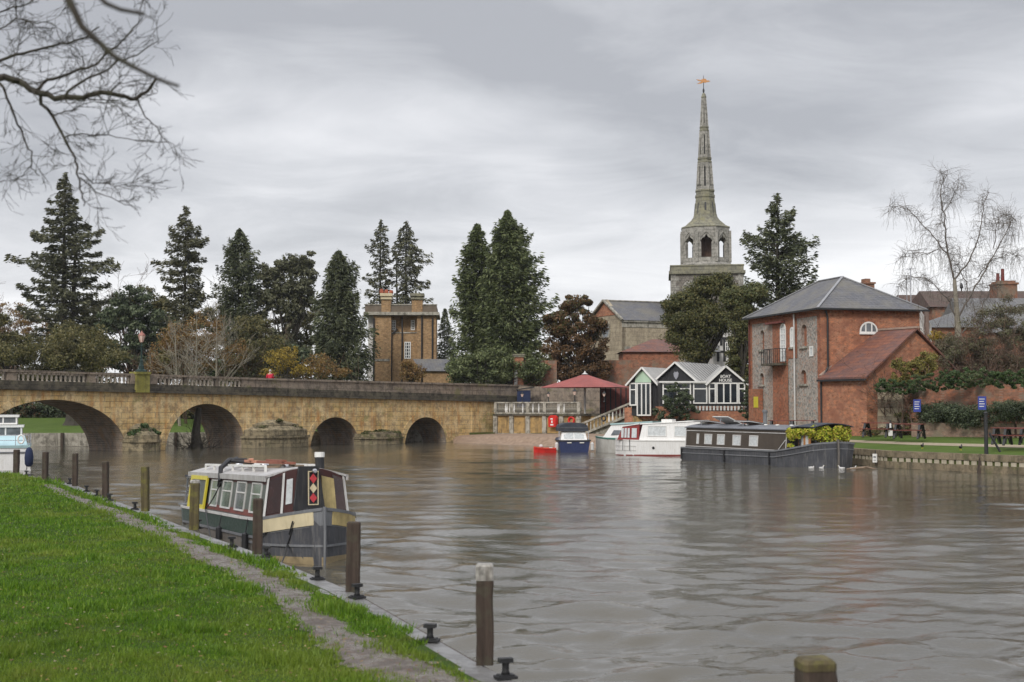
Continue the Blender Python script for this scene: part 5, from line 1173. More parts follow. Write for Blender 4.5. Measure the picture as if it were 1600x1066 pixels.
def left_cruiser():
    p = G(27, 735, 0); rz = math.radians(18)    # local +y = bow, away up river; stern faces us
    r = thing('motor_cruiser', 'white motor cruiser with pale blue deck and blue covered outboard, cut by the left edge', 'cruiser', Vector((p.x, p.y, 0)), rz)
    # local x to the right, starboard edge at x=.55
    x0, x1, L = -2.3, .55, 8.0
    st = [(0, 1), (5, 1), (7, .6), (8, .05)]
    m = MB(); vs = []; cx = (x0 + x1) / 2; hw = (x1 - x0) / 2
    for y, k in st: vs += [(cx - hw*k, y, 1.08), (cx - hw*k*.86, y, -.3), (cx + hw*k*.86, y, -.3), (cx + hw*k, y, 1.08)]
    fs = [(i*4+k, i*4+k+1, (i+1)*4+k+1, (i+1)*4+k) for i in range(3) for k in range(3)] + [(3,2,1,0), (12,13,14,15)]; m.add(vs, fs); m.obj('hull', M['gelcoat'], r)
    m = MB(); m.box(x0 - .04, x1 + .05, -.06, .02, .84, .90); m.box(x0, x0 + .03, -.03, 5, .84, .9); m.box(x1, x1 + .05, -.06, 5.0, .84, .90); m.obj('rubbing_strake', M['greypaint'], r)
    m = MB(); m.box(x0 - .02, x1 + .03, -.04, 5.0, 1.08, 1.20); m.obj('deck_edge', M['teal'], r)
    m = MB(); m.add([(x0 + .1, .35, 1.2), (x1 - .1, .35, 1.2), (x1 - .25, .95, 1.65), (x0 + .25, .95, 1.65), (x0 + .1, 1.6, 1.2), (x1 - .1, 1.6, 1.2), (x1 - .25, 1.6, 1.65), (x0 + .25, 1.6, 1.65)], [(0,1,2,3), (1,5,6,2), (3,2,6,7), (4,0,3,7)]); m.obj('aft_coaming', plain('pale_blue_deck', (0.42, 0.58, 0.62), .5, .1, 2), r)
    def glaze(y, z0, z1, xa, xb, cols, name, slant=.12):
        f = MB(); g = MB(); n = cols; t = .07
        f.box(xa, xb, y, y + .06, z0, z0 + .08); f.box(xa - .05, xb + .08, y - .05, y + 2.4, z1 - .06, z1 + .05)
        for k in range(n + 1): x = xa + (xb - xa - t) * k / n; f.box(x, x + t, y - .003, y + .063, z0 + .08, z1 - .06)
        f.box(xb - .05, xb, y + .06, y + 2.2, z0, z0 + .1); f.box(xb - .05, xb, y + 1.0, y + 1.08, z0 + .1, z1 - .06); f.box(xb - .05, xb, y + 2.12, y + 2.2, z0 + .1, z1 - .06)
        o = f.obj(name, M['gelcoat'], r); g.box(xa + .02, xb - .02, y + .02, y + 2.15, z0 + .05, z1 - .05); g.obj('glass', M['glassgrey'], o)
    glaze(1.25, 1.6, 2.12, x0 + .2, x1 - .38, 3, 'wheelhouse'); glaze(1.5, 2.20, 2.62, x0 + .3, x1 - .62, 3, 'flybridge')
    m = MB()
    for z in (1.45, 1.7): m.tube([(x0, -.02, z), (x1 - .05, -.02, z), (x1 + .02, .3, z), (x1 + .02, 3.5, z)], .016, 5)
    for x in (x0 + .2, -.9, -.1, x1 - .05): m.bar((x, -.02, 1.2), (x, -.02, 1.72), .03)
    for y in (.6, 1.6, 2.6): m.bar((x1 + .02, y, 1.2), (x1 + .02, y, 1.72), .03)
    m.obj('stern_rail', M['chrome'], r)
    m = MB(); m.tube([(x1 - .42, -.10, 1.35 + .16 * 0), (x1 - .42, -.10, 1.36)], .01, 4)
    n = 14; m = MB(); pts = [(x1 - .4 + .14 * math.cos(a), -.10, 1.5 + .2 * math.sin(a)) for a in [k * 2 * math.pi / n for k in range(n + 1)]]; m.tube(pts, .05, 6, cap=False); m.obj('horseshoe_buoy', M['white'], r)
    ob = thing('outboard_motor', 'outboard motor under a dark blue cover at the stern of the white cruiser', 'outboard', (0, 0, 0)); ob.matrix_world = Matrix.LocRotScale(r.location + Vector((.58 + .1, -.35, 0)), r.rotation_euler, None)
    m = MB(); m.lathe([(.10, .18), (.19, .32), (.21, .65), (.16, .98), (.09, 1.10), (.02, 1.13)], n=10); m.obj('cover', M['navycloth'], ob, smooth=True)
    m = MB(); m.box(-.07, .07, -.1, .1, -.35, .2); m.box(-.1, .1, -.2, .15, .0, .05); m.box(-.14, .0, .1, .4, .5, .6); m.obj('leg', M['offwhite'], ob)
left_cruiser()
# ------------------------------------------------------------------ buildings
def window(parent, x0, x1, z0, z1, y, nx=2, nz=2, t=.06, name='window', arched=False, glass='glass', fm='white', depth=.05, both=True):
    """window in a wall facing local -y, frame proud of y by depth"""
    f = MB(); g = MB()
    if arched:
        o = arc_hole(x0, x1, z0, z1); i = arc_hole(x0 + t, x1 - t, z0 + t, z1 - t)
        f.panel((0, y - depth, 0), (1, 0, 0), (0, 0, 1), o, [i], depth=depth * .8, thick=depth)
    else:
        f.box(x0, x1, y - depth, y, z0, z0 + t); f.box(x0, x1, y - depth, y, z1 - t, z1); f.box(x0, x0 + t, y - depth, y, z0 + t, z1 - t); f.box(x1 - t, x1, y - depth, y, z0 + t, z1 - t)
    zt = z1 - t - (x1 - x0) * .12 if arched else z1 - t
    for k in range(1, nx): x = x0 + (x1 - x0) * k / nx; f.box(x - t*.3, x + t*.3, y - depth*.8, y - .002, z0 + t, zt)
    for k in range(1, nz):
        z = z0 + (z1 - z0) * k / nz; f.box(x0 + t, x1 - t, y - depth*.75, y - .003, z - t*.3, z + t*.3)
    o = f.obj(name, M[fm], parent)
    if arched: g.panel((0, y - .012, 0), (1, 0, 0), (0, 0, 1), arc_hole(x0 + t*.5, x1 - t*.5, z0 + t*.5, z1 - t*.5))
    else: g.box(x0 + t*.5, x1 - t*.5, y - .014, y - .004, z0 + t*.5, z1 - t*.5)
    g.obj('pane', M[glass], o); return o
def frame_to(o, mat):   # move a freshly built part (and its children) with a matrix in its thing's frame
    o.matrix_basis = mat; return o
def RZ(a, loc=(0,0,0)): return Matrix.Translation(loc) @ Matrix.Rotation(a, 4, 'Z')

def brick_house():
    # nearest corner (19.56, 90); narrow side runs right, long side runs back
    ang = math.atan2(.25, .968); Wd, Ln = 7.0, 10.85; z0, ze = 1.2, 9.28
    r = thing('brick_warehouse', 'tall red brick and flint warehouse with hipped slate roof and arched windows by the river', 'house', (19.56, 90, 0), ang)
    zb = lambda z: z
    # local: x right along narrow side, y back along the long side
    m = MB(); bk = MB()
    # narrow (right) side faces -y
    x0 = XZ(1344, 500, 91)[0]; 
    aw = (2.75, 4.35, 7.45, 8.55)
    m.panel((0, 0, 0), (1, 0, 0), (0, 0, 1), rect(0, Wd, z0, ze), [])
    m.box(0, Wd, Ln - .02, Ln, z0, ze); m.box(Wd - .02, Wd, 0.0, Ln - .03, z0, ze)
    m.obj('brick_wall', M['redbrick'], r)
    # long side faces -x: flint wall with brick lacing
    V = lambda s, z: (s, z)
    # columns measured along the side (distance from the near corner)
    def sx(px, py=560): # distance along the long side at a pixel
        d = ray(px, py); ux, uy = -math.sin(ang), math.cos(ang); k = d.x / d.y
        return (19.56 - k * 90) / (k * uy - ux)
    def sz(px, py): s = sx(px, py); return P(px, py, 90 + s * math.cos(ang)).z
    # panel coordinates: u = Ln - s so that U x V points to -x
    O = Vector((0, Ln, 0)); U = Vector((0, -1, 0)); VV = Vector((0, 0, 1)); u = lambda s: Ln - s
    def niche(px0, px1, yt, yb):
        s0, s1 = sx(px1, (yt+yb)/2), sx(px0, (yt+yb)/2); return arc_hole(u(s1), u(s0), sz((px0+px1)/2, yb), sz((px0+px1)/2, yt), n=8)
    n_up_l = niche(1187.5, 1194, 516, 546); n_up_r = niche(1252, 1260.5, 507, 541); n_lo_l = niche(1187, 1193.5, 583, 601); n_lo_r = niche(1251, 1260, 578, 600)
    w_big = niche(1220, 1229, 505, 565); w_mid = niche(1235.5, 1241.5, 511, 543)
    sband0, sband1 = sx(1232, 560), sx(1208, 560)
    fl = MB(); fl.panel(O, U, VV, [(0, z0), (Ln, z0), (Ln, ze), (0, ze)], [n_up_l, n_up_r, n_lo_l, n_lo_r], depth=.22, back=bk)
    fl.obj('flint_wall', M['flintwall'], r); bk.obj('blind_window', M['bandbrick'], r)
    b = MB()
    b.box(-.03, .0, 0, .42, z0, ze); b.box(-.03, .0, Ln - .35, Ln, z0, ze); b.box(-.03, 0, .43, Ln - .36, ze - .42, ze)   # quoins, eaves band
    wb, wm = w_big, w_mid
    b.panel(Vector((-.04, Ln, 0)), U, VV, rect(u(sband1), u(sband0), z0, ze - .43), [wb], depth=.20, thick=None)
    b.panel(Vector((-.035, Ln, 0)), U, VV, rect(u(sband0) + .005, u(sx(1246, 530)), sz(1240, 560), ze - .43), [wm], depth=.18)
    b.obj('brick_band', M['bandbrick'], r)
    for (h, nx, nz, nm) in ((wb, 2, 7, 'tall_window'), (wm, 2, 3, 'arched_window')):
        us = [p[0] for p in h]; zs = [p[1] for p in h]; o = window(r, min(us) - 0.0, max(us), min(zs), max(zs), 0, nx, nz, t=.13, arched=True, name=nm, glass='curtain', depth=.05)
        frame_to(o, Matrix.Translation((-.02, Ln, 0)) @ Matrix.Rotation(-math.pi/2, 4, 'Z'))
    s0, s1 = sx(1271, 545), sx(1265.5, 545); o = window(r, u(s1), u(s0), sz(1268, 557), sz(1268, 541), 0, 1, 1, t=.10, name='small_window', glass='curtain'); frame_to(o, Matrix.Translation((-.01, Ln, 0)) @ Matrix.Rotation(-math.pi/2, 4, 'Z'))
    # sills
    for px0, px1, y in ((1186, 1195, 548), (1250, 1262, 543), (1185.5, 1195, 602.5), (1249, 1263, 601.5), (1234, 1242, 544)):
        a, c = sx(px1, y), sx(px0, y); z = sz((px0+px1)/2, y); m = MB(); m.box(-.12, -.002, a, c, z - .07, z + .05); m.obj('sill', M['palestone'], r)
    # hoist balcony
    m = MB(); a, c = sx(1230, 567), sx(1205, 567); z = sz(1218, 568); m.box(-.75, -.045, a, c, z - .15, z)
    m.obj('balcony', M['cornice'], r)
    m = MB(); zt = z + .95
    c2 = c
    for k in range(9):
        f = k / 8; y = a + (c2 - a) * f; m.bar((-.72, y, z), (-.72, y, zt), .03)
    m.bar((-.72, a, zt), (-.72, c2, zt), .04)
    for k in range(4): x = -.72 + .2 * k; m.bar((x, c2, z), (x, c2, zt), .03); m.bar((x, a, z), (x, a, zt), .03)
    m.bar((-.72, c2, zt), (-.05, c2, zt), .04); m.bar((-.72, a, zt), (-.05, a, zt), .04); m.obj('balcony_railing', M['iron'], r)
    m = MB(); m.box(-.35, -.045, a + .2, c + .25, ze - .60, ze - .47); m.obj('hoist_beam', M['timberred'], r)
    # half-round window on the narrow side
    lx = lambda px, py=520: ((ray(px, py).x / ray(px, py).y) * 90 - 19.56) / (.968 - (ray(px, py).x / ray(px, py).y) * .25)
    xa, xb = lx(1343), lx(1371); za, zt_ = P(1357, 521, 91).z, P(1357, 503, 91).z
    f = MB(); i1 = []; o_ = [(xa, za), (xb, za)] + [((xa+xb)/2 + (xb-xa)/2 * math.cos(math.pi*k/12), za + .12 + (zt_-za-.12) * math.sin(math.pi*k/12)) for k in range(13)]
    i_ = [(xa+.1, za+.1), (xb-.1, za+.1)] + [((xa+xb)/2 + ((xb-xa)/2-.1) * math.cos(math.pi*k/12), za + .14 + (zt_-za-.24) * math.sin(math.pi*k/12)) for k in range(13)]
    f.panel((0, -.06, 0), (1, 0, 0), (0, 0, 1), o_, [i_], depth=.05, thick=.06)
    for k in (1, 2): x = xa + (xb-xa)*k/3; f.box(x - .04, x + .04, -.055, -.005, za + .1, zt_ - .1)
    f.box(xa - .05, xb + .05, -.10, -.061, za - .08, za)
    w = f.obj('lunette_window', M['white'], r); g = MB(); g.panel((0, -.012, 0), (1, 0, 0), (0, 0, 1), i_); g.obj('pane', M['glassgrey'], w)
    f = MB(); n = 12
    for k in range(n):
        a0, a1 = math.pi*k/n, math.pi*(k+1)/n - .03; c_ = (xa+xb)/2; R = (xb-xa)/2; H = zt_-za-.12
        q = [(c_ + R*math.cos(a0)*e, za+.12 + H*math.sin(a0)*e2) for e, e2 in ((1.03, 1.03), (1.22, 1.35))] + [(c_ + R*math.cos(a1)*e, za+.12 + H*math.sin(a1)*e2) for e, e2 in ((1.22, 1.35), (1.03, 1.03))]
        f.add([(p[0], -.03, p[1]) for p in q] + [(p[0], .0, p[1]) for p in q], [(0,1,2,3), (0,4,5,1), (1,5,6,2), (2,6,7,3), (3,7,4,0)])
    f.obj('window_arch', M['bandbrick'], r)
    # dentil course
    m = MB(); m.box(-.05, Wd + .05, -.06, -.003, ze - .14, ze); 
    k = 0.05
    while k < Wd: m.box(k, k + .12, -.045, -.003, ze - .28, ze - .14); k += .24
    k = .5
    while k < Ln: m.box(-.075, -.032, k, k + .12, ze - .28, ze - .14); k += .24
    m.box(-.09, -.032, 0, Ln, ze - .14, ze); m.obj('eaves_course', M['bandbrick'], r)
    # hipped roof
    e = .38; zr = 11.7; h = Wd / 2; b0 = ze + .02
    A = [(-e, -e, b0), (Wd + e, -e, b0), (Wd + e, Ln + e, b0), (-e, Ln + e, b0)]; R1 = (h, h + .2, zr); R2 = (h, Ln - h - .2, zr)
    m = MB(); m.poly([A[0], A[1], R1]); m.poly([A[1], A[2], R2, R1]); m.poly([A[2], A[3], R2]); m.poly([A[3], A[0], R1, R2]); m.poly(A[::-1])
    rf = m.obj('roof', M['slate'], r)
    m = MB()
    for a, b_ in ((A[0], R1), (A[1], R1), (A[2], R2), (A[3], R2), (R1, R2)): m.bar(Vector(a) + Vector((0,0,.04)), Vector(b_) + Vector((0,0,.04)), .16, .06)
    m.obj('ridge_lead', plain('lead', (0.26, 0.26, 0.27), .6, .1, 3), rf)
    m = MB(); m.box(-e - .1, Wd + e + .1, -e - .1, -e + .02, b0 - .1, b0 + .01); m.box(-e - .1, -e + .02, -e + .021, Ln + e + .1, b0 - .1, b0 + .01); m.obj('gutter', M['iron'], r)
    m = MB(); x_ = lx(1361, 442); m.box(5.75, 6.45, 4.8, 5.4, 9.6, 11.4); m.box(5.68, 6.52, 4.73, 5.47, 11.4, 11.52); m.box(5.78, 6.15, 4.8, 5.4, 11.52, 11.75); m.obj('chimney', M['oldbrick'], rf)
    # pipes
    m = MB(); m.tube([(.32, -.1, ze - .1), (.42, -.12, ze - .5), (.42, -.12, 5.6), (.1, -.14, 5.0), (-.08, -.14, 4.8), (-.08, -.14, z0)], .06, 6); m.obj('drain_pipe', M['iron'], r)
    s = sx(1244, 560); m = MB(); m.tube([(-.14, s, ze - .1), (-.12, s, z0)], .055, 6); m.obj('drain_pipe', M['offwhite'], r)
    m = MB(); m.tube([(-.12, Ln - .1, ze - .1), (-.12, Ln - .1, z0)], .05, 6); m.obj('drain_pipe', M['timberred'], r)
    # small brick meter hutch with yellow board by the far end
    a, c = sx(1193, 625), sx(1178, 625); m = MB(); m.box(-.4, -.05, a, c, z0, sz(1185, 608)); m.obj('side_hutch', M['bandbrick'], r)
    m = MB(); m.box(-.43, -.401, a, a + .7, sz(1190, 637), sz(1190, 620)); m.obj('notice_board', M['yellow'], r)
    return r
brick_house()
def annex():
    E = Vector((.475, -.88)); r = thing('brick_outhouse', 'low red brick outhouse with steep clay tile roof against the tall warehouse', 'outhouse', (21.5, 86.3, 0), math.atan2(-.88, .475) + math.pi / 2)
    # local y axis points E(toward us)?  local: -y faces gable normal
    # frame: x local = (.88,.475) across the gable, y local = -E (back)
    zb, ze, zr, g, L = 1.2, 4.92, 7.85, 4.0, 4.2
    m = MB(); m.panel((0, 0, 0), (1, 0, 0), (0, 0, 1), [(0, zb), (2*g + 1.2, zb), (2*g + 1.2, ze - .8), (g, zr - .12), (0, ze)])
    m.panel((0, L, 0), (0, -1, 0), (0, 0, 1), rect(0, L, zb, ze)); m.obj('brick_wall', M['redbrick'], r)
    m = MB(); e = .22; zl = ze - e * (zr - ze) / g
    m.add([(-e, -e, zl), (g, -e, zr), (g, L, zr), (-e, L, zl), (-e, -e, zl + .13), (g, -e, zr + .13), (g, L, zr + .13), (-e, L, zl + .13)], [(4,5,6,7), (0,1,5,4), (0,4,7,3), (0,3,2,1)])
    zz = ze - 1.2
    m.add([(g, -e, zr), (2*g + 1.4, -e, zz), (2*g + 1.4, L, zz), (g, L, zr), (g, -e, zr + .13), (2*g + 1.4, -e, zz + .13), (2*g + 1.4, L, zz + .13), (g, L, zr + .13)], [(4,5,6,7), (0,1,5,4), (1,2,6,5), (0,3,2,1)])
    rf = m.obj('roof', M['tile'], r)
    m = MB(); m.bar((g, -e, zr + .15), (g, L, zr + .15), .25, .12); m.bar((-.1, L - .1, ze + .1), (g, L - .1, zr + .18), .2, .1); m.obj('ridge', plain('pale_mortar', (0.33, 0.24, 0.19), .8, .25, 4), rf)
    m = MB(); m.box(-e - .1, -e + .02, -e, L, zl - .1, zl + .02); m.obj('gutter', M['iron'], r)
annex()

def church():
    Y = 167; Sc = Y / 2222; cx = (1105.5 - 800) * Sc; z = lambda py: ZH(py, Y)
    r = thing('church_tower', 'old stone church tower with octagonal lantern and tall pale pierced spire', 'church tower', (cx, Y, 0), math.radians(-6)); r.rotation_euler.y = -.006
    hw = 57 * Sc * .96; zt = z(421)
    m = MB(); m.box(-hw, hw, -hw, hw, 1.4, zt - .9); m.obj('tower_wall', M['flint'], r)
    m = MB()
    for k in range(26):
        zz = zt - 1.2 - k * .5; w = .9 if k % 2 else .55
        for sx_ in (-1, 1):
            for sy in (-1, 1):
                m.box(min(sx_*hw + sx_*.03, sx_*(hw - w)), max(sx_*hw + sx_*.03, sx_*(hw - w)), min(sy*(hw + .03), sy*(hw - .9)), max(sy*(hw + .03), sy*(hw - .9)), zz, zz + .46)
    m.obj('quoin', M['churchstone'], r)
    m = MB(); m.box(-hw - .25, hw + .25, -hw - .25, hw + .25, zt - .9, zt - .55); m.box(-hw - .05, hw + .05, -hw - .05, hw + .05, zt - .55, zt); m.box(-hw - .12, hw + .12, -hw - .12, hw + .12, zt, zt + .15); m.obj('parapet', M['lichen'], r)
    m = MB(); m.lathe([(.95, 0), (.95, .06)], n=24); c = m.obj('clock_face', M['churchstone'], r); c.location = (-1.9, -hw - .02, zt - 2.6); c.rotation_euler = (math.pi/2, 0, 0)
    m = MB(); m.bar((0, 0, .08), (.1, .55, .08), .07, .03); m.bar((0, 0, .08), (-.35, -.15, .08), .09, .03)
    for k in range(12): a = k*math.pi/6; m.bar((.7*math.cos(a), .7*math.sin(a), .075), (.85*math.cos(a), .85*math.sin(a), .075), .06, .03)
    m.obj('clock_hands', M['iron'], c)
    # octagon lantern
    R = 36.5 * Sc / math.cos(math.pi/8) * 1.0; zl0, zl1 = zt + .15, z(358)
    m = MB(); m.lathe([(R * 1.09, zl0), (R * 1.09, zl0 + .25), (R * 1.02, zl0 + .45), (R * 1.02, zl0 + .5)], n=8, ph=math.pi/8); m.obj('lantern_plinth', M['churchstone'], r)
    m = MB(); side = 2 * R * math.sin(math.pi/8); ap = R * math.cos(math.pi/8); m2 = MB()
    zb_ = zl0 + .5
    for k in range(8):
        a = k * math.pi / 4 - math.pi/2; nrm = Vector((math.cos(a), math.sin(a), 0)); U = Vector((-nrm.y, nrm.x, 0)); O = nrm * ap + U * (-side/2)
        w = side * .26; c_ = side / 2; hz0 = zb_ + .55; hz1 = zl1 - .9
        hole = [(c_ - w, hz0), (c_ + w, hz0), (c_ + w, hz1 - 1.0), (c_ + w * 1.15, hz1 - .75), (c_ + w * .75, hz1 - .45), (c_ + w*.35, hz1 - .35), (c_, hz1), (c_ - w*.35, hz1 - .35), (c_ - w*.75, hz1 - .45), (c_ - w*1.15, hz1 - .75), (c_ - w, hz1 - 1.0)]
        m.panel(O, U, Vector((0,0,1)), rect(0, side, zb_, zl1), [hole], depth=.4, thick=.4)
        m2.bar(O + Vector((0,0,zb_)) + nrm*.05, O + Vector((0,0,zl1 - .4)) + nrm*.05, .32, .32)
        # hood mould
        hm = [(c_ - w*1.5, hz1 - 1.1), (c_ - w*1.1, hz1 - .2), (c_, hz1 + .35), (c_ + w*1.1, hz1 - .2), (c_ + w*1.5, hz1 - 1.1)]
        for p, q in zip(hm[:-1], hm[1:]): m2.bar(O + U*p[0] + Vector((0,0,p[1])) + nrm*.04, O + U*q[0] + Vector((0,0,q[1])) + nrm*.04, .1, .14)
    m.obj('lantern_wall', M['churchstone'], r); m2.obj('buttress', M['churchstone'], r)
    m = MB(); m.lathe([(.9, zb_), (.9, zl1 - .5)], n=8); m.obj('lantern_core', plain('bell_frame', (0.12, 0.075, 0.055), .9, .3, 2), r)
    # flared roof and spire
    hwp = lambda px: px * Sc / math.cos(math.pi/8)
    prof = [(hwp(37.5), zl1), (hwp(37.5), z(357)), (hwp(31), z(354)), (hwp(27), z(350)), (hwp(22.5), z(346)), (hwp(19), z(341)), (hwp(17), z(334)), (hwp(15.6), z(325)), (hwp(14.3), z(308))]
    m = MB(); m.lathe(prof, n=8, ph=math.pi/8); m.obj('spire_skirt', M['lichen'], r)
    def seg(y0, r0, y1, r1, nslot, name):
        m = MB(); bk = MB(); R0, R1 = hwp(r0), hwp(r1); Z0, Z1 = z(y0), z(y1)
        for k in range(8):
            a0 = k*math.pi/4 + math.pi/8; a1 = a0 + math.pi/4
            p0, p1 = Vector((R0*math.cos(a0), R0*math.sin(a0), Z0)), Vector((R0*math.cos(a1), R0*math.sin(a1), Z0)); q0, q1 = Vector((R1*math.cos(a0), R1*math.sin(a0), Z1)), Vector((R1*math.cos(a1), R1*math.sin(a1), Z1))
            U = (p1 - p0).normalized(); mid0, mid1 = (p0+p1)/2, (q0+q1)/2; V_ = (mid1 - mid0).normalized(); H = (mid1 - mid0).length; w0 = (p1-p0).length; w1 = (q1-q0).length
            hs = []
            if nslot: 
                sw = w0 * .26; hs = [[(w0/2 - sw/2, H*.12), (w0/2 + sw/2, H*.12), (w0/2 + sw/2*.8, H*.82), (w0/2, H*.9), (w0/2 - sw/2*.8, H*.82)]]
            m.panel(p0, U, V_, [(0, 0), (w0, 0), (w0/2 + w1/2, H), (w0/2 - w1/2, H)], hs, depth=.28, back=bk)
            m.bar(p0, q0, .16 * max(.4, w0 / 1.2))
        m.obj(name, M['churchstone'], r)
        if bk.f: bk.obj('slot', plain('dark_recess', (0.05, 0.05, 0.05)), r)
    m = MB(); m.lathe([(hwp(15.2), z(309)), (hwp(15.2), z(306)), (hwp(13.8), z(305)), (hwp(13.8), z(300.5)), (hwp(14.7), z(300)), (hwp(14.7), z(297.5))], n=8, ph=math.pi/8); m.obj('spire_band', M['lichen'], r); m = MB()
    m.lathe([(hwp(11), z(255)), (hwp(11), z(253)), (hwp(9.8), z(252)), (hwp(9.8), z(250)), (hwp(10.7), z(249.5)), (hwp(10.7), z(247))], n=8, ph=math.pi/8); m.obj('spire_band', M['lichen'], r); m = MB()
    m.lathe([(hwp(7.4), z(205.5)), (hwp(7.4), z(203.5)), (hwp(6.6), z(203)), (hwp(6.6), z(201)), (hwp(7.1), z(200.5)), (hwp(7.1), z(198.5))], n=8, ph=math.pi/8); m.obj('spire_band', M['lichen'], r)
    seg(297.5, 13.2, 255, 10.4, 1, 'spire_stage'); seg(247, 9.6, 205.5, 7.0, 1, 'spire_stage'); seg(198.5, 6.3, 153, 3.4, 1, 'spire_stage')
    # dark slots in the skirt, below the first band
    m = MB()
    for k in range(8):
        a = k*math.pi/4 - math.pi/2 + .001; n_ = Vector((math.cos(a), math.sin(a), 0)); R_ = lambda px: px * Sc
        m.bar(n_ * (R_(16.2) + .03) + Vector((0,0,z(340))), n_ * (R_(14.0) + .03) + Vector((0,0,z(318))), .22, .12)
    m.obj('slot', plain('dark_recess', (0.05, 0.05, 0.05)), r)
    m = MB(); m.lathe([(hwp(4.0), z(153)), (hwp(4.0), z(151)), (hwp(3.3), z(150)), (hwp(3.0), z(148)), (hwp(1.2), z(145.5))], n=8, ph=math.pi/8); m.obj('spire_cap', M['lichen'], r)
    v = thing('weather_vane', 'gilded banner weather vane on top of the church spire', 'weather vane', (cx - .26, Y, z(146)))
    H = z(118) - z(146); m = MB(); m.lathe([(.07, 0), (.14, .25), (.14, .4), (.05, .6), (.045, H*.8), (.02, H)], n=8); m.obj('rod', M['iron'], v)
    m = MB(); zc = H * .66; pts = [(.95, zc + .03), (.55, zc + .16), (.5, zc + .05), (.35, zc + .28), (0, zc + .34), (-.4, zc + .18), (-1.0, zc + .26), (-.7, zc + .06), (-.25, zc + .02), (-.95, zc - .28), (-.3, zc - .25), (0, zc - .12), (.35, zc - .16), (.5, zc - .02), (.55, zc - .10)]
    m.panel((0, -.05, 0), (1, 0, 0), (0, 0, 1), pts, thick=.1); m.obj('banner', M['gold'], v); v.scale = (.85, .85, 1)
church()
def nave():
    Y = 160; Sc = Y/2222
    r = thing('church_nave', 'pale stone church hall with round gable window and long dark slate roof beside the tower', 'church hall', P(974, 560, Y).to_2d().to_3d(), math.radians(24))
    o = r.location; c, s = math.cos(r.rotation_euler.z), math.sin(r.rotation_euler.z)
    # the long side faces us; gable end at the left
    L = 11; D = 8.5; ze, zr = ZH(503, Y), ZH(466, Y) ; x0 = 0
    m = MB(); m.box(0, L, 0, .3, 1.4, ze - .6); m.panel((0, D, 0), (0, -1, 0), (0, 0, 1), [(0, 1.4), (D, 1.4), (D, ze), (D/2, zr + .15), (0, ze)], thick=.3)
    m.obj('wall', M['naverender'], r)
    m = MB(); m.box(-.02, L, -.05, .3, ze - .6, ze); m.box(-.1, L, -.22, .1, ze, ze + .18); m.obj('cornice', M['palestone'], r)
    m = MB()
    for k in range(8): m.box(.15, .95, -.08 - .02 * (k % 2), 0, 2 + k*1.0, 2.85 + k*1.0)
    m.obj('quoin', M['palestone'], r)
    m = MB(); e = .3; m.add([(-e, -e, ze + .19), (L, -e, ze + .19), (L, D/2, zr), (-e, D/2, zr), (-e, D + e, ze + .19), (L, D + e, ze + .19)], [(0,1,2,3), (3,2,5,4)]); rf = m.obj('roof', M['slate'], r)
    m = MB(); m.bar((-e, D/2, zr + .05), (L, D/2, zr + .05), .25, .12); m.bar((-e, -e, ze + .25), (-e, D/2, zr + .05), .25, .2); m.bar((-e, D + e, ze + .25), (-e, D/2, zr + .05), .25, .2); m.obj('coping', M['palestone'], rf)
    m = MB(); m.box(L - 3.2, L - 2.6, D/2 - .3, D/2 + .3, zr, zr + .35); m.obj('roof_vent', M['slate'], rf)
    # round window in the gable, facing -x
    m = MB(); n = 20; R = 1.05
    ring = [(D/2 + R*1.15*math.cos(2*math.pi*k/n), ze - .8 + R*1.15*math.sin(2*math.pi*k/n)) for k in range(n)]; inn = [(D/2 + R*.85*math.cos(2*math.pi*k/n), ze - .8 + R*.85*math.sin(2*math.pi*k/n)) for k in range(n)]
    m.panel((-.08, D, 0), (0, -1, 0), (0, 0, 1), ring, [inn], depth=.07, thick=.1); w = m.obj('round_window', M['palestone'], r)
    m = MB(); m.panel((-.02, D, 0), (0, -1, 0), (0, 0, 1), inn); m.obj('pane', M['glassgrey'], w)
    m = MB(); m.panel((-.06, D, 0), (0, -1, 0), (0, 0, 1), [(1.2, ze + .9), (D - 1.2, ze + .9), (D/2, zr - .1)]); m.obj('gable_brick', M['redbrick'], r)
nave()
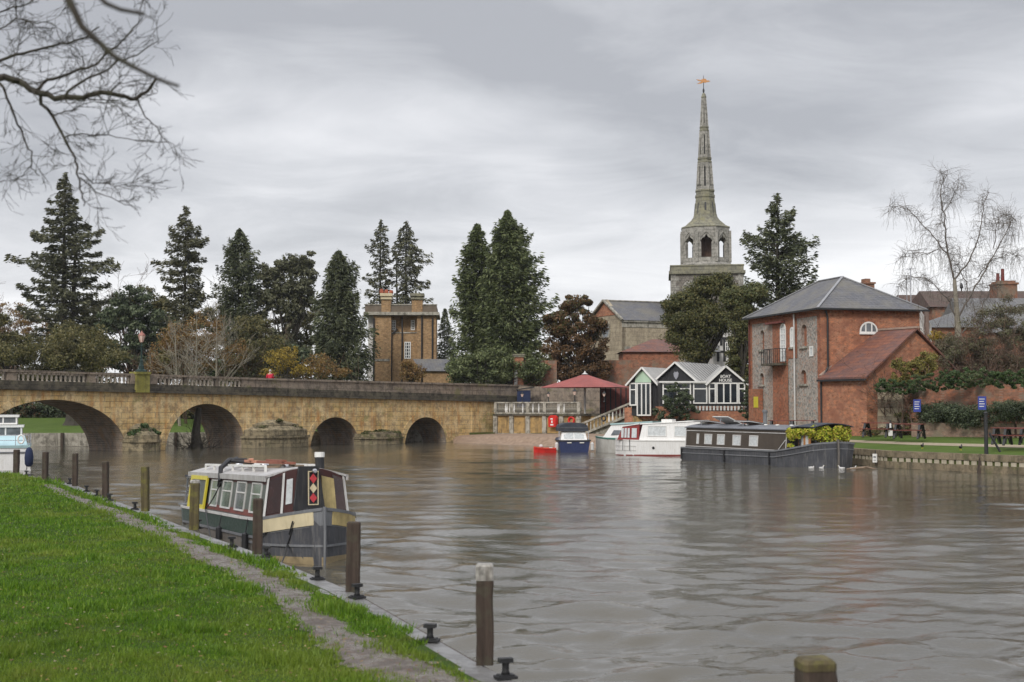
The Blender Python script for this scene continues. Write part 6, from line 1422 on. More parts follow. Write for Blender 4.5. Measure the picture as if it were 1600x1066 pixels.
def mansion():
    Y = 150; Sc = Y/2222; x0, _ = XZ(571, 540, Y); W = (690 - 571) * Sc * 1.0; z = lambda py: ZH(py, Y); X = lambda px: (px - 583) * Sc
    r = thing('buff_house', 'tall square buff brick house with flat parapet and two chimney stacks behind the bridge', 'house', P(583, 560, Y).to_2d().to_3d(), math.radians(2))
    zc, zt = z(492.5), z(477)
    D = 8
    m = MB(); m.box(0, X(611), 0, D, 1.5, zc); m.box(X(611) + .002, X(651), 1.2, D, z(519), zc); m.box(X(611)+.002, X(651), .35, D, 1.5, z(519)); m.box(X(651) + .002, X(681), .1, D, 1.5, zc)
    m.obj('brick_wall', M['buffbrick'], r)
    m = MB(); m.box(X(574), -.01, .8, D, 1.5, zc); m.obj('side_wall', M['offwhite'], r)
    m = MB(); m.box(X(568), X(686), -.35, D + .3, zc, zc + .32); m.obj('cornice', M['palestone'], r)
    m = MB(); m.box(X(570), X(682), -.05, D, zc + .321, zt); m.obj('parapet', plain('parapet_brick', (0.15, 0.12, 0.09), .9, .25, 1.5), r)
    m = MB(); m.box(X(569), X(683), -.12, .4, zt, zt + .12); m.obj('parapet_cap', M['palestone'], r)
    for pc, w, yt, pots in ((603, 9, 459, True), (651.5, 10.5, 461, False)):
        m = MB(); x = X(pc); hw = w * Sc; m.box(x - hw*.8, x + hw*.8, -.15, 1.6, zc + .33, z(468)); cst = m.obj('chimney', M['buffbrick'], r)
        m = MB(); m.box(x - hw*.95, x + hw*.95, -.3, 1.75, z(468), z(465)); m.box(x - hw*.8, x + hw*.8, -.2, 1.65, z(465), z(463)); m.box(x - hw*1.05, x + hw*1.05, -.4, 1.8, z(463), z(458.5)); m.obj('chimney_cap', M['lichen'] if not pots else M['cream'], cst)
        if pots:
            m = MB()
            for k in range(3): m.lathe([(.2, z(458.5)), (.24, z(456)), (.16, z(451 + k))], x + (k - 1) * .5, .5, 8)
            m.obj('chimney_pot', M['clay'], cst)
    for a, b, yt, yb, y, nx, nz in ((610.5, 617.5, 499, 515, 1.2, 2, 4), (641, 647.5, 499, 515, 1.2, 2, 4), (631.5, 641.5, 534, 560.5, .35, 3, 5)):
        window(r, X(a), X(b), z(yb), z(yt), y, nx, nz, t=.10)
    m = MB(); m.box(X(583.5), X(609), -.06, 0, z(564.5), z(561)); m.obj('string_course', M['palestone'], r)
    m = MB(); m.box(X(611), X(651), .28, 1.2, z(520.5), z(518.8)); m.obj('bay_ledge', M['palestone'], r)
    for px, y0_, yt, bend in ((584, -.1, 497, None), (628, .25, 494, None), (659, 0, 494, None), (675.5, 0, 497, None), (611.5, .2, 522, (619, 516))):
        m = MB(); pts = [(X(px), y0_, 1.5), (X(px), y0_, z(yt))]
        if bend: pts += [(X(bend[0]), y0_, z(bend[1])), (X(bend[0]), 1.0, z(bend[1] - 3))]
        m.tube(pts, .09, 6); m.obj('drain_pipe', M['iron'], r)
    # low wing
    s = thing('slate_outbuilding', 'low buff brick outbuilding with mossy slate roof beside the tall buff house', 'outbuilding', P(652, 580, 146).to_2d().to_3d())
    w = 56 * 146/2222; m = MB(); m.box(.6, w, .3, 4, 1.5, ZH(580, 146)); m.obj('brick_wall', M['buffbrick'], s)
    m = MB(); za, zb_ = ZH(580, 146), ZH(560, 146); m.add([(.3, 0, za), (w + .3, 0, za), (w + .3, 2.2, zb_), (-.6, 2.2, zb_), (.3, 4.4, za), (w + .3, 4.4, za)], [(0,1,2,3), (3,2,5,4), (0,3,4), (1,5,2)]); m.obj('roof', M['slate'], s)
mansion()

def boat_house():
    Y = 112; r = thing('boat_house', 'black and white glazed riverside pavilion with gables, lettered boat house, on brick base', 'restaurant', P(1054, 600, Y).to_2d().to_3d(), math.radians(-30))
    o = r.location; a = r.rotation_euler.z; ca, sa = math.cos(a), math.sin(a)
    def lx(px, py, off=0.0):   # x along the gable front for a pixel, plane shifted off toward us
        d = ray(px, py); k = d.x / d.y; ox, oy = o.x + sa * off, o.y - ca * off
        return (k * oy - ox) / (ca - k * sa)
    def lz(px, py, off=0.0):
        x = lx(px, py, off); return P(px, py, o.y - ca * off + x * sa).z
    zb, zf, ze = 1.5, lz(1054, 632), lz(1054, 598); zr = lz(1054, 567)
    xl, xr = lx(1022, 600), lx(1092, 598)
    dk = M['black']; D = 10
    m = MB(); m.box(xl - 2.6, xr, 0, D, zb, zf - .25); m.obj('brick_base', M['redbrick'], r)
    def gable(x0, x1, zpk, y, name):
        m = MB(); c = (x0 + x1)/2; m.panel((0, y, 0), (1, 0, 0), (0, 0, 1), [(x0, ze), (x1, ze), (c, zpk)], thick=.1)
        g = m.obj(name, M['black'], r); return c
    def glazing(x0, x1, y, z0, z1, n, door=False):
        f = MB(); t = .10; f.box(x0, x1, y - .08, y, z0, z0 + t); f.box(x0, x1, y - .08, y, z1 - t, z1)
        for k in range(n + 1): x = x0 + (x1 - x0 - t) * k / n; f.box(x, x + t, y - .083, y + .003, z0 + t, z1 - t)
        if not door: zz = z0 + (z1 - z0) * .68; f.box(x0 + t, x1 - t, y - .078, y - .002, zz, zz + .08)
        o_ = f.obj('window', M['white'], r); g = MB(); g.box(x0 + .03, x1 - .03, y - .04, y - .02, z0 + .03, z1 - .03); g.obj('pane', M['glass'], o_)
    # centre gable
    c = gable(xl, xr, zr - .1, 0, 'gable_panel'); w = xr - xl
    glazing(xl, xl + w*.30, 0, zf - .2, ze, 2); glazing(xr - w*.32, xr, 0, zf - .2, ze, 2)
    m = MB(); m.box(xl + w*.30 + .003, xr - w*.32 - .003, -.03, .02, zf - .2, ze); m.obj('centre_panel', M['black'], r)
    m = MB(); m.box(xl + .02, xr - .02, .3, D, zf - .25, ze - .002); m.obj('hall', M['black'], r)
    # small crest
    m = MB(); z_ = (ze + zr)/2 - .1; m.panel((0, -.05, 0), (1, 0, 0), (0, 0, 1), [(c - .22, z_ + .05), (c - .18, z_ - .2), (c, z_ - .45), (c + .18, z_ - .2), (c + .22, z_ + .05), (c + .1, z_ + .2), (c, z_ + .12), (c - .1, z_ + .2)], thick=.04); m.obj('crest', plain('grey_crest', (0.3, 0.3, 0.33)), r)
    for k in (.28, .72): m = MB(); m.box(xl + w*k - .03, xl + w*k + .03, -.04, -.003, ze, ze + (zr - ze)*.55); m.obj('batten', M['iron'], r)
    # left small gable, set forward
    x0, x1 = lx(984, 598, .6), lx(1026, 598, .6); zp = lz(1009, 577, .6); y = -.6
    m = MB(); cc = (x0+x1)/2; m.panel((0, y, 0), (1, 0, 0), (0, 0, 1), [(x0, ze), (x1, ze), (cc, zp)], thick=.1); m.obj('gable_panel', M['black'], r)
    m = MB(); n = 10; hw = (x1-x0)*.30; m.panel((0, y - .02, 0), (1, 0, 0), (0, 0, 1), [(cc - hw, ze + .03), (cc + hw, ze + .03)] + [(cc + hw*math.cos(math.pi*k/n), ze + .1 + (zp - ze - .25)*math.sin(math.pi*k/n)) for k in range(n+1)], thick=.03); m.obj('mint_panel', M['mint'], r)
    glazing(x0, x0 + (x1-x0)*.26, y, zf - .1, ze, 1); glazing(x0 + (x1-x0)*.27, x1 - (x1-x0)*.2, y, zf - .9, ze, 3, True)
    m = MB(); m.box(x0 + .02, x1 - .02, y + .3, 4, zf - .9, ze - .002); m.obj('entrance_hall', M['black'], r)
    # right porch gable facing us: turn the frame by +30 deg
    q0 = P(1107, 600, 109.5); q1 = P(1164, 600, 109.5); s = thing('porch_tmp', '', '') if False else None
    pr = Matrix.Translation((0, 0, 0))
    loc = r.matrix_basis.inverted() @ Vector((q0.x, q0.y, 0)); W = q1.x - q0.x; Yp = 109.5
    def porch_part(mb, name, mat, parent=None):
        o_ = mb.obj(name, mat, parent or r)
        if parent is None: o_.matrix_basis = Matrix.Translation((loc.x, loc.y, 0)) @ Matrix.Rotation(math.radians(30), 4, 'Z')
        return o_
    zp0, zpe, zpr = ZH(630, Yp), ZH(598, Yp), ZH(573, Yp)
    m = MB(); m.box(-3.8, W + .1, .02, 5, zb, zp0 - .25); porch_part(m, 'brick_base', M['redbrick'])
    m = MB(); m.panel((0, 0, 0), (1, 0, 0), (0, 0, 1), [(0, zpe), (W, zpe), (W/2 - .1, zpr)], thick=.1); porch_part(m, 'porch_gable', M['black'])
    for a_, b_, n, dr in ((-3.55, -1.35, 2, False), (-1.2, -.1, 1, False), (0, W*.20, 1, False), (W*.21, W*.80, 3, True), (W*.81, W, 1, False)):
        f = MB(); t = .10; z0_, z1_ = zp0 - .05, zpe; f.box(a_, b_, -.08, 0, z0_, z0_ + t); f.box(a_, b_, -.08, 0, z1_ - t, z1_)
        for k in range(n + 1): x = a_ + (b_ - a_ - t)*k/n; f.box(x, x + t, -.083, .003, z0_ + t, z1_ - t)
        if not dr: zz = z0_ + (z1_-z0_)*.68; f.box(a_ + t, b_ - t, -.078, -.002, zz, zz + .09)
        o_ = porch_part(f, 'window', M['white']); g = MB(); g.box(a_ + .03, b_ - .03, -.04, -.02, z0_ + .03, z1_ - .03); g.obj('pane', M['glass'], o_)
    m = MB(); m.box(-3.7, W - .02, .1, 5, zp0 - .25, zpe - .003); porch_part(m, 'porch_hall', M['black'])
    # balustrade strip below the windows
    m = MB(); m.box(-3.0, W + .05, -.32, -.24, zp0 - .22, zp0 - .12); m.box(-3.0, W + .05, -.32, -.24, zp0 - .62, zp0 - .56)
    porch_part(m, 'balustrade_rail', M['black']); m = MB(); k = -2.95
    while k < W: m.box(k, k + .15, -.31, -.25, zp0 - .56, zp0 - .22); k += .27
    porch_part(m, 'balustrade', M['offwhite'])
    m = MB(); m.box(-3.0, W + .05, -.34, .02, zb, zp0 - .62); porch_part(m, 'terrace_brick', M['redbrick'])
    for i, word in enumerate(('BOAT', 'HOUSE')):
        cu = bpy.data.curves.new('lettering', 'FONT'); cu.body = word; cu.size = .31; cu.align_x = 'CENTER'; cu.extrude = .015; cu.offset = .008; cu.materials.append(M['white'])
        t0_ = bpy.data.objects.new('lettering', cu); link(t0_); bpy.context.view_layer.update(); me_ = bpy.data.meshes.new_from_object(t0_.evaluated_get(bpy.context.evaluated_depsgraph_get())); bpy.data.objects.remove(t0_); t_ = bpy.data.objects.new('lettering', me_); link(t_, r); t_.matrix_basis = Matrix.Translation((loc.x, loc.y, 0)) @ Matrix.Rotation(math.radians(30), 4, 'Z') @ Matrix.Translation((W/2 - .1, -.02, zpe + .38 - i*.30)) @ Matrix.Rotation(math.pi/2, 4, 'X')
    # roofs
    m = MB(); e = .25; Dm = 9.0
    for (xa, xb, zpk, y0, y1) in ((xl, xr, zr, -.25, Dm), (x0, x1, zp + .1, -.85, 4.5)):
        c_ = (xa + xb)/2; sl = (zpk - ze)/((xb - xa)/2); zl = ze - e*sl
        m.add([(xa - e, y0, zl), (c_, y0, zpk), (c_, y1, zpk), (xa - e, y1, zl), (xb + e, y0, zl), (xb + e, y1, zl)] + [(xa - e, y0, zl + .08), (c_, y0, zpk + .08), (c_, y1, zpk + .08), (xa - e, y1, zl + .08), (xb + e, y0, zl + .08), (xb + e, y1, zl + .08)], [(6,7,8,9)[::-1], (10,11,8,7)[::-1], (0,1,7,6)[::-1], (1,4,10,7)[::-1], (0,6,9,3), (4,5,11,10)])
    m.obj('roof', M['sheet'], r)
    m = MB()
    for k in range(1, 14):
        y_ = -.25 + Dm*k/14; sl = (zr - ze)/((xr-xl)/2); m.bar((c, y_, zr + .10), (xr + e, y_, ze - e*sl + .10), .04, .05)
    m.obj('roof_seam', M['greypaint'], r)
    m = MB(); cm = W/2 - .1; sl = (zpr - zpe)/(W/2); m.add([(-.25, -.25, zpe - .25*sl + .06), (cm, -.25, zpr + .06), (cm, 3.4, zpr + .06), (-.25, 3.4, zpe - .25*sl + .06), (W + .25, -.25, zpe - .25*sl + .06), (W + .25, 3.4, zpe - .25*sl + .06)], [(0,3,2,1), (1,2,5,4)][::-1]); porch_part(m, 'porch_roof', M['sheet'])
    m = MB()
    m.bar((-.25, -.22, zpe - .25*sl + .03), (cm, -.22, zpr + .03), .12, .14); m.bar((W + .25, -.22, zpe - .25*sl + .03), (cm, -.22, zpr + .03), .12, .14); m.bar((-3.8, -.2, zpe + .05), (-.2, -.2, zpe + .05), .12, .12); porch_part(m, 'bargeboard', M['white'])
    m = MB()
    for (xa, xb, zpk, y0) in ((xl, xr, zr, -.27), (x0, x1, zp + .1, -.87)):
        c_ = (xa+xb)/2; sl = (zpk-ze)/((xb-xa)/2); m.bar((xa - e, y0, ze - e*sl + .03), (c_, y0, zpk + .03), .08, .13); m.bar((xb + e, y0, ze - e*sl + .03), (c_, y0, zpk + .03), .08, .13)
    m.obj('bargeboard', M['white'], r)
boat_house()

def terrace():
    A = P(775, 660, 126.0); B = P(905, 660, 120.5); A.z = B.z = 0; d = (B - A); L = d.length; rz = math.atan2(d.y, d.x); zt = 2.40; zb = -.1
    r = thing('terrace_wall', 'ochre rendered terrace wall with stone balustrade between bridge and steps', 'terrace', A, rz)
    zr_ = 3.48; ext = 5.2
    m = MB(); m.prism([(0, 0), (L, 0), (L, 14), (0, 14)], zb, zt - .12); m.prism([(L + .002, 1.6), (L + ext, 1.6), (L + ext + 6, 14), (L + .002, 14)], zb, zt - .12); m.obj('wall', M['terrace'], r)
    m = MB(); m.box(-.2, L + .15, -.2, 14, zt - .12, zt + .04); m.box(L + .152, L + ext, 1.5, 14, zt - .12, zt + .038); m.obj('paving', M['cornice'], r)
    m = MB()
    for k in range(6):
        x = L * k / 5; m.box(x - .22, x + .22, -.14, .02, zb, zt - .122)
    m.box(.22, L - .22, -.06, .0, zb, .75); m.obj('pilaster', M['palestone'], r)
    rl = MB(); rl.box(-.1, L + .1, -.12, .14, zr_ - .12, zr_); rl.box(-.1, L + .1, -.08, .10, zt + .04, zt + .16)
    for k in range(6): x = L * k / 5; rl.box(x - .16, x + .16, -.10, .12, zt + .161, zr_ - .121)
    rl.obj('handrail', M['palestone'], r); bal = MB(); bal.lathe([(.05, 0), (.085, .2), (.05, .5), (.04, .6), (.06, .8)], n=6)
    o = None; k = 0; rng = random.Random(3)
    n = 54; mats = [M['palestone'], M['offwhite']]
    for k in range(n):
        x = .3 + (L - .6) * k / (n - 1)
        if abs((x / (L/5)) - round(x / (L/5))) < .07: continue
        if o is None: o = bal.obj('baluster', M['palestone'], r); b = o
        else: b = o.copy(); COL.objects.link(b); b.parent = r
        b.location = (x, 0, zt + .161)
        if rng.random() < .28: b.data = terrace.white if hasattr(terrace, 'white') else b.data
        if not hasattr(terrace, 'white'):
            w = o.data.copy(); w.materials.clear(); w.materials.append(M['white']); terrace.white = w
    # steps down to the left, in front of the right part
    s = thing('river_steps', 'stone steps with sloping balustrade leading from terrace down to the boats', 'steps', A, rz)
    xs0, xs1 = L - .3, L + 5.6; n = 13; m = MB()
    for k in range(n):
        xa = xs0 + (xs1 - xs0)*k/n; m.box(xa, xs1, -.1 + .001*k, 1.5, zb if k == 0 else .3 + (zt-.3)*k/n - .001, .3 + (zt - .3)*(k+1)/n)
    m.obj('step', M['palestone'], s)
    m = MB(); m.bar((xs0, -.25, 1.35), (xs1, -.25, zt + 1.05), .22, .16); m.bar((xs0, -.25, .45), (xs1, -.25, zt + .1), .24, .2); m.bar((xs0, -.25, 0), (xs0, -.25, 1.6), .34)
    m.bar((xs1 + .1, -.25, 1.6), (xs1 + .1, -.25, zt + 1.3), .34); m.obj('stair_rail', M['palestone'], s)
    for k in range(16):
        f = (k + .5)/16; m = MB(); x = xs0 + (xs1 - xs0)*f; z = .45 + (zt - .35)*f; m.lathe([(.05, z), (.09, z + .25), (.05, z + .6), (.06, z + .9)], x, -.25, 6); m.obj('baluster', M['white'] if k in (3, 9, 10) else M['palestone'], s)
    # curved end wall right of the steps
    c = thing('curved_balustrade', 'curved dark stone balustrade ending the steps beside the pavilion bush', 'balustrade', P(1012, 650, 113.5).to_2d().to_3d())
    m = MB(); pts = [(1.9, .8, 3.9), (.6, .1, 3.8), (-.3, -.1, 3.45), (-.9, .2, 2.9), (-1.05, .9, 2.2)]
    m.tube([(x, y, z) for x, y, z in pts], .14, 6); m.obj('rail', M['cornice'], c)
    for k, (x, y, z) in enumerate(pts[:-1]):
        for f in (0, .33, .66):
            q = Vector(pts[k]).lerp(Vector(pts[k+1]), f); m = MB(); m.lathe([(.07, q.z - 1.0), (.11, q.z - .7), (.06, q.z - .35), (.08, q.z - .1)], q.x, q.y, 6); m.obj('baluster', M['palestone'], c)
    m = MB(); m.prism([(2.2, .5), (.6, -.1), (-.4, -.35), (-1.1, 0), (-1.3, 1.0), (2.2, 2.0)], 0.2, [2.9, 2.8, 2.45, 1.9, 1.3, 2.9]); m.obj('plinth', M['terrace'], c)
    # lamps on the terrace
    proto = None
    for px, yt, lab in ((816, 618, 'small terrace lamp nearest the bridge, before the blue shed'), (857, 618, 'small terrace lamp standing left of the big lamp'), (898, 613, 'largest terrace lamp under the middle of the red canopy'), (944, 613, 'terrace lamp standing under the right part of the red canopy')):
        f = (px - 775)/130; p = A + d * min(f, 1.25); p = P(px, 630, p.y); p.z = zr_
        if proto is None:
            proto = thing('terrace_lamp', lab, 'lamp', p, 0, 'small lamps on the terrace balustrade')
            m = MB(); m.lathe([(.1, 0), (.04, .08), (.03, .45)], n=6); m.obj('post', M['iron'], proto)
            m = MB(); m.lathe([(.06, .45), (.14, .68)], n=6); m.obj('lantern', M['lampglass'], proto)
            m = MB(); m.lathe([(.17, .68), (.06, .80), (.02, .9)], n=6); m.obj('lantern_cap', M['iron'], proto); o = proto
        else: o = dup(proto, p, 0, lab)
        if px == 898: o.scale = (1.3, 1.3, 1.3)
    # life ring cabinets
    w = thing('rescue_box', 'bright red rescue equipment housing with white markings on the terrace wall', 'rescue box', P(865.5, 659, 121.9), rz)
    m = MB(); n = 10; prof = [(-.36, -.45), (.36, -.45), (.40, .35), (.2, .52), (-.2, .52), (-.40, .35)]
    m.add([(x, -.30, z) for x, z in prof] + [(x*1.1, 0, z*1.08) for x, z in prof], [(0,1,2,3,4,5), (0,6,7,1), (1,7,8,2), (2,8,9,3), (3,9,10,4), (4,10,11,5), (5,11,6,0)]); m.obj('housing', M['red'], w)
    m = MB(); m.box(-.14, .10, -.315, -.301, .18, .30); m.box(-.06, .08, -.315, -.301, -.12, .10); m.box(-.16, .16, -.315, -.301, -.32, -.20); m.obj('marking', M['white'], w)
    w = thing('life_ring', 'orange red life ring hanging on the terrace wall behind the navy cruiser', 'life ring', P(894, 657, 121.0), rz)
    m = MB(); k_ = 16; m.tube([(.28*math.cos(2*math.pi*k/k_), -.12, .28*math.sin(2*math.pi*k/k_)) for k in range(k_ + 1)], .09, 8, cap=False); m.obj('ring', M['red'], w)
    w = thing('tyre', 'black tyre hanging below the sloping stair balustrade', 'tyre', P(944.5, 654, 117.2), rz)
    m = MB(); m.tube([(.2*math.cos(2*math.pi*k/k_), -.12, .2*math.sin(2*math.pi*k/k_)) for k in range(k_ + 1)], .07, 8, cap=False); m.obj('rubber', M['black'], w)
    # big canopy
    u = thing('red_canopy', 'large faded red square canopy on a pole over the terrace', 'canopy', P(914, 630, 124.5).to_2d().to_3d(), math.radians(0))
    Yc = 124.5; za, zp = ZH(605.5, Yc + 0), ZH(584, Yc); hw = 69.5 * Yc/2222; hd = 2.6
    C8 = [(-hw, 0), (-hw*.25, -hd), (hw*.62, -hd), (hw, 0), (hw*.5, hd), (-hw*.5, hd)]
    m = MB(); n = len(C8)
    for k in range(n):
        a_, b_ = C8[k], C8[(k+1) % n]; prev = None; K = 5
        for j in range(K):
            f0, f1 = j/K, (j+1)/K; sag = lambda f: zp + (za - zp)*(f ** .9)
            p = [(a_[0]*f0, a_[1]*f0, sag(f0)), (a_[0]*f1, a_[1]*f1, sag(f1)), (b_[0]*f1, b_[1]*f1, sag(f1)), (b_[0]*f0, b_[1]*f0, sag(f0))]
            if j == 0: p = p[:3]
            m.poly(p); m.poly([(x, y, z - .03) for x, y, z in p][::-1])
    m.obj('fabric', M['canopyred'], u)
    m = MB(); m.lathe([(.3, 0), (.12, .1), (.02, .3)], 0, 0, 8); o = m.obj('finial', M['offwhite'], u); o.location = (0, 0, zp - .05)
    m = MB(); m.tube([(0, 0, zt), (0, 0, zp)], .09, 8); m.obj('pole', M['offwhite'], u)
    # shed, brick walls, pillar and fence behind the terrace
    def slab(name, lab, cat, px0, px1, yt, yb, Y, th, mat, **kw):
        x0_, zb_ = XZ(px0, yb, Y); x1_, zt2 = XZ(px1, yt, Y); o_ = thing(name, lab, cat, (x0_, Y, 0)); m = MB(); m.box(0, x1_ - x0_, 0, th, min(zb_, 2.3), zt2); m.obj('wall', M[mat], o_); return o_, x1_ - x0_, zt2
    o_, w_, z_ = slab('garden_shed', 'small dark blue flat roofed shed against the grey retaining wall', 'shed', 808, 829, 610, 632, 127.5, 1.5, 'navycloth'); m = MB(); m.add([(-.1, -.15, z_), (w_ + .35, -.15, z_ + .25), (w_ + .35, 1.6, z_ + .25), (-.1, 1.6, z_), (-.1, -.15, z_ + .08), (w_ + .35, -.15, z_ + .35), (w_ + .35, 1.6, z_ + .35), (-.1, 1.6, z_ + .08)], [(0,3,2,1), (4,5,6,7), (0,1,5,4), (1,2,6,5), (2,3,7,6), (3,0,4,7)]); m.obj('roof', M['iron'], o_)
    slab('retaining_wall', 'long grey stone retaining wall behind the terrace shed', 'wall', 776, 965, 604, 632, 130, .5, 'parapet')
    o_, w_, z_ = slab('brick_pillar', 'tall orange brick gate pillar with white notice beside the wall', 'pillar', 802, 818, 558, 632, 131, 1.0, 'redbrick'); m = MB(); m.box(-.08, w_ + .08, -.08, 1.08, z_, z_ + .15); m.box(-.14, w_ + .14, -.14, 1.14, z_ + .15, z_ + .28); m.obj('cap', M['lichen'], o_)
    m = MB(); m.box(.08, .38, -.05, -.003, ZH(601, 131), ZH(579, 131)); m.obj('notice', M['white'], o_)
    slab('brick_wall', 'weathered red brick wall running right from the orange pillar', 'wall', 818.3, 870, 563.5, 632, 131.5, .4, 'oldbrick')
    slab('brick_wall', 'dark red brick wall below the church hall, behind the pavilion', 'wall', 930, 1062, 563, 632, 134, .5, 'oldbrick')
    o_, w_, z_ = slab('tiled_brick_house', 'bright red brick cottage end with hipped tile roof below the church hall', 'cottage', 974, 1060, 550, 632, 142, 6, 'bandbrick')
    m = MB(); zr2 = ZH(528, 142); m.add([(-.3, -.3, z_), (w_ + .3, -.3, z_), (w_ + .3, 6.3, z_), (-.3, 6.3, z_), (3.2, 3, zr2), (w_, 3, zr2)], [(0,1,5,4), (1,2,5), (2,3,4,5), (3,0,4)]); m.obj('roof', M['tile'], o_)
    o_, w_, z_ = slab('timber_fence', 'dark red slatted fence under the right side of the canopy', 'fence', 938, 986, 607, 632, 126.5, .06, 'timberred')
    m = MB()
    for k in range(7): x = w_*k/6; m.box(x - .05, x + .05, -.06, -.002, 2.4, z_ + .2)
    m.obj('fence_post', M['black'], o_)
terrace()

def timber_house():
    Y = 135; r = thing('timber_house', 'black and white timber framed gabled house half hidden behind the dark yew', 'house', P(1120, 560, Y).to_2d().to_3d())
    X = lambda px: (px - 1120)*Y/2222; z = lambda py: ZH(py, Y)
    m = MB(); m.panel((0, 0, 0), (1, 0, 0), (0, 0, 1), [(X(1113), 1.5), (X(1165), 1.5), (X(1165), z(540)), (X(1139), z(493)), (X(1113), z(540))], thick=5); m.obj('wall', M['offwhite'], r)
    m = MB()
    for px, a, b in ((1122, 540, 565), (1132, 530, 565), (1141, 530, 565), (1152, 530, 575), (1160, 540, 575), (1127, 520, 540)): m.box(X(px) - .12, X(px) + .12, -.06, -.002, z(b), z(a))
    m.box(X(1114), X(1165), -.07, -.061, z(551), z(548)); m.box(X(1116), X(1164), -.07, -.061, z(530), z(527)); m.obj('timber', M['black'], r)
    m = MB(); m.bar((X(1108), -.3, z(538)), (X(1139), -.3, z(488)), .5, .25); m.bar((X(1170), -.3, z(538)), (X(1139), -.3, z(488)), .5, .25)
    m.add([(X(1107), -.5, z(539)), (X(1139), -.5, z(487)), (X(1139), 5, z(487)), (X(1107), 5, z(539)), (X(1171), -.5, z(539)), (X(1171), 5, z(539))], [(0,3,2,1), (1,2,5,4)]); m.obj('roof', M['slate2'], r)
    m = MB(); m.add([(X(1102), -1.8, z(551)), (X(1122), -1.8, z(551)), (X(1122), 0, z(540)), (X(1108), 0, z(540))], [(0,1,2,3)]); m.obj('porch_roof', M['slate2'], r)
    window(r, X(1133), X(1140), z(549), z(535), -.06, 2, 2, t=.08)
timber_house()

def right_roofs():
    def house(name, lab, px0, px1, ye, yr, Y, dep, wall, roof, hip=0, yb=600, gl=0, gr=0):
        x0, ze = XZ(px0, ye, Y); x1 = XZ(px1, ye, Y)[0]; zr = ZH(yr, Y + dep/2); r = thing(name, lab, 'house', (x0, Y, 0)); w = x1 - x0
        m = MB(); m.box(0, w, 0, dep, 1.2, ze); m.obj('wall', M[wall], r); m = MB(); e = .3
        m.add([(-e, -e, ze), (w+e, -e, ze), (w+e, dep+e, ze), (-e, dep+e, ze), (hip + gl, dep/2, zr), (w - hip - gr, dep/2, zr)], [(0,1,5,4), (1,2,5), (2,3,4,5), (3,0,4)]); rf = m.obj('roof', M[roof], r); return r, w, ze, zr, rf
    # brown tiled roofs
    r, w, ze, zr, rf = house('brown_roofed_house', 'house with low brown tiled roof just right of the warehouse eaves', 1418, 1475, 500, 461, 128, 9, 'oldbrick', 'darktile', .3)
    m = MB(); 
    r, w, ze, zr, rf = house('long_roofed_house', 'long house with dark red tiled roof and big round topped chimney behind the birch', 1457, 1640, 480, 455, 124, 8, 'oldbrick', 'darktile', 0)
    x = lambda px, Y=124: (px - 1457)*Y/2222
    m = MB(); m.box(x(1553), x(1584), -1.0, 1.0, ZH(470, 124), ZH(446, 124)); m.prism([(x(1552), -1.1), (x(1586), -1.1), (x(1586), 1.1), (x(1552), 1.1)], ZH(446, 124), ZH(443, 124)); m.box(x(1555), x(1582), -.9, .9, ZH(443, 124), ZH(440, 124)); c = m.obj('chimney', M['oldbrick'], rf)
    for px, yt in ((1560, 428), (1567.5, 421)):
        m = MB(); m.lathe([(.17, ZH(440, 124)), (.14, ZH(yt, 124)), (.17, ZH(yt, 124) + .04)], x(px), 0, 8); m.obj('chimney_pot', plain('dark_red_pot', (0.16, 0.03, 0.025), .6, .1, 4), c)
    for px in (1525.5, 1593):
        m = MB(); m.lathe([(.06, 0), (.06, .3), (.16, .45), (.12, .7), (.02, .85)], x(px), 4, 8); o = m.obj('ridge_ball', M['iron'], rf); o.location = (0, 0, zr - .1)
    r, w, ze, zr, rf = house('slate_roofed_house', 'brick house with pale grey slate roof showing behind the birch trunk', 1446, 1530, 512, 488, 108, 7, 'redbrick', 'slate2', 0, gl=3.2)
    r, w, ze, zr, rf = house('grey_roofed_house', 'house with broad blue grey tiled roof behind the bare thicket at the right', 1515, 1640, 520, 466, 112, 9, 'oldbrick', 'slate2', 0)
    # white rendered gable
    Y = 103; r = thing('white_gabled_house', 'white rendered gable end squeezed between warehouse and slate roofed house', 'house', P(1434, 560, Y).to_2d().to_3d())
    X = lambda px: (px - 1434)*Y/2222; z = lambda py: ZH(py, Y)
    m = MB(); m.panel((0, 0, 0), (1, 0, 0), (0, 0, 1), [(0, 1.4), (X(1456), 1.4), (X(1456), z(508)), (X(1443), z(490)), (0, z(476))], thick=4); m.obj('wall', M['offwhite'], r)
    m = MB(); m.box(X(1444.5), X(1449), -.5, -.05, 1.4, z(487)); m.obj('chimney_shaft', plain('pinkish_brick', (0.24, 0.17, 0.14), .9, .2, 3), r)
    window(r, X(1435.5), X(1442), z(523), z(511), 0, 2, 2, t=.08, fm='white'); window(r, X(1449.5), X(1454), z(527), z(514), 0, 1, 2, t=.1, fm='white')
    # aerials
    for px, py, yb, Y, arm, lab in ((1423.5, 419, 490, 98, 6, 'tall thin mast rising behind the warehouse roof corner'), (1417, 430, 470, 101, 7, 'television aerial left of the tall mast by the warehouse roof'), (1403.5, 447, 470, 108, 3, 'small faint television aerial behind the warehouse hip')):
        p = P(px, yb, Y); r = thing('roof_aerial', lab, 'aerial', p); H = ZH(py, Y) - p.z; m = MB(); m.tube([(0, 0, -3), (0, 0, H)], .035, 5); m.obj('mast', M['chrome'], r); w = arm*Y/2222; m = MB(); m.bar((-w, 0, H - .1), (w, 0, H - .02), .03)
        for k in range(4): xx = -w + 2*w*k/3; m.bar((xx, -.3, H - .06), (xx, .3, H - .06), .02)
        m.obj('arms', M['chrome'], r)
right_roofs()

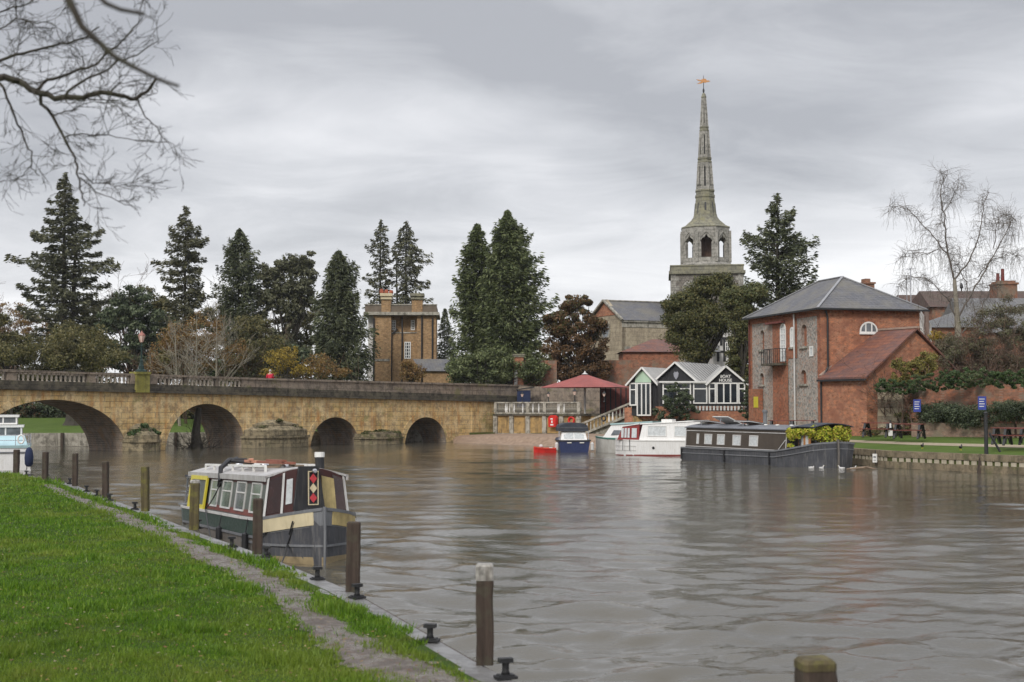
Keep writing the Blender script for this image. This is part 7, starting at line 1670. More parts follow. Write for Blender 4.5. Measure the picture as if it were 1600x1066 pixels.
def garden_wall():
    a = G(1372, 663, 1.45); pts = [Vector((22.2, 86.6)), Vector((24.4, 84.5)), Vector((29.0, 80.5)), Vector((34.5, 76.5)), Vector((41, 72))]
    r = thing('garden_wall', 'old patched red brick garden wall behind the hedge, ivy along its top', 'wall')
    ztop = [4.35, 4.35, 4.35, 4.3, 4.25]
    m = MB(); low = MB()
    for i in range(len(pts) - 1):
        p, q = pts[i], pts[i+1]; d = (q - p).normalized(); n = Vector((-d.y, d.x)) * .4
        m.prism([tuple(p), tuple(q), tuple(q + n), tuple(p + n)], 1.2, [ztop[i], ztop[i+1], ztop[i+1], ztop[i]])
        if i > 0:
            o = -n * 4.0; low.prism([tuple(p + o), tuple(q + o), tuple(q + o + n*.7), tuple(p + o + n*.7)], 1.1, 2.15)
    m.obj('brick_face', M['oldbrick'], r)
    l = thing('low_wall', 'low pinkish brick wall under the clipped hedge on the far right bank', 'wall'); low.obj('brick_face', brick('pink_old_brick', (0.27, 0.17, 0.12), (0.20, 0.14, 0.10), (0.24, 0.2, 0.15), patch=(0.2, 0.17, 0.12)), l)
    m = MB(); m.prism([(22.2, 86.4), (23.4, 85.2), (23.9, 85.7), (22.7, 86.9)], 1.2, 4.5); o = m.obj('buttress', M['naverender'], r)
    for px, py, Y, lab in ((1433, 634, 82.6, 'left of two blue signs on the garden wall, just right of the outhouse'), (1534.5, 630, 76.9, 'right of two blue signs on the garden wall, above the hedge')):
        p = P(px, py, Y - .55); s = thing('blue_sign', lab, 'sign', p, math.radians(-38), 'blue signs on the garden wall')
        m = MB(); m.box(-.22, .22, -.02, .02, -.36, .36); m.obj('plate', M['signblue'], s)
        m = MB()
        for k in range(4): m.box(-.15, .15 - .04*(k % 2), -.028, -.021, .20 - k*.13, .235 - k*.13)
        m.obj('text_line', M['white'], s)
        m = MB(); m.box(-.02, .02, .02, .5, -.3, -.25); m.box(-.02, .02, .021, .5, .25, .3); m.obj('bracket', M['iron'], s)
garden_wall()

def picnic():
    proto = None
    for px, py, Yk, rz, lab in ((1372, 681, None, -.55, 'picnic table with red slatted top nearest the outhouse corner'), (1421, 684, None, -.55, 'dark picnic table standing left of the low pink wall'), (1578, 695, None, -.6, 'picnic table with red slats beyond the black post at the right edge'), (1596, 694, None, -.6, 'picnic table cut by the right edge of the photo'), (1222, 663, 88.5, -.3, 'tall dark picnic bench behind the barge roof by the warehouse'), (1253, 664, 88.2, -.3, 'red slatted picnic bench behind the barge roof, right of the dark one')):
        g = G(px, py, 1.40) if Yk is None else P(px, py, Yk); g.z = 1.36 if Yk is None else 1.42
        if Yk is None:
            g = P(px, py, {1372: 81.0, 1421: 78.5, 1578: 70.0, 1596: 68.5}[px]); g.z = {1372: 1.36, 1421: 1.33, 1578: 1.24, 1596: 1.24}[px]
        if proto is None:
            proto = thing('picnic_table', lab, 'picnic table', g, rz, 'picnic tables on the far bank')
            m = MB()
            for k in range(5): m.box(-.8, .8, -.34 + k*.14, -.22 + k*.14, .74, .78)
            m.obj('table_top', M['timberred'], proto)
            for y in (-.72, .62):
                m = MB()
                for k in range(2): m.box(-.8, .8, y + k*.1, y + .08 + k*.1, .42, .455)
                m.obj('seat', M['timberred'], proto)
            for x in (-.62, .62):
                m = MB(); m.bar((x, -.3, .73), (x, -.7, 0), .11, .07); m.bar((x, .3, .73), (x, .7, 0), .11, .07); m.bar((x, -.7, .40), (x, .7, .40), .06, .05); m.bar((x, -.35, .70), (x, .35, .70), .06, .05)
                k_ = 10; m.tube([(x, .28*math.cos(math.pi*k/k_), .05 + .28*math.sin(math.pi*k/k_)) for k in range(k_ + 1)], .03, 5)
                m.bar((x, -.4, .42), (x, .25, .7), .06); m.bar((x, .4, .42), (x, -.25, .7), .06); m.obj('leg_frame', M['iron'], proto)
            o = proto
        else: o = dup(proto, g, rz, lab)
        if px in (1372, 1421): o.scale = (1.05, 1.05, 1.05)
    # black post with mud brace on the quay, sign, ducks, walkers
    p = G(1541, 712, .86); p = P(1541, 705, 66.9); r = thing('black_post', 'tall black post standing at the edge of the far right river wall', 'post', (p.x, p.y, .8)); H = ZH(647, p.y) - .8; m = MB(); m.tube([(0, 0, -.3), (0, 0, H)], [.10, .085], 8); m.obj('shaft', M['iron'], r); m = MB(); m.lathe([(.10, H), (.11, H + .05), (.03, H + .12)], n=8); m.obj('cap', M['iron'], r)
    p = P(1565, 705, 68.2); r = thing('leaning_post', 'dark timber brace leaning in the grass behind the black post', 'post', (p.x, p.y, .8)); m = MB(); m.tube([(0, 0, 0), (-.5, 0.2, 1.0), (-.48, .2, 1.0)], .06, 6); m.obj('timber', M['iron'], r)
    p = P(1527, 735, 66.6); r = thing('fender_timber', 'slanting timber fender leaning on the far right river wall', 'fender', (p.x, p.y - .1, 0)); m = MB(); m.bar((0, 0, -.3), (.22, .16, .86), .16, .12); m.obj('timber', M['post'], r)
    p = P(1367, 716, 72.6); r = thing('quay_notice', 'small white mooring notice hanging on the river wall right of the barge', 'sign', p, math.radians(-40)); m = MB(); m.box(-.12, .12, -.02, .02, -.22, .22); m.obj('board', M['white'], r); m = MB(); m.box(-.02, .02, .02, .06, -.3, .4); m.obj('stake', M['iron'], r)
    m = MB(); m.box(-.07, .07, -.028, -.021, .02, .10); m.box(-.07, .07, -.028, -.021, -.12, -.09); m.obj('text_line', M['greypaint'], r)
    p = P(1391, 676, 80.2); r = thing('post_notice', 'small white notice on a short stake between the two picnic tables', 'sign', (p.x, p.y, 1.34)); m = MB(); m.bar((0, 0, 0), (0, 0, 1.0), .05); m.obj('stake', M['iron'], r); m = MB(); m.box(-.12, .12, -.05, -.026, .1, .42); m.box(-.05, .05, -.05, -.026, .55, .8); m.obj('board', M['white'], r)
picnic()

def beach():
    # gravel slipway between bridge end and the navy cruiser
    t = NT('slipway_gravel'); n = t.noise(3, 5, .7); t.col(t.ramp(n, [(.35, (0.20, 0.135, 0.09)), (.65, (0.33, 0.24, 0.175))])); t.bump(t.noise(20), .5, .03); t.fin(.85)
    pts = [(-5.0, 122.2, -.12), (-2.6, 117.6, -.10), (1.2, 113.4, -.10), (5.5, 108.3, -.12), (12.6, 99, -.1), (13.0, 100, .82), (11.0, 108.6, .82), (6.1, 120.2, .82), (-1.2, 126.2, .7), (-5.2, 124.8, .55)]
    m = MB(); m.poly(pts); struct(m.obj('slipway', t.m))
    rng = random.Random(8); proto = None
    # white and grey stones / birds along the slip
    for k, (px, py, s) in enumerate(((782, 691, 1), (789, 691.5, .8), (797, 691, 1.2), (805, 691.5, 1), (822, 690.5, 1), (836, 691, .9), (775, 690.5, .8), (830, 691, .6))):
        p = G(px, py, .1); lab = ['pale stone on the slipway edge, second from the blue drum', 'smaller pale stone on the slipway edge, third from the blue drum', 'largest pale stone in the row on the slipway edge', 'pale stone on the slipway edge just left of the black buoy', 'pale stone on the slipway edge, first right of the black buoy', 'last pale stone on the slipway edge toward the red dinghy', 'pale stone on the slipway edge nearest the bright blue drum', 'tiny pale stone on the slipway between the black buoy and red dinghy'][k]
        if proto is None:
            m = MB(); m.lathe([(.05, 0), (.22, .05), (.26, .14), (.15, .24), (.02, .27)], n=8); proto = tag(m.obj('shore_stone', plain('pale_stone_lump', (0.42, 0.38, 0.33), .9, .3, 5), smooth=True), lab, 'stone', 'pale stones along the slipway'); o = proto
        else: o = proto.copy(); COL.objects.link(o)
        o['label'] = lab; o.location = p; o.scale = (s, s, s * rng.uniform(.6, 1)); o.rotation_euler = (0, 0, rng.uniform(0, 3))
    p = G(808.5, 691, .05); m = MB(); m.lathe([(.06, 0), (.3, .1), (.34, .26), (.2, .42), (.03, .46)], n=9); o = m.obj('dark_buoy', M['black'], smooth=True); o.location = p; tag(o, 'round black buoy lying on the slipway right of the pale stones', 'buoy')
    for px, w, lab in ((729, 1.0, 'flat pale blue drum floating at the foot of the bridge, leftmost of two'), (759.5, .95, 'bright blue plastic drum at the water edge, nearer the slipway stones')):
        p = G(px, 690.5, .02); r = thing('blue_drum', lab, 'drum', p, 0, 'blue drums at the bridge foot'); m = MB(); m.tube([(-.42*w, 0, .12), (-.38*w, 0, .13), (.38*w, 0, .13), (.42*w, 0, .12)], [.14, .25, .25, .14], 10); m.obj('shell', M['blue'] if px > 740 else plain('pale_blue_plastic', (0.10, 0.20, 0.38)), r); m = MB(); m.tube([(-.44*w, 0, .13), (-.40*w, 0, .13)], .06, 8); m.obj('cap', M['white'], r)
    # ducks beside the barge
    proto = None
    for px, py, lab, rz in ((1268, 732.5, 'white duck floating beside the middle of the barge bow, leftmost of four', 0), (1283.5, 733, 'white duck floating second from left by the barge bow', .5), (1315, 733.5, 'white duck with raised neck floating under the barge stem', 2.8), (1333, 734, 'white duck floating furthest right beside the barge bow', .2)):
        g = G(px, py, -.045)
        if proto is None:
            proto = thing('duck', lab, 'duck', g, rz, 'white ducks by the barge'); m = MB()
            m.tube([(-.26, 0, .16), (-.20, 0, .11), (-.05, 0, .08), (.10, 0, .09), (.17, 0, .14), (.20, 0, .24), (.25, 0, .29), (.30, 0, .28)], [.01, .06, .105, .10, .065, .04, .045, .02], 9); proto.scale = (.62, .62, .62); m.obj('body', M['offwhite'], proto, smooth=True)
            m = MB(); m.bar((.29, 0, .28), (.37, 0, .265), .03, .015); m.obj('bill', M['yellow'], proto)
        else: dup(proto, g, rz, lab)
    m = MB(); rng = np.random.default_rng(4); g = G(1345, 734, 0)
    r = thing('floating_branch', 'pale driftwood branch floating at the barge bow right of the ducks', 'driftwood', g); m.tube([(-.7, 0, .02), (-.2, .1, .06), (.3, 0, .10), (.8, .1, .02)], [.03, .07, .08, .02], 6); m.tube([(.1, .05, .08), (.35, -.2, .2)], [.04, .01], 5); m.obj('limb', M['wood'], r)
    for px, lab in ((1441, 'dark moorhen standing on the bank grass, nearer the picnic tables'), (1501, 'dark moorhen standing on the bank grass, nearer the black post')):
        g = P(px, 703, 71.2 if px < 1450 else 68.6); g.z = .98; r = thing('moorhen', lab, 'bird', g, 1.0, 'moorhens on the bank'); m = MB(); m.tube([(-.2, 0, .22), (-.1, 0, .16), (.05, 0, .15), (.12, 0, .2), (.17, 0, .27), (.22, 0, .27)], [.01, .06, .07, .035, .03, .01], 7); m.obj('body', M['iron'], r, smooth=True); m = MB(); m.bar((0, .03, 0), (0, .02, .12), .02); m.bar((0, -.03, 0), (0, -.02, .12), .02); m.obj('legs', M['yellow'], r)
beach()

def walker():
    s = bs(438, 585); p = blocal(s, 1.2, bridge.zcor(s) + .25); r = thing('person', 'walker in a bright red coat crossing the bridge, only head and shoulders above the parapet', 'person', p, math.radians(110))
    bm = bmesh.new(); J = [(0,0,.95), (0,0,1.15), (0,0,1.38), (0,0,1.50), (.02,0,1.60), (.02,0,1.72), (0,.11,.9), (.05,.12,.5), (0,.12,.08), (.14,.12,.03), (0,-.11,.9), (-.08,-.12,.5), (-.12,-.12,.08), (.02,-.12,.03), (0,.19,1.40), (.02,.26,1.15), (.18,.22,1.0), (.24,.2,.98), (0,-.19,1.40), (.02,-.26,1.15), (.18,-.22,1.0), (.24,-.2,.98)]
    R = [.15, .15, .16, .06, .085, .07, .09, .06, .045, .03, .09, .06, .045, .03, .065, .048, .036, .03, .065, .048, .036, .03]
    E = [(0,1),(1,2),(2,3),(3,4),(4,5),(0,6),(6,7),(7,8),(8,9),(0,10),(10,11),(11,12),(12,13),(2,14),(14,15),(15,16),(16,17),(2,18),(18,19),(19,20),(20,21)]
    def skin(name, js, es, rs, mat):
        me = bpy.data.meshes.new(name); me.from_pydata(js, es, []); o = bpy.data.objects.new(name, me); link(o, r); me.materials.append(mat)
        o.modifiers.new('skin', 'SKIN')
        if not me.skin_vertices: 
            bpy.context.view_layer.objects.active = o
        lay = me.skin_vertices[0].data if me.skin_vertices else None
        if lay:
            for i, q in enumerate(rs): lay[i].radius = (q, q)
            lay[0].use_root = True
        o.modifiers.new('sub', 'SUBSURF').levels = 2; o.modifiers['sub'].render_levels = 2; return o
    skin('body', J, E, R, M['skin'])
    Jc = [J[i] for i in (0,1,2,14,15,16,18,19,20)] + [(0,0,.75)]; Ec = [(0,1),(1,2),(2,3),(3,4),(4,5),(2,6),(6,7),(7,8),(0,9)]; skin('coat', Jc, Ec, [.19, .185, .19, .095, .075, .06, .095, .075, .06, .2], M['coat'])
    Jt = [J[0]] + [J[i] for i in (6,7,8,10,11,12)]; skin('trousers', Jt, [(0,1),(1,2),(2,3),(0,4),(4,5),(5,6)], [.16, .11, .08, .07, .11, .08, .07], M['trousers'])
    m = MB(); m.lathe([(.02, 1.80), (.075, 1.78), (.10, 1.71), (.098, 1.66)], .0, 0, 12, cap=False); m.obj('hair', M['hair'], r, smooth=True)
walker()
# ------------------------------------------------------------------ trees and shrubs
M['redwood'] = leafmat('redwood_needles', [(0.031, 0.034, 0.018), (0.065, 0.069, 0.038), (0.111, 0.112, 0.061), (0.169, 0.166, 0.098)], 0.12)
M['cypress'] = leafmat('cypress_sprays', [(0.031, 0.043, 0.016), (0.067, 0.086, 0.031), (0.114, 0.138, 0.054), (0.180, 0.198, 0.090)], 0.15)
M['cypress2'] = leafmat('dark_cypress_sprays', [(0.026, 0.034, 0.017), (0.056, 0.068, 0.034), (0.098, 0.111, 0.055), (0.150, 0.159, 0.085)], 0.12)
M['olivefir'] = leafmat('olive_fir_needles', [(0.034, 0.037, 0.019), (0.074, 0.077, 0.041), (0.120, 0.118, 0.062), (0.168, 0.156, 0.090)], 0.15)
M['yew'] = leafmat('yew_leaves', [(0.028, 0.032, 0.012), (0.058, 0.066, 0.022), (0.105, 0.108, 0.038), (0.165, 0.145, 0.055)], 0.15)
M['copper'] = leafmat('copper_leaves', [(0.032, 0.028, 0.012), (0.078, 0.052, 0.024), (0.145, 0.082, 0.038), (0.20, 0.115, 0.055)], 0.2)
M['orangeleaf'] = leafmat('autumn_leaves', [(0.066, 0.050, 0.020), (0.165, 0.094, 0.033), (0.253, 0.143, 0.050), (0.286, 0.209, 0.077)], 0.25)
M['yellowleaf'] = leafmat('yellow_leaves', [(0.07, 0.065, 0.02), (0.15, 0.115, 0.03), (0.38, 0.26, 0.035), (0.42, 0.32, 0.07)], 0.3)
M['olive'] = leafmat('olive_shrub_leaves', [(0.030, 0.036, 0.014), (0.076, 0.076, 0.027), (0.138, 0.124, 0.049), (0.193, 0.165, 0.069)], 0.2)
M['gold'] = leafmat('golden_twigs', [(0.05, 0.05, 0.018), (0.12, 0.11, 0.035), (0.22, 0.19, 0.05), (0.30, 0.26, 0.07)], 0.2)
M['thicket'] = leafmat('thicket_twigs', [(0.055, 0.046, 0.031), (0.105, 0.090, 0.057), (0.165, 0.143, 0.094), (0.143, 0.154, 0.066)], 0.15)
M['hedge'] = leafmat('hedge_leaves', [(0.020, 0.031, 0.017), (0.046, 0.064, 0.033), (0.086, 0.108, 0.055), (0.143, 0.165, 0.094)], 0.15)

def cards(P_, D_, size, asp, rng, droop=0.0):
    """leaf clumps: elongated quads centred at P_ along directions D_"""
    n = len(P_); D = D_ / (np.linalg.norm(D_, axis=1)[:, None] + 1e-9)
    r = rng.normal(size=(n, 3)); S = np.cross(D, r); S /= np.linalg.norm(S, axis=1)[:, None] + 1e-9
    a = (size * .58 * rng.uniform(.45, 1.5, n))[:, None]; b = a * asp * .72
    V = np.zeros((n, 4, 3)); V[:, 0] = P_ - D*a; V[:, 1] = P_ - S*b - D*a*.1; V[:, 2] = P_ + D*a; V[:, 3] = P_ + S*b
    V[:, 2, 2] -= droop * a[:, 0]
    return V.reshape(-1, 3)

def conifer(name, label, cat, px, ytop, Y, prof, mat, seed, nb=150, sprays=90, size=.34, asp=.42, up=.15, droop=.5, gap=0.0, lean=0, ybase=None, zb=1.0, group=None, trunk=.32, hang=0.2, dens_top=1.0, stem_vis=True, double=None, clump=.10, fill=0.0):
    """prof: (photo y, half width left px, half width right px)"""
    rng = np.random.default_rng(seed); Sc = Y/2222; zt = ZH(ytop, Y); x = P(px, 600, Y).x
    r = thing(name, label, cat, (x, Y, 0), 0, group)
    pz = np.array([ZH(p[0], Y) for p in prof])[::-1]; pl = np.array([p[1] for p in prof])[::-1]*Sc; pr = np.array([p[2] for p in prof])[::-1]*Sc
    H = zt - zb
    tr = MB(); tr.tube([(0, 0, zb - .4), (0.05, 0, zb + H*.4), (-.05, 0, zb + H*.75), (0, 0, zt - .1)], [trunk, trunk*.7, trunk*.32, .03], 7); tr.obj('trunk', M['bark'], r)
    if double: 
        t2 = MB(); t2.tube([(double[0]*.2, .3, zb), (double[0]*.8, .4, zb + H*.5), (double[0], .4, zb + H*double[1])], [trunk*.8, trunk*.5, .04], 6); t2.obj('trunk', M['bark'], r)
    Pn, Dn = [], []; br = MB()
    zlo = pz[0]
    for i in range(nb):
        f = (i + rng.random()) / nb; z = zlo + (zt - zlo) * (f ** .9); az = rng.uniform(0, 2*np.pi) if gap < .5 else i*2.4 + rng.normal()*.3
        c = math.cos(az); R = float(np.interp(z, pz, pr if c > 0 else pl)); Rm = (np.interp(z, pz, pr) + np.interp(z, pz, pl))/2
        Rr = abs(c)*R + (1-abs(c))*Rm; L = Rr*rng.uniform(.62, 1.16)*(1 + .10*math.sin(z*2.1 + seed) + .10*math.sin(az*3 + z*.9 + seed))
        if rng.random() < .2: L *= rng.uniform(.45, .8)
        if L < .15: L = .15
        n = max(10, int(sprays * 2.1 * (L/3.2) ** 1.1 * rng.uniform(.8, 1.2)))
        s = rng.random(n) ** (.62 if fill == 0 else .8); s = .08 + .92*s
        zz = z + L*(up*s - droop*s*s*.5 + (.10 * np.maximum(0, s - .75)*4 * (1 if droop > .2 else 0)))
        lat = rng.normal(size=n) * (clump*L*np.sin(np.pi*np.minimum(1, s*.9 + .12)) + .10)
        ver = rng.normal(size=n) * (.05*L*clump*4 + .07) - np.abs(rng.normal(size=n))*hang*(.3 + s)
        ox, oy = c, math.sin(az)
        X = ox*L*s - oy*lat; Yy = oy*L*s + ox*lat
        Pn.append(np.stack([X, Yy, zz + ver], 1)); d = np.stack([ox + rng.normal(size=n)*.5, oy + rng.normal(size=n)*.5, up - droop*s + rng.normal(size=n)*.35 - hang], 1); Dn.append(d)
        if L > .8:
            q = [(0, 0, z)] + [(ox*L*t, oy*L*t, z + L*(up*t - droop*t*t*.5)) for t in (.35, .7, .95)]; br.tube(q, [max(.03, .02*L), .016*L + .01, .02, .008], 3, cap=False)
    n = 30; zz = zt - rng.random(n)*.9; Pn.append(np.stack([rng.normal(size=n)*.08*(zt - zz + .3), rng.normal(size=n)*.08*(zt - zz + .3), zz], 1)); Dn.append(np.stack([rng.normal(size=n)*.3, rng.normal(size=n)*.3, np.ones(n)], 1))
    if fill:
        n = int(fill*2.2); z = zlo + (zt - zlo)*rng.random(n)**1.4; az = rng.uniform(0, 2*np.pi, n); c = np.cos(az); R = np.where(c > 0, np.interp(z, pz, pr), np.interp(z, pz, pl)); Rm = (np.interp(z, pz, pr) + np.interp(z, pz, pl))/2; R = np.abs(c)*R + (1-np.abs(c))*Rm
        k = 1 + .10*np.sin(az*5 + z*1.7) + .08*np.sin(az*9 - z*2.9); rr = R*k*rng.uniform(.4, .93, n); Pn.append(np.stack([rr*c, rr*np.sin(az), z - .25*rr], 1)); Dn.append(np.stack([c + rng.normal(size=n)*.5, np.sin(az) + rng.normal(size=n)*.5, -.3 + rng.normal(size=n)*.4], 1))
    br.obj('branches', M['bark'], r)
    Pn = np.concatenate(Pn); Dn = np.concatenate(Dn)
    fast_mesh('crown', cards(Pn, Dn, size, asp, rng, .2), 4, M[mat], r)
    return r

def blob_tree(name, label, cat, px, Y, shape, mat, seed, n=9000, size=.22, clump=(1.0, .5), k=60, depth=None, zb=1.0, group=None, trunk=.22, kind=None, mat2=None, hollow=.35, stems=1, twig=True):
    n = int(n*1.9); size *= .68; k = int(k*1.7); clump = (clump[0]*.85, clump[1]*.7)
    """shape: list of (photo x, photo y, half width px, half height px) ellipses making up the crown outline"""
    rng = np.random.default_rng(seed); Sc = Y/2222; x0 = P(px, 600, Y).x; r = thing(name, label, cat, (x0, Y, 0), 0, group)
    cs, rs = [], []; area = np.array([s[2]*s[3] for s in shape], float); area /= area.sum()
    for s, a in zip(shape, area):
        cx = P(s[0], 600, Y).x - x0; cz = ZH(s[1], Y); rx, rz = s[2]*Sc, s[3]*Sc; ry = min(rx, rz)*1.1 if depth is None else depth
        for _ in range(max(3, int(k*a))):
            d = rng.normal(size=3); d /= np.linalg.norm(d); q = hollow + (1-hollow)*rng.random()**.5; c0 = rng.uniform(*sorted(clump[::-1]))*min(1, min(rx, rz)/1.4)
            sc = max(0.05, 1 - c0/max(rx, .01)*.6); sz_ = max(0.05, 1 - c0/max(rz, .01)*.6)
            cs.append((cx + d[0]*rx*q*sc, d[1]*ry*q*sc, cz + d[2]*rz*q*sz_)); rs.append((c0*1.15, c0, c0*.75))
    cs = np.array(cs); cs[:, 2] = np.maximum(cs[:, 2], zb + .2)
    v = leaf_cloud(rng, cs, rs, n, size); fast_mesh('crown', v, 4, M[mat], r)
    if mat2: v = leaf_cloud(rng, cs[:max(3, len(cs)//3)], rs[:max(3, len(cs)//3)], n//4, size*.8); fast_mesh('leaves', v, 4, M[mat2], r)
    if trunk:
        tr = MB(); top = cs[:, 2].max(); mid = cs[:, 2].mean()
        for s_ in range(stems):
            ox = 0 if stems == 1 else rng.uniform(-.5, .5); tr.tube([(ox, 0, zb - .3), (ox + rng.uniform(-.2, .2), 0, (zb + mid)/2), (ox + rng.uniform(-.4, .4), .1, mid)], [trunk, trunk*.8, trunk*.4], 6)
        tr.obj('trunk', M['bark'], r)
        if twig:
            tw = MB(); mid0 = Vector((0, 0, zb + (mid - zb)*.5))
            for c_ in cs[rng.choice(len(cs), min(26, len(cs)), replace=False)]:
                c_ = Vector(c_); m_ = mid0.lerp(c_, .5) + Vector((rng.normal()*.2, rng.normal()*.2, .3)); tw.tube([mid0, m_, c_], [trunk*.4, trunk*.22, .02], 4, cap=False)
            tw.obj('branches', M['bark'], r)
    return r

def grow(mb, p, d, L, rad, depth, rng, spread=.55, gravity=0.0, seg=3, minr=.006, ratio=.72, kids=(2, 3), n=4, twist=.18):
    pts = [p.copy()]; rr = [rad]; q = p.copy(); dd = d.copy()
    for i in range(seg):
        dd = (dd + Vector((rng.gauss(0, twist), rng.gauss(0, twist), rng.gauss(0, twist)*.7)) + Vector((0, 0, gravity*(1 if gravity < 0 else 1)))).normalized()
        q = q + dd*(L/seg); pts.append(q.copy()); rr.append(max(minr, rad*(1 - .42*(i+1)/seg)))
    mb.tube(pts, rr, n if rad > .03 else 3, cap=False)
    if depth <= 0: return
    for j in range(rng.randint(*kids)):
        t = rng.uniform(.35, 1.0) if j else 1.0; k = min(seg, int(t*seg)); b = pts[k]
        nd = (dd + Vector((rng.gauss(0, spread), rng.gauss(0, spread), rng.gauss(0, spread*.8)))).normalized()
        grow(mb, b, nd, L*ratio*rng.uniform(.75, 1.15), rr[k]*.68, depth - 1, rng, spread, gravity, seg, minr, ratio, kids, n, twist)

def conifers():
    conifer('redwood', 'tall twin stemmed redwood with separate layered boughs, tallest tree at the left', 'conifer', 98, 270, 150,
        [(270, 2, 2), (300, 20, 18), (330, 30, 28), (345, 42, 34), (372, 56, 60), (390, 60, 74), (405, 66, 50), (425, 78, 92), (445, 74, 60), (470, 74, 82), (500, 62, 64), (540, 62, 60), (580, 58, 58), (598, 40, 50)], 'redwood', 1, nb=185, sprays=84, size=.36, up=.16, droop=.30, gap=.6, trunk=.5, hang=.10, double=(1.1, .82), clump=.085)
    conifer('fir', 'olive green fir with open ragged crown, standing right of the bridge lamp', 'conifer', 288, 322, 150,
        [(322, 3, 3), (345, 14, 11), (352, 22, 18), (380, 34, 32), (405, 38, 36), (430, 44, 40), (470, 44, 40), (500, 44, 42), (540, 46, 44), (585, 40, 40)], 'olivefir', 2, nb=170, sprays=80, size=.33, up=.25, droop=.35, trunk=.3, hang=.15, clump=.12)
    conifer('cypress', 'dark columnar cypress with twin tips right of the olive fir', 'conifer', 372, 358, 152,
        [(358, 4, 3), (372, 10, 14), (385, 20, 18), (405, 26, 30), (430, 32, 38), (455, 36, 40), (490, 36, 42), (530, 40, 44), (590, 40, 44)], 'cypress2', 3, nb=200, sprays=80, size=.3, up=.45, droop=.3, trunk=.3, hang=.35, fill=3200)
    blob_tree('pine', 'broad flat topped dark pine with sky showing through its lower crown', 'pine', 450, 152, [(420, 428, 24, 18), (440, 422, 26, 18), (460, 414, 24, 20), (480, 404, 14, 14), (478, 432, 18, 26), (445, 446, 40, 26), (470, 455, 26, 26), (484, 470, 12, 26), (420, 470, 22, 30), (455, 485, 34, 22), (440, 540, 48, 40)], 'redwood', 4, n=14000, size=.26, k=130, clump=(1.1, .5), trunk=.35, hollow=.2)
    conifer('cypress', 'dark rounded cypress right beside the buff house', 'conifer', 528, 392, 140,
        [(392, 5, 4), (405, 16, 14), (425, 24, 26), (450, 26, 30), (475, 36, 32), (500, 42, 42), (540, 50, 52), (575, 54, 56), (600, 55, 56)], 'cypress2', 5, nb=210, sprays=90, size=.3, up=.4, droop=.35, trunk=.3, hang=.4, fill=4200)
    conifer('redwood', 'thin redwood behind the left chimney of the buff house', 'conifer', 594, 344, 175,
        [(344, 2, 2), (360, 10, 12), (385, 26, 16), (410, 24, 20), (440, 30, 24), (470, 34, 26), (500, 28, 26)], 'redwood', 6, nb=105, sprays=46, size=.36, up=.2, droop=.35, gap=.6, trunk=.34, hang=.1, clump=.09)
    conifer('redwood', 'redwood with drooping right boughs behind the right chimney of the buff house', 'conifer', 634, 346, 175,
        [(346, 2, 2), (362, 14, 14), (385, 24, 28), (410, 22, 36), (430, 24, 38), (450, 22, 32), (470, 18, 48), (500, 22, 26)], 'redwood', 7, nb=120, sprays=50, size=.36, up=.1, droop=.45, gap=.6, trunk=.4, hang=.12, clump=.09, double=(-1.3, .84))
    conifer('young_cypress', 'short narrow conifer between the buff house and the big cypress pair', 'conifer', 695, 482, 160,
        [(482, 2, 2), (500, 8, 8), (530, 16, 16), (560, 22, 26), (600, 24, 30)], 'cypress2', 8, nb=90, sprays=70, size=.26, up=.3, droop=.3, trunk=.15, hang=.2, fill=900)
    conifer('large_cypress', 'large green cypress, left and lower of the big pair right of the buff house', 'conifer', 745, 350, 138,
        [(350, 3, 3), (365, 12, 12), (390, 24, 24), (420, 33, 34), (455, 39, 34), (480, 42, 34), (520, 40, 40), (560, 46, 44), (602, 44, 46)], 'cypress', 9, nb=230, sprays=92, size=.32, up=.5, droop=.25, trunk=.35, hang=.25, fill=3600)
    conifer('large_cypress', 'largest green cypress, right and taller of the big pair beside the red canopy', 'conifer', 793, 329, 136,
        [(329, 3, 3), (345, 12, 12), (370, 24, 32), (400, 32, 42), (430, 40, 52), (460, 44, 64), (490, 46, 68), (530, 50, 66), (570, 50, 62), (602, 50, 60)], 'cypress', 10, nb=290, sprays=96, size=.33, up=.45, droop=.3, trunk=.4, hang=.3, fill=6500)
    blob_tree('copper_yew', 'rusty brown and green broad tree behind the red canopy', 'tree', 905, 133, [(895, 478, 26, 20), (915, 470, 16, 12), (880, 505, 34, 28), (925, 510, 30, 26), (900, 540, 56, 32), (880, 575, 40, 26), (930, 575, 34, 26)], 'copper', 11, n=15000, size=.2, k=110, clump=(.95, .4), mat2='yew', trunk=.3)
    # behind the church, right
    conifer('cedar', 'tall dark cedar with uneven crown right of the church tower', 'conifer', 1217, 302, 118,
        [(302, 4, 4), (320, 10, 12), (345, 18, 26), (362, 32, 30), (385, 50, 34), (405, 48, 62), (420, 50, 72), (440, 46, 70), (470, 52, 50), (520, 56, 40), (600, 50, 40)], 'cypress2', 12, nb=190, sprays=88, size=.3, up=.5, droop=.3, trunk=.4, hang=.2, clump=.14)
    blob_tree('yew', 'broad olive green yew in front of the church tower', 'yew', 1095, 122, [(1105, 448, 40, 22), (1130, 438, 24, 16), (1055, 480, 22, 20), (1148, 460, 20, 20), (1085, 470, 40, 26), (1070, 505, 38, 30), (1110, 500, 50, 36), (1080, 545, 38, 28), (1060, 530, 24, 20)], 'yew', 13, n=26000, size=.16, k=170, clump=(1.3, .6), trunk=.4, hollow=.1)
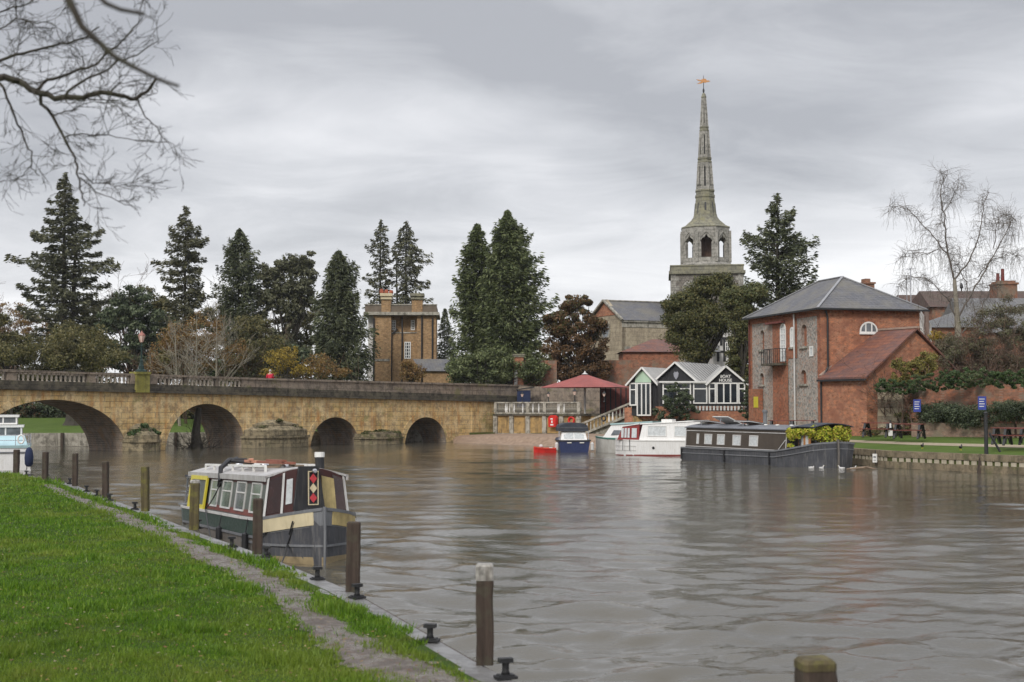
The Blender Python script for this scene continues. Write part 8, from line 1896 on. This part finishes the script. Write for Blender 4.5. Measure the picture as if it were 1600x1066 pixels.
    blob_tree('yew', 'hanging dark green yew between the boat house roof and the warehouse', 'yew', 1160, 114, [(1150, 470, 30, 24), (1175, 460, 26, 22), (1160, 510, 26, 40), (1150, 560, 16, 34), (1168, 590, 12, 46), (1172, 540, 14, 40)], 'yew', 14, n=17000, size=.16, k=120, clump=(1.1, .5), trunk=.3, hollow=.1, mat2='cypress')
    blob_tree('laurel', 'grey green rounded bush before the middle gable of the boat house', 'bush', 1058, 107.6, [(1058, 628, 30, 24), (1042, 645, 22, 18), (1078, 648, 22, 16), (1058, 610, 20, 14)], 'hedge', 15, n=7000, size=.11, k=50, clump=(.5, .22), trunk=.08, zb=1.5)
    blob_tree('shrub', 'dark narrow shrub at the right corner of the boat house', 'bush', 1168, 105, [(1168, 610, 10, 24), (1165, 640, 12, 18)], 'hedge', 16, n=3500, size=.11, k=24, clump=(.45, .2), trunk=.06, zb=1.5)
    blob_tree('shrub', 'sprawling brown shrub beneath the curved balustrade by the steps', 'bush', 1030, 108.5, [(1030, 655, 20, 9), (1010, 660, 12, 7), (1085, 660, 30, 6)], 'copper', 17, n=2500, size=.10, k=24, clump=(.35, .18), trunk=.05, zb=1.3)
conifers()

def understory():
    # evergreens and autumn shrubs behind the bridge parapet
    S = [('holly_tree', 'dark broadleaf evergreen between redwood and lamp post', 'tree', 205, 146, [(205, 470, 34, 26), (180, 500, 34, 28), (225, 505, 36, 34), (200, 550, 60, 36)], 'hedge', 20, 9000, .24, 'bark'),
         ('evergreen_shrub', 'dark green evergreen mass below the olive fir, right of the lamp', 'bush', 262, 148, [(262, 530, 40, 40), (250, 575, 46, 28)], 'cypress2', 21, 7000, .24, None),
         ('evergreen_shrub', 'dark evergreen undergrowth beneath the big redwood', 'bush', 110, 142, [(110, 540, 60, 46), (60, 570, 44, 30), (150, 555, 30, 40)], 'olive', 22, 9000, .17, None),
         ('olive_shrub', 'olive brown thicket at the left edge above the balustrade', 'bush', 20, 138, [(20, 545, 44, 34), (-20, 520, 50, 40), (50, 585, 40, 16)], 'olive', 23, 8000, .22, None),
         ('autumn_shrub', 'orange brown autumn shrub just right of the lamp post', 'bush', 258, 128, [(258, 555, 30, 34), (275, 530, 28, 30), (240, 580, 26, 18)], 'orangeleaf', 24, 2600, .15, 'red'),
         ('autumn_shrub', 'orange brown autumn tree around the pale birch stems', 'tree', 318, 129, [(318, 520, 42, 38), (345, 550, 44, 34), (300, 570, 40, 22)], 'orangeleaf', 25, 3600, .15, 'red'),
         ('autumn_shrub', 'olive and orange twiggy shrub below the dark pine', 'bush', 395, 131, [(395, 520, 36, 36), (420, 555, 46, 34), (380, 575, 40, 20)], 'olive', 26, 5200, .17, 'red'),
         ('yellow_shrub', 'bright yellow leaved shrub behind the walker on the bridge', 'bush', 448, 125, [(440, 560, 32, 20), (465, 578, 34, 12), (425, 582, 24, 10), (455, 548, 14, 10)], 'yellowleaf', 27, 2000, .12, None),
         ('dogwood', 'reddish brown upright stems at the foot of the dark cypress', 'bush', 505, 126, [(500, 572, 34, 24), (470, 585, 20, 12), (530, 582, 24, 12)], 'orangeleaf', 28, 1700, .12, 'redst'),
         ('evergreen_shrub', 'green low evergreen behind the yellow shrub and the twiggy shrub', 'bush', 430, 138, [(430, 560, 60, 36), (380, 575, 50, 24), (330, 580, 50, 20)], 'hedge', 29, 9000, .22, None),
         ('yellow_shrub', 'small yellow brown shrub at the foot of the buff house bay', 'bush', 645, 141, [(645, 582, 22, 18), (636, 570, 12, 10)], 'orangeleaf', 30, 1600, .14, None),
         ('evergreen_shrub', 'dark green undergrowth right of the buff outbuilding', 'bush', 760, 131, [(720, 580, 24, 26), (770, 575, 50, 34), (830, 580, 30, 26)], 'cypress', 31, 8000, .2, None)]
    S += [('holly_tree', 'dark evergreen filling the gap between the redwood and the olive fir, behind the lamp', 'tree', 225, 158, [(185, 490, 30, 36), (225, 480, 34, 40), (255, 500, 30, 44), (150, 500, 30, 40)], 'olive', 32, 9000, .22, 'bark'),
          ('holly_tree', 'muted olive tree mass behind the twiggy shrub and below the dark pine', 'tree', 410, 160, [(345, 510, 40, 40), (400, 520, 44, 44), (455, 520, 40, 44), (490, 510, 24, 40)], 'olive', 33, 9000, .22, 'bark'),
          ('holly_tree', 'olive brown tree mass at the far left behind the redwood', 'tree', 20, 165, [(10, 500, 40, 34), (50, 520, 40, 40), (-30, 510, 40, 40)], 'orangeleaf', 34, 4200, .2, 'bark')]
    for nm, lab, cat, px, Y, sh, mat, seed, n, size, st in S:
        r = blob_tree(nm, lab, cat, px, Y, sh, mat, seed, n=n, size=size, k=80, clump=(1.0, .45), trunk=.12 if st in (None, 'bark') else 0, stems=2 if st == 'bark' else 1)
        if st in ('red', 'redst'):
            rng = random.Random(seed); m = MB(); W_ = sh[0][2]*Y/2222
            top = max(ZH(s[1] - s[3], Y) for s in sh)
            for k in range(11 if st == 'red' else 46):
                x = rng.uniform(-W_, W_)*1.2; H = (top - 1)*rng.uniform(.55, .95)
                if st == 'red': grow(m, Vector((x, rng.uniform(-1, 1), 1)), Vector((rng.gauss(0, .2), rng.gauss(0, .2), 1)).normalized(), H*.45, .06, 4, rng, .42, .06, 3, .012, .72)
                else: grow(m, Vector((x, rng.uniform(-1, 1), 1)), Vector((rng.gauss(0, .12), 0, 1)).normalized(), H*.7, .03, 1, rng, .2, .0, 3, .012, .6)
            m.obj('branches', M['redbark'], r)
    # pale stemmed young trees
    rng = random.Random(7)
    for px, yt, lab, ln in ((282, 505, 'slender pale leaning birch stem nearest the lamp post', -.35), (307, 490, 'slender pale upright birch stem, middle of three', -.02), (338, 480, 'pale forked birch with widest branches, right of three', .0)):
        Y = 124; p = P(px, 595, Y); r = thing('young_birch', lab, 'birch', (p.x, Y, 1), 0, 'pale young birches behind the bridge'); m = MB(); H = ZH(yt, Y) - 1
        m.tube([(0, 0, 0), (ln*.8, 0, H*.4), (ln*1.6, 0, H)], [.14, .09, .02], 6); m.obj('trunk', M['palebark'], r); m = MB()
        for k in range(16):
            f = rng.uniform(.25, .95); s = rng.choice((-1, 1)); grow(m, Vector((ln*1.6*f, 0, H*f)), Vector((s*.7, rng.uniform(-.5, .5), .75)).normalized(), H*.26*(1.2 - f), .045*(1.3 - f), 3, rng, .35, .05, 3, .012, .7)
        m.obj('branches', M['palebark'], r)
    # bare trees against the sky far left
    for px, yt, Y, lab, mt in ((10, 452, 160, 'bare grey tree at the left edge behind the olive thicket', 'redbark'), (200, 425, 175, 'bare brown tree top showing between redwood and fir', 'redbark'), (390, 455, 165, 'bare tree showing through the gap beneath the dark pine', 'redbark')):
        p = P(px, 595, Y); r = thing('bare_tree', lab, 'tree', (p.x, Y, 1)); H = ZH(yt, Y) - 1; m = MB(); m.tube([(0, 0, 0), (.1, 0, H*.35), (0, 0, H*.45)], [.35, .28, .24], 7); m.obj('trunk', M[mt], r); m = MB()
        for k in range(7): grow(m, Vector((0, 0, H*rng.uniform(.3, .45))), Vector((rng.gauss(0, .5), rng.gauss(0, .4), 1)).normalized(), H*.24, .14, 5, rng, .42, .04, 3, .014, .74)
        m.obj('branches', M[mt], r)
    # hedge and trees seen through the arches
    blob_tree('dark_hedge', 'long dark clipped hedge seen through the left arch beyond the lawn', 'hedge', 80, 140, [(30, 640, 70, 22), (110, 640, 70, 22), (190, 640, 60, 22), (-50, 640, 60, 22)], 'hedge', 40, n=12000, size=.2, k=150, clump=(.9, .5), trunk=0, zb=1.6, mat2='copper')
    blob_tree('dark_hedge', 'dark shrubs seen through the second arch from the left', 'hedge', 300, 138, [(270, 645, 50, 20), (330, 645, 50, 22), (400, 640, 50, 22)], 'olive', 41, n=9000, size=.2, k=110, clump=(.9, .5), trunk=0, zb=1.6)
    blob_tree('dark_hedge', 'dark growth behind the two right arches of the bridge', 'hedge', 560, 140, [(480, 650, 60, 26), (560, 650, 60, 26), (650, 650, 60, 26), (730, 645, 50, 26)], 'cypress2', 42, n=9000, size=.22, k=110, clump=(.9, .5), trunk=0, zb=1.2)
    Y = 124; p = P(115, 660, Y); r = thing('tree_trunk', 'thick dark tree trunk on the lawn seen through the left arch', 'tree', (p.x, Y, 1.3)); m = MB(); m.lathe([(1.1, 0), (.75, .5), (.6, 1.4), (.7, 3.0), (.9, 5)], n=10); m.obj('trunk', M['bark'], r); 
    _q = np.random.default_rng(3); v = leaf_cloud(_q, [(_q.normal()*2.4, _q.normal(), 5.6 + abs(_q.normal())*1.3) for _ in range(40)], [(.9, .9, .7)]*40, 9000, .13); fast_mesh('crown', v, 4, M['olive'], r)
    # willow stump bush in the second arch
    g = P(308, 694, 104); r = thing('willow_stump', 'dark stump with bare shoots and driftwood caught under the second arch', 'tree stump', (g.x, 104, -.2)); m = MB(); m.tube([(0, 0, 0), (-.1, 0, 1.4), (.1, .1, 3.2)], [.45, .32, .2], 8); m.obj('trunk', M['bark'], r); m = MB()
    for k in range(46): a = rng.uniform(0, 6.28); grow(m, Vector((rng.gauss(0, .6), rng.gauss(0, .3), .1)), Vector((math.cos(a)*.9, math.sin(a)*.5, rng.uniform(.2, 1.1))).normalized(), rng.uniform(.6, 1.3), .03, 2, rng, .4, .0, 3, .01, .7)
    m.obj('branches', M['bark'], r)
    # growth on the cutwaters
    for i, (c, w, z1, z2) in enumerate(bridge.cut):
        rr = np.random.default_rng(50 + i); cs, rs = [], []
        for k in range(int(16 + (20 if i == 0 else 0))):
            f = rr.uniform(-1, 1); cs.append((c + f*w*.8, -.35 - rr.random()*.5, z1 + (z2 - z1)*(1 - abs(f))*rr.uniform(.4, 1.0) + .05)); rs.append((.32, .25, .16))
        if i == 1: cs, rs = cs[:9], rs[:9]; cs += [(c + w*.75, -.5, z1*.9)]*3 ; rs += [(.3, .3, .3)]*3
        v = leaf_cloud(rr, cs, rs, 2600 if i == 0 else 1300, .10); o = fast_mesh('cutwater_plants', v, 4, M['ivy'] if i == 0 else M['yew']); o.location = BO; o.rotation_euler = (0, 0, BA)
        tag(o, ['leafy green plants growing on the cutwater between the two left arches', 'sparse moss and weeds on the large stepped middle cutwater', 'low weeds growing along the cutwater between the two right arches'][i], 'plants'); 
understory()

def right_green():
    # birch
    Y = 101; p = P(1497, 560, Y); r = thing('silver_birch', 'tall bare weeping silver birch against the sky at the right', 'birch', (p.x, Y, 1.4)); rng = random.Random(21)
    zb = 1.4; X = lambda px: (px - 1497)*Y/2222; Z = lambda py: ZH(py, Y) - zb
    m = MB(); m.tube([(0, 0, 0), (X(1499), 0, Z(560)), (X(1497), 0, Z(505)), (X(1493), 0, Z(437))], [.30, .27, .22, .13], 8); m.obj('trunk', M['palebark'], r)
    m = MB(); limbs = [([(1493, 437), (1478, 385), (1470, 340), (1465, 300), (1478, 270)], .12), ([(1493, 437), (1489, 400), (1475, 372), (1450, 345), (1425, 318), (1400, 318)], .10), ([(1493, 437), (1512, 410), (1525, 370), (1530, 330), (1540, 305)], .11), ([(1497, 500), (1510, 470), (1530, 432), (1555, 390), (1575, 350), (1580, 345)], .13), ([(1497, 500), (1478, 465), (1450, 438), (1420, 432), (1402, 445)], .09), ([(1530, 432), (1548, 408), (1572, 400), (1588, 402)], .06), ([(1512, 480), (1516, 440), (1508, 415), (1512, 395)], .08), ([(1478, 385), (1455, 395), (1430, 390), (1415, 400)], .05), ([(1555, 390), (1560, 350), (1572, 335), (1585, 340)], .05), ([(1470, 340), (1490, 310), (1492, 285)], .05), ([(1505, 520), (1530, 490), (1545, 455), (1560, 440)], .08)]
    for pts, rad in limbs:
        yo = rng.uniform(-1.6, 1.6); q = [Vector((X(a), yo*min(1, i/2), Z(b))) for i, (a, b) in enumerate(pts)]; n = len(q)
        sm = []
        for a, b in zip(q[:-1], q[1:]):
            for k in range(4): sm.append(a.lerp(b, k/4) + Vector((rng.gauss(0, .04), 0, rng.gauss(0, .04))))
        sm.append(q[-1]); m.tube(sm, [max(.012, .62*rad*(1 - .85*i/len(sm))) for i in range(len(sm))], 5, cap=False)
        for i in range(3, len(sm)):
            for _ in range(5):
                d = Vector((rng.gauss(0, .7), rng.gauss(0, .7), rng.gauss(.1, .5))).normalized(); grow(m, sm[i], d, rng.uniform(.4, .9), .014, 2, rng, .5, -.06, 3, .0045, .8, (2, 3), 3, .15)
                if rng.random() < .5: grow(m, sm[i] + d*.6, Vector((rng.gauss(0, .3), rng.gauss(0, .3), -.6)).normalized(), rng.uniform(.6, 1.4), .008, 2, rng, .25, -.3, 3, .004, .6, (2, 3), 3, .1)
    m.obj('branches', M['birchbark'], r)
    # thicket above the wall
    def thick(name, lab, cat, px, Y, sh, mat, seed, n, size, stems, zb=2.5, twigmat='redbark'):
        r = blob_tree(name, lab, cat, px, Y, sh, mat, seed, n=n, size=size, k=90, clump=(.8, .35), trunk=0, zb=zb); rng = random.Random(seed); m = MB(); top = max(ZH(s[1]-s[3], Y) for s in sh); W_ = sum(s[2] for s in sh)/len(sh)*Y/2222*1.6
        for k in range(stems): grow(m, Vector((rng.uniform(-W_, W_), rng.uniform(-1, 1), 1.6)), Vector((rng.gauss(0, .35), rng.gauss(0, .2), 1)).normalized(), (top - 1.6)*.36, .05, 4, rng, .5, .02, 3, .011, .72)
        if stems: m.obj('branches', M[twigmat], r)
    thick('thicket', 'bare brown grey thicket filling the slope right of the birch', 'bush', 1550, 92, [(1550, 530, 60, 50), (1590, 500, 44, 44), (1510, 555, 56, 40), (1600, 560, 50, 50), (1560, 580, 60, 30), (1480, 575, 40, 28)], 'thicket', 60, 26000, .085, 60)
    thick('thicket', 'tangled bare shrub with olive twigs left of the birch foot', 'bush', 1455, 90, [(1455, 570, 36, 26), (1480, 550, 26, 28), (1430, 585, 26, 14)], 'thicket', 61, 13000, .08, 30)
    thick('gold_shrub', 'yellow green shrub hanging over the outhouse corner', 'bush', 1418, 85.2, [(1422, 575, 24, 14), (1405, 592, 18, 12), (1440, 585, 18, 12), (1400, 568, 12, 12), (1450, 565, 20, 18)], 'gold', 62, 7000, .09, 14)
    thick('gold_shrub', 'small bright yellow shrub beside the white gabled house', 'bush', 1467, 97, [(1463, 525, 14, 10), (1472, 530, 12, 10)], 'yellowleaf', 63, 700, .10, 3)
    blob_tree('ivy', 'dark green ivy cushion over the wall end beside the outhouse', 'ivy', 1398, 84.0, [(1385, 603, 20, 14), (1405, 606, 26, 13), (1430, 604, 20, 13)], 'ivy', 64, n=7000, size=.09, k=60, clump=(.42, .2), trunk=0, zb=3.6)
    for px, Y, sh, lab, seed in ((1470, 81.5, [(1440, 597, 26, 15), (1465, 596, 26, 17), (1490, 594, 26, 18), (1512, 592, 24, 19)], 'mixed ivy over the wall top between the two blue signs', 65), (1560, 76.5, [(1530, 590, 26, 20), (1560, 592, 28, 18), (1595, 590, 28, 20)], 'mixed ivy over the wall top right of the right blue sign', 66)):
        blob_tree('ivy', lab, 'ivy', px, Y, sh, 'ivy', seed, n=9000, size=.085, k=90, clump=(.42, .2), trunk=0, zb=3.4, mat2='thicket')
    # clipped hedge in front of the garden wall
    rng2 = np.random.default_rng(70); pts = [Vector((23.9, 83.4)), Vector((26.0, 81.4)), Vector((29.5, 78.2)), Vector((34, 74.5))]; cs, rs = [], []
    for k in range(420):
        f = rng2.random()*3; i = min(2, int(f)); q = pts[i].lerp(pts[i+1], f - i); hh = 1.0 if f > .35 else .45 + f*1.5
        cs.append((q.x + rng2.normal()*.3, q.y + rng2.normal()*.35 - .4, 2.15 + rng2.random()*1.0*hh + .18*math.sin(f*5))); rs.append((.38, .34, .26))
    o = fast_mesh('hedge', leaf_cloud(rng2, cs, rs, 42000, .062), 4, M['hedge']); tag(o, 'dense dark green clipped hedge over the low pink wall below the blue signs', 'hedge')
    r = thing('creeper', 'scrubby green creeper climbing the pale wall end behind the picnic tables', 'creeper', (23.3, 85.3, 0)); v = leaf_cloud(rng2, [(rng2.normal()*.9, -.4, 1.5 + rng2.random()**2*1.2) for _ in range(26)], [(.3, .2, .2)]*26, 2200, .07); fast_mesh('leaves', v, 4, M['olive'], r)
right_green()

def overhang():
    """bare tree whose trunk stands left of the picture and whose boughs reach into its top left corner"""
    Y = 9.0; r = thing('overhanging_tree', 'bare dark boughs and twigs of a near tree reaching in from the top left corner', 'tree', (-6.6, Y, .8)); rng = random.Random(33)
    m = MB(); m.tube([(-.6, 0, -.2), (-.5, .1, 2), (-.3, 0, 4.2), (-.2, 0, 5.6), (0, .1, 7.5)], [.34, .28, .22, .16, .08], 10); m.obj('trunk', M['bark'], r)
    def W(px, py, dy=0): q = P(px, py, Y + dy); return Vector((q.x + 6.6, dy, q.z - .8))
    m = MB()
    limbs = [([(-430, 60), (-200, 90), (0, 120), (30, 128), (55, 145), (85, 153), (130, 152), (160, 145), (185, 148), (215, 156), (232, 142), (245, 122)], .050, 0),
             ([(-430, 60), (-150, 40), (-30, 88), (0, 94), (35, 84), (75, 72), (105, 66), (135, 55), (155, 42)], .026, .5),
             ([(55, 142), (75, 128), (110, 114), (150, 98), (175, 80), (200, 55), (222, 28)], .020, 0),
             ([(95, 152), (130, 130), (165, 110), (185, 96), (215, 84), (248, 64)], .016, -.2),
             ([(60, 152), (80, 182), (100, 212), (115, 245), (124, 270), (128, 305), (131, 322)], .021, .1),
             ([(124, 270), (145, 284), (180, 292), (215, 291)], .008, .1), ([(124, 278), (150, 298), (185, 314), (212, 328)], .009, .1),
             ([(100, 212), (130, 209), (170, 212), (215, 220), (262, 222)], .009, 0),
             ([(0, 130), (12, 152), (25, 185), (38, 215), (48, 240), (50, 262), (62, 275)], .016, .3), ([(48, 258), (36, 275), (22, 284)], .006, .3),
             ([(215, 156), (225, 180), (245, 200), (262, 222)], .010, 0), ([(170, 145), (186, 130), (188, 118)], .010, 0),
             ([(-60, -30), (0, 20), (30, 10), (60, -5)], .016, .8), ([(-60, 60), (0, 48), (25, 30), (60, 36), (80, 32), (98, 66)], .010, .6),
             ([(80, 182), (110, 172), (140, 160), (170, 158)], .008, -.2), ([(0, 105), (20, 100), (30, 70), (55, 52)], .007, .4)]
    for pts, rad, dy in limbs:
        q = [W(a, b, dy) for a, b in pts]; sm = []
        for a, b in zip(q[:-1], q[1:]):
            for k in range(3): sm.append(a.lerp(b, k/3) + Vector((rng.gauss(0, .006), rng.gauss(0, .01), rng.gauss(0, .006))))
        sm.append(q[-1]); N_ = len(sm); m.tube(sm, [max(.0026, .56*rad*(1 - .72*i/N_)) for i in range(N_)], 6, cap=False)
        for i in range(2, N_):
            if sm[i].x - 6.6 < -4.6 and False: continue
            for _ in range(2):
                if rng.random() < .34:
                    t = (sm[i] - sm[i-1]).normalized(); d = (t*.7 + Vector((rng.gauss(0, .6), rng.gauss(0, .7), rng.gauss(0, .6)))).normalized(); grow(m, sm[i], d, rng.uniform(.09, .23), max(.0024, rad*.14*(1 - .6*i/N_)), 3, rng, .45, .0, 3, .0014, .72, (2, 3), 3, .16)
    m.obj('bough', M['bark'], r)
    # thick blurred limbs of the same tree, nearer the camera
    Y2 = 4.2; m = MB()
    def W2(px, py): q = P(px, py, Y2); return Vector((q.x + 6.6, Y2 - Y, q.z - .8))
    for pts, r0, r1 in (([(-900, -700), (-300, -350), (60, -90), (110, 5), (128, 42), (150, 62), (178, 88), (215, 108), (250, 125), (280, 135)], .022, .005), ([(60, -90), (130, -30), (165, 5), (188, 15), (226, 22)], .011, .006)):
        q = [W2(a, b) for a, b in pts]; m.tube(q, [r0 + (r1 - r0)*min(1, (i/(len(q)-1))**.5) for i in range(len(q))], 7)
    m.obj('near_limb', M['bark'], r)
overhang()

def far_belt():
    rng = np.random.default_rng(90); cs, rs = [], []
    for k in range(520):
        x = rng.uniform(-95, 14); h = 9.0 + 1.8*math.sin(x*.21) + 1.0*math.sin(x*.53 + 1); z = 1 + h*rng.random()**.6; cs.append((x, 188 + rng.normal()*3, z)); rs.append((2.0, 1.6, 1.2))
    o = fast_mesh('woods', leaf_cloud(rng, cs, rs, 26000, .34), 4, M['olive']); tag(o, 'distant olive brown belt of trees behind everything on the left, low on the horizon', 'woods'); o['kind'] = 'stuff'
    cs, rs = [], []
    for k in range(200):
        x = rng.uniform(14, 75); z = 1 + 6.0*rng.random()**.6; cs.append((x, 178 + rng.normal()*3, z)); rs.append((2.0, 1.6, 1.2))
    o = fast_mesh('woods', leaf_cloud(rng, cs, rs, 9000, .34), 4, M['hedge']); tag(o, 'distant green belt of trees glimpsed behind the church and the houses', 'woods'); o['kind'] = 'stuff'
far_belt()

def haze():
    m = MB(); m.box(-320, 320, -70, 230, -2.0, 60); 
    mat = bpy.data.materials.new('haze'); mat.use_nodes = True; nt = mat.node_tree; nt.nodes.clear()
    o = nt.nodes.new('ShaderNodeOutputMaterial'); v = nt.nodes.new('ShaderNodeVolumePrincipled'); v.inputs['Color'].default_value = (0.9, 0.93, 1.0, 1); v.inputs['Density'].default_value = 0.00013; v.inputs['Anisotropy'].default_value = 0.2
    nt.links.new(v.outputs[0], o.inputs['Volume']); h = m.obj('haze', mat); struct(h, 'stuff'); tag(h, 'thin pale damp air over the whole river scene', 'haze'); h['kind'] = 'stuff'
haze()
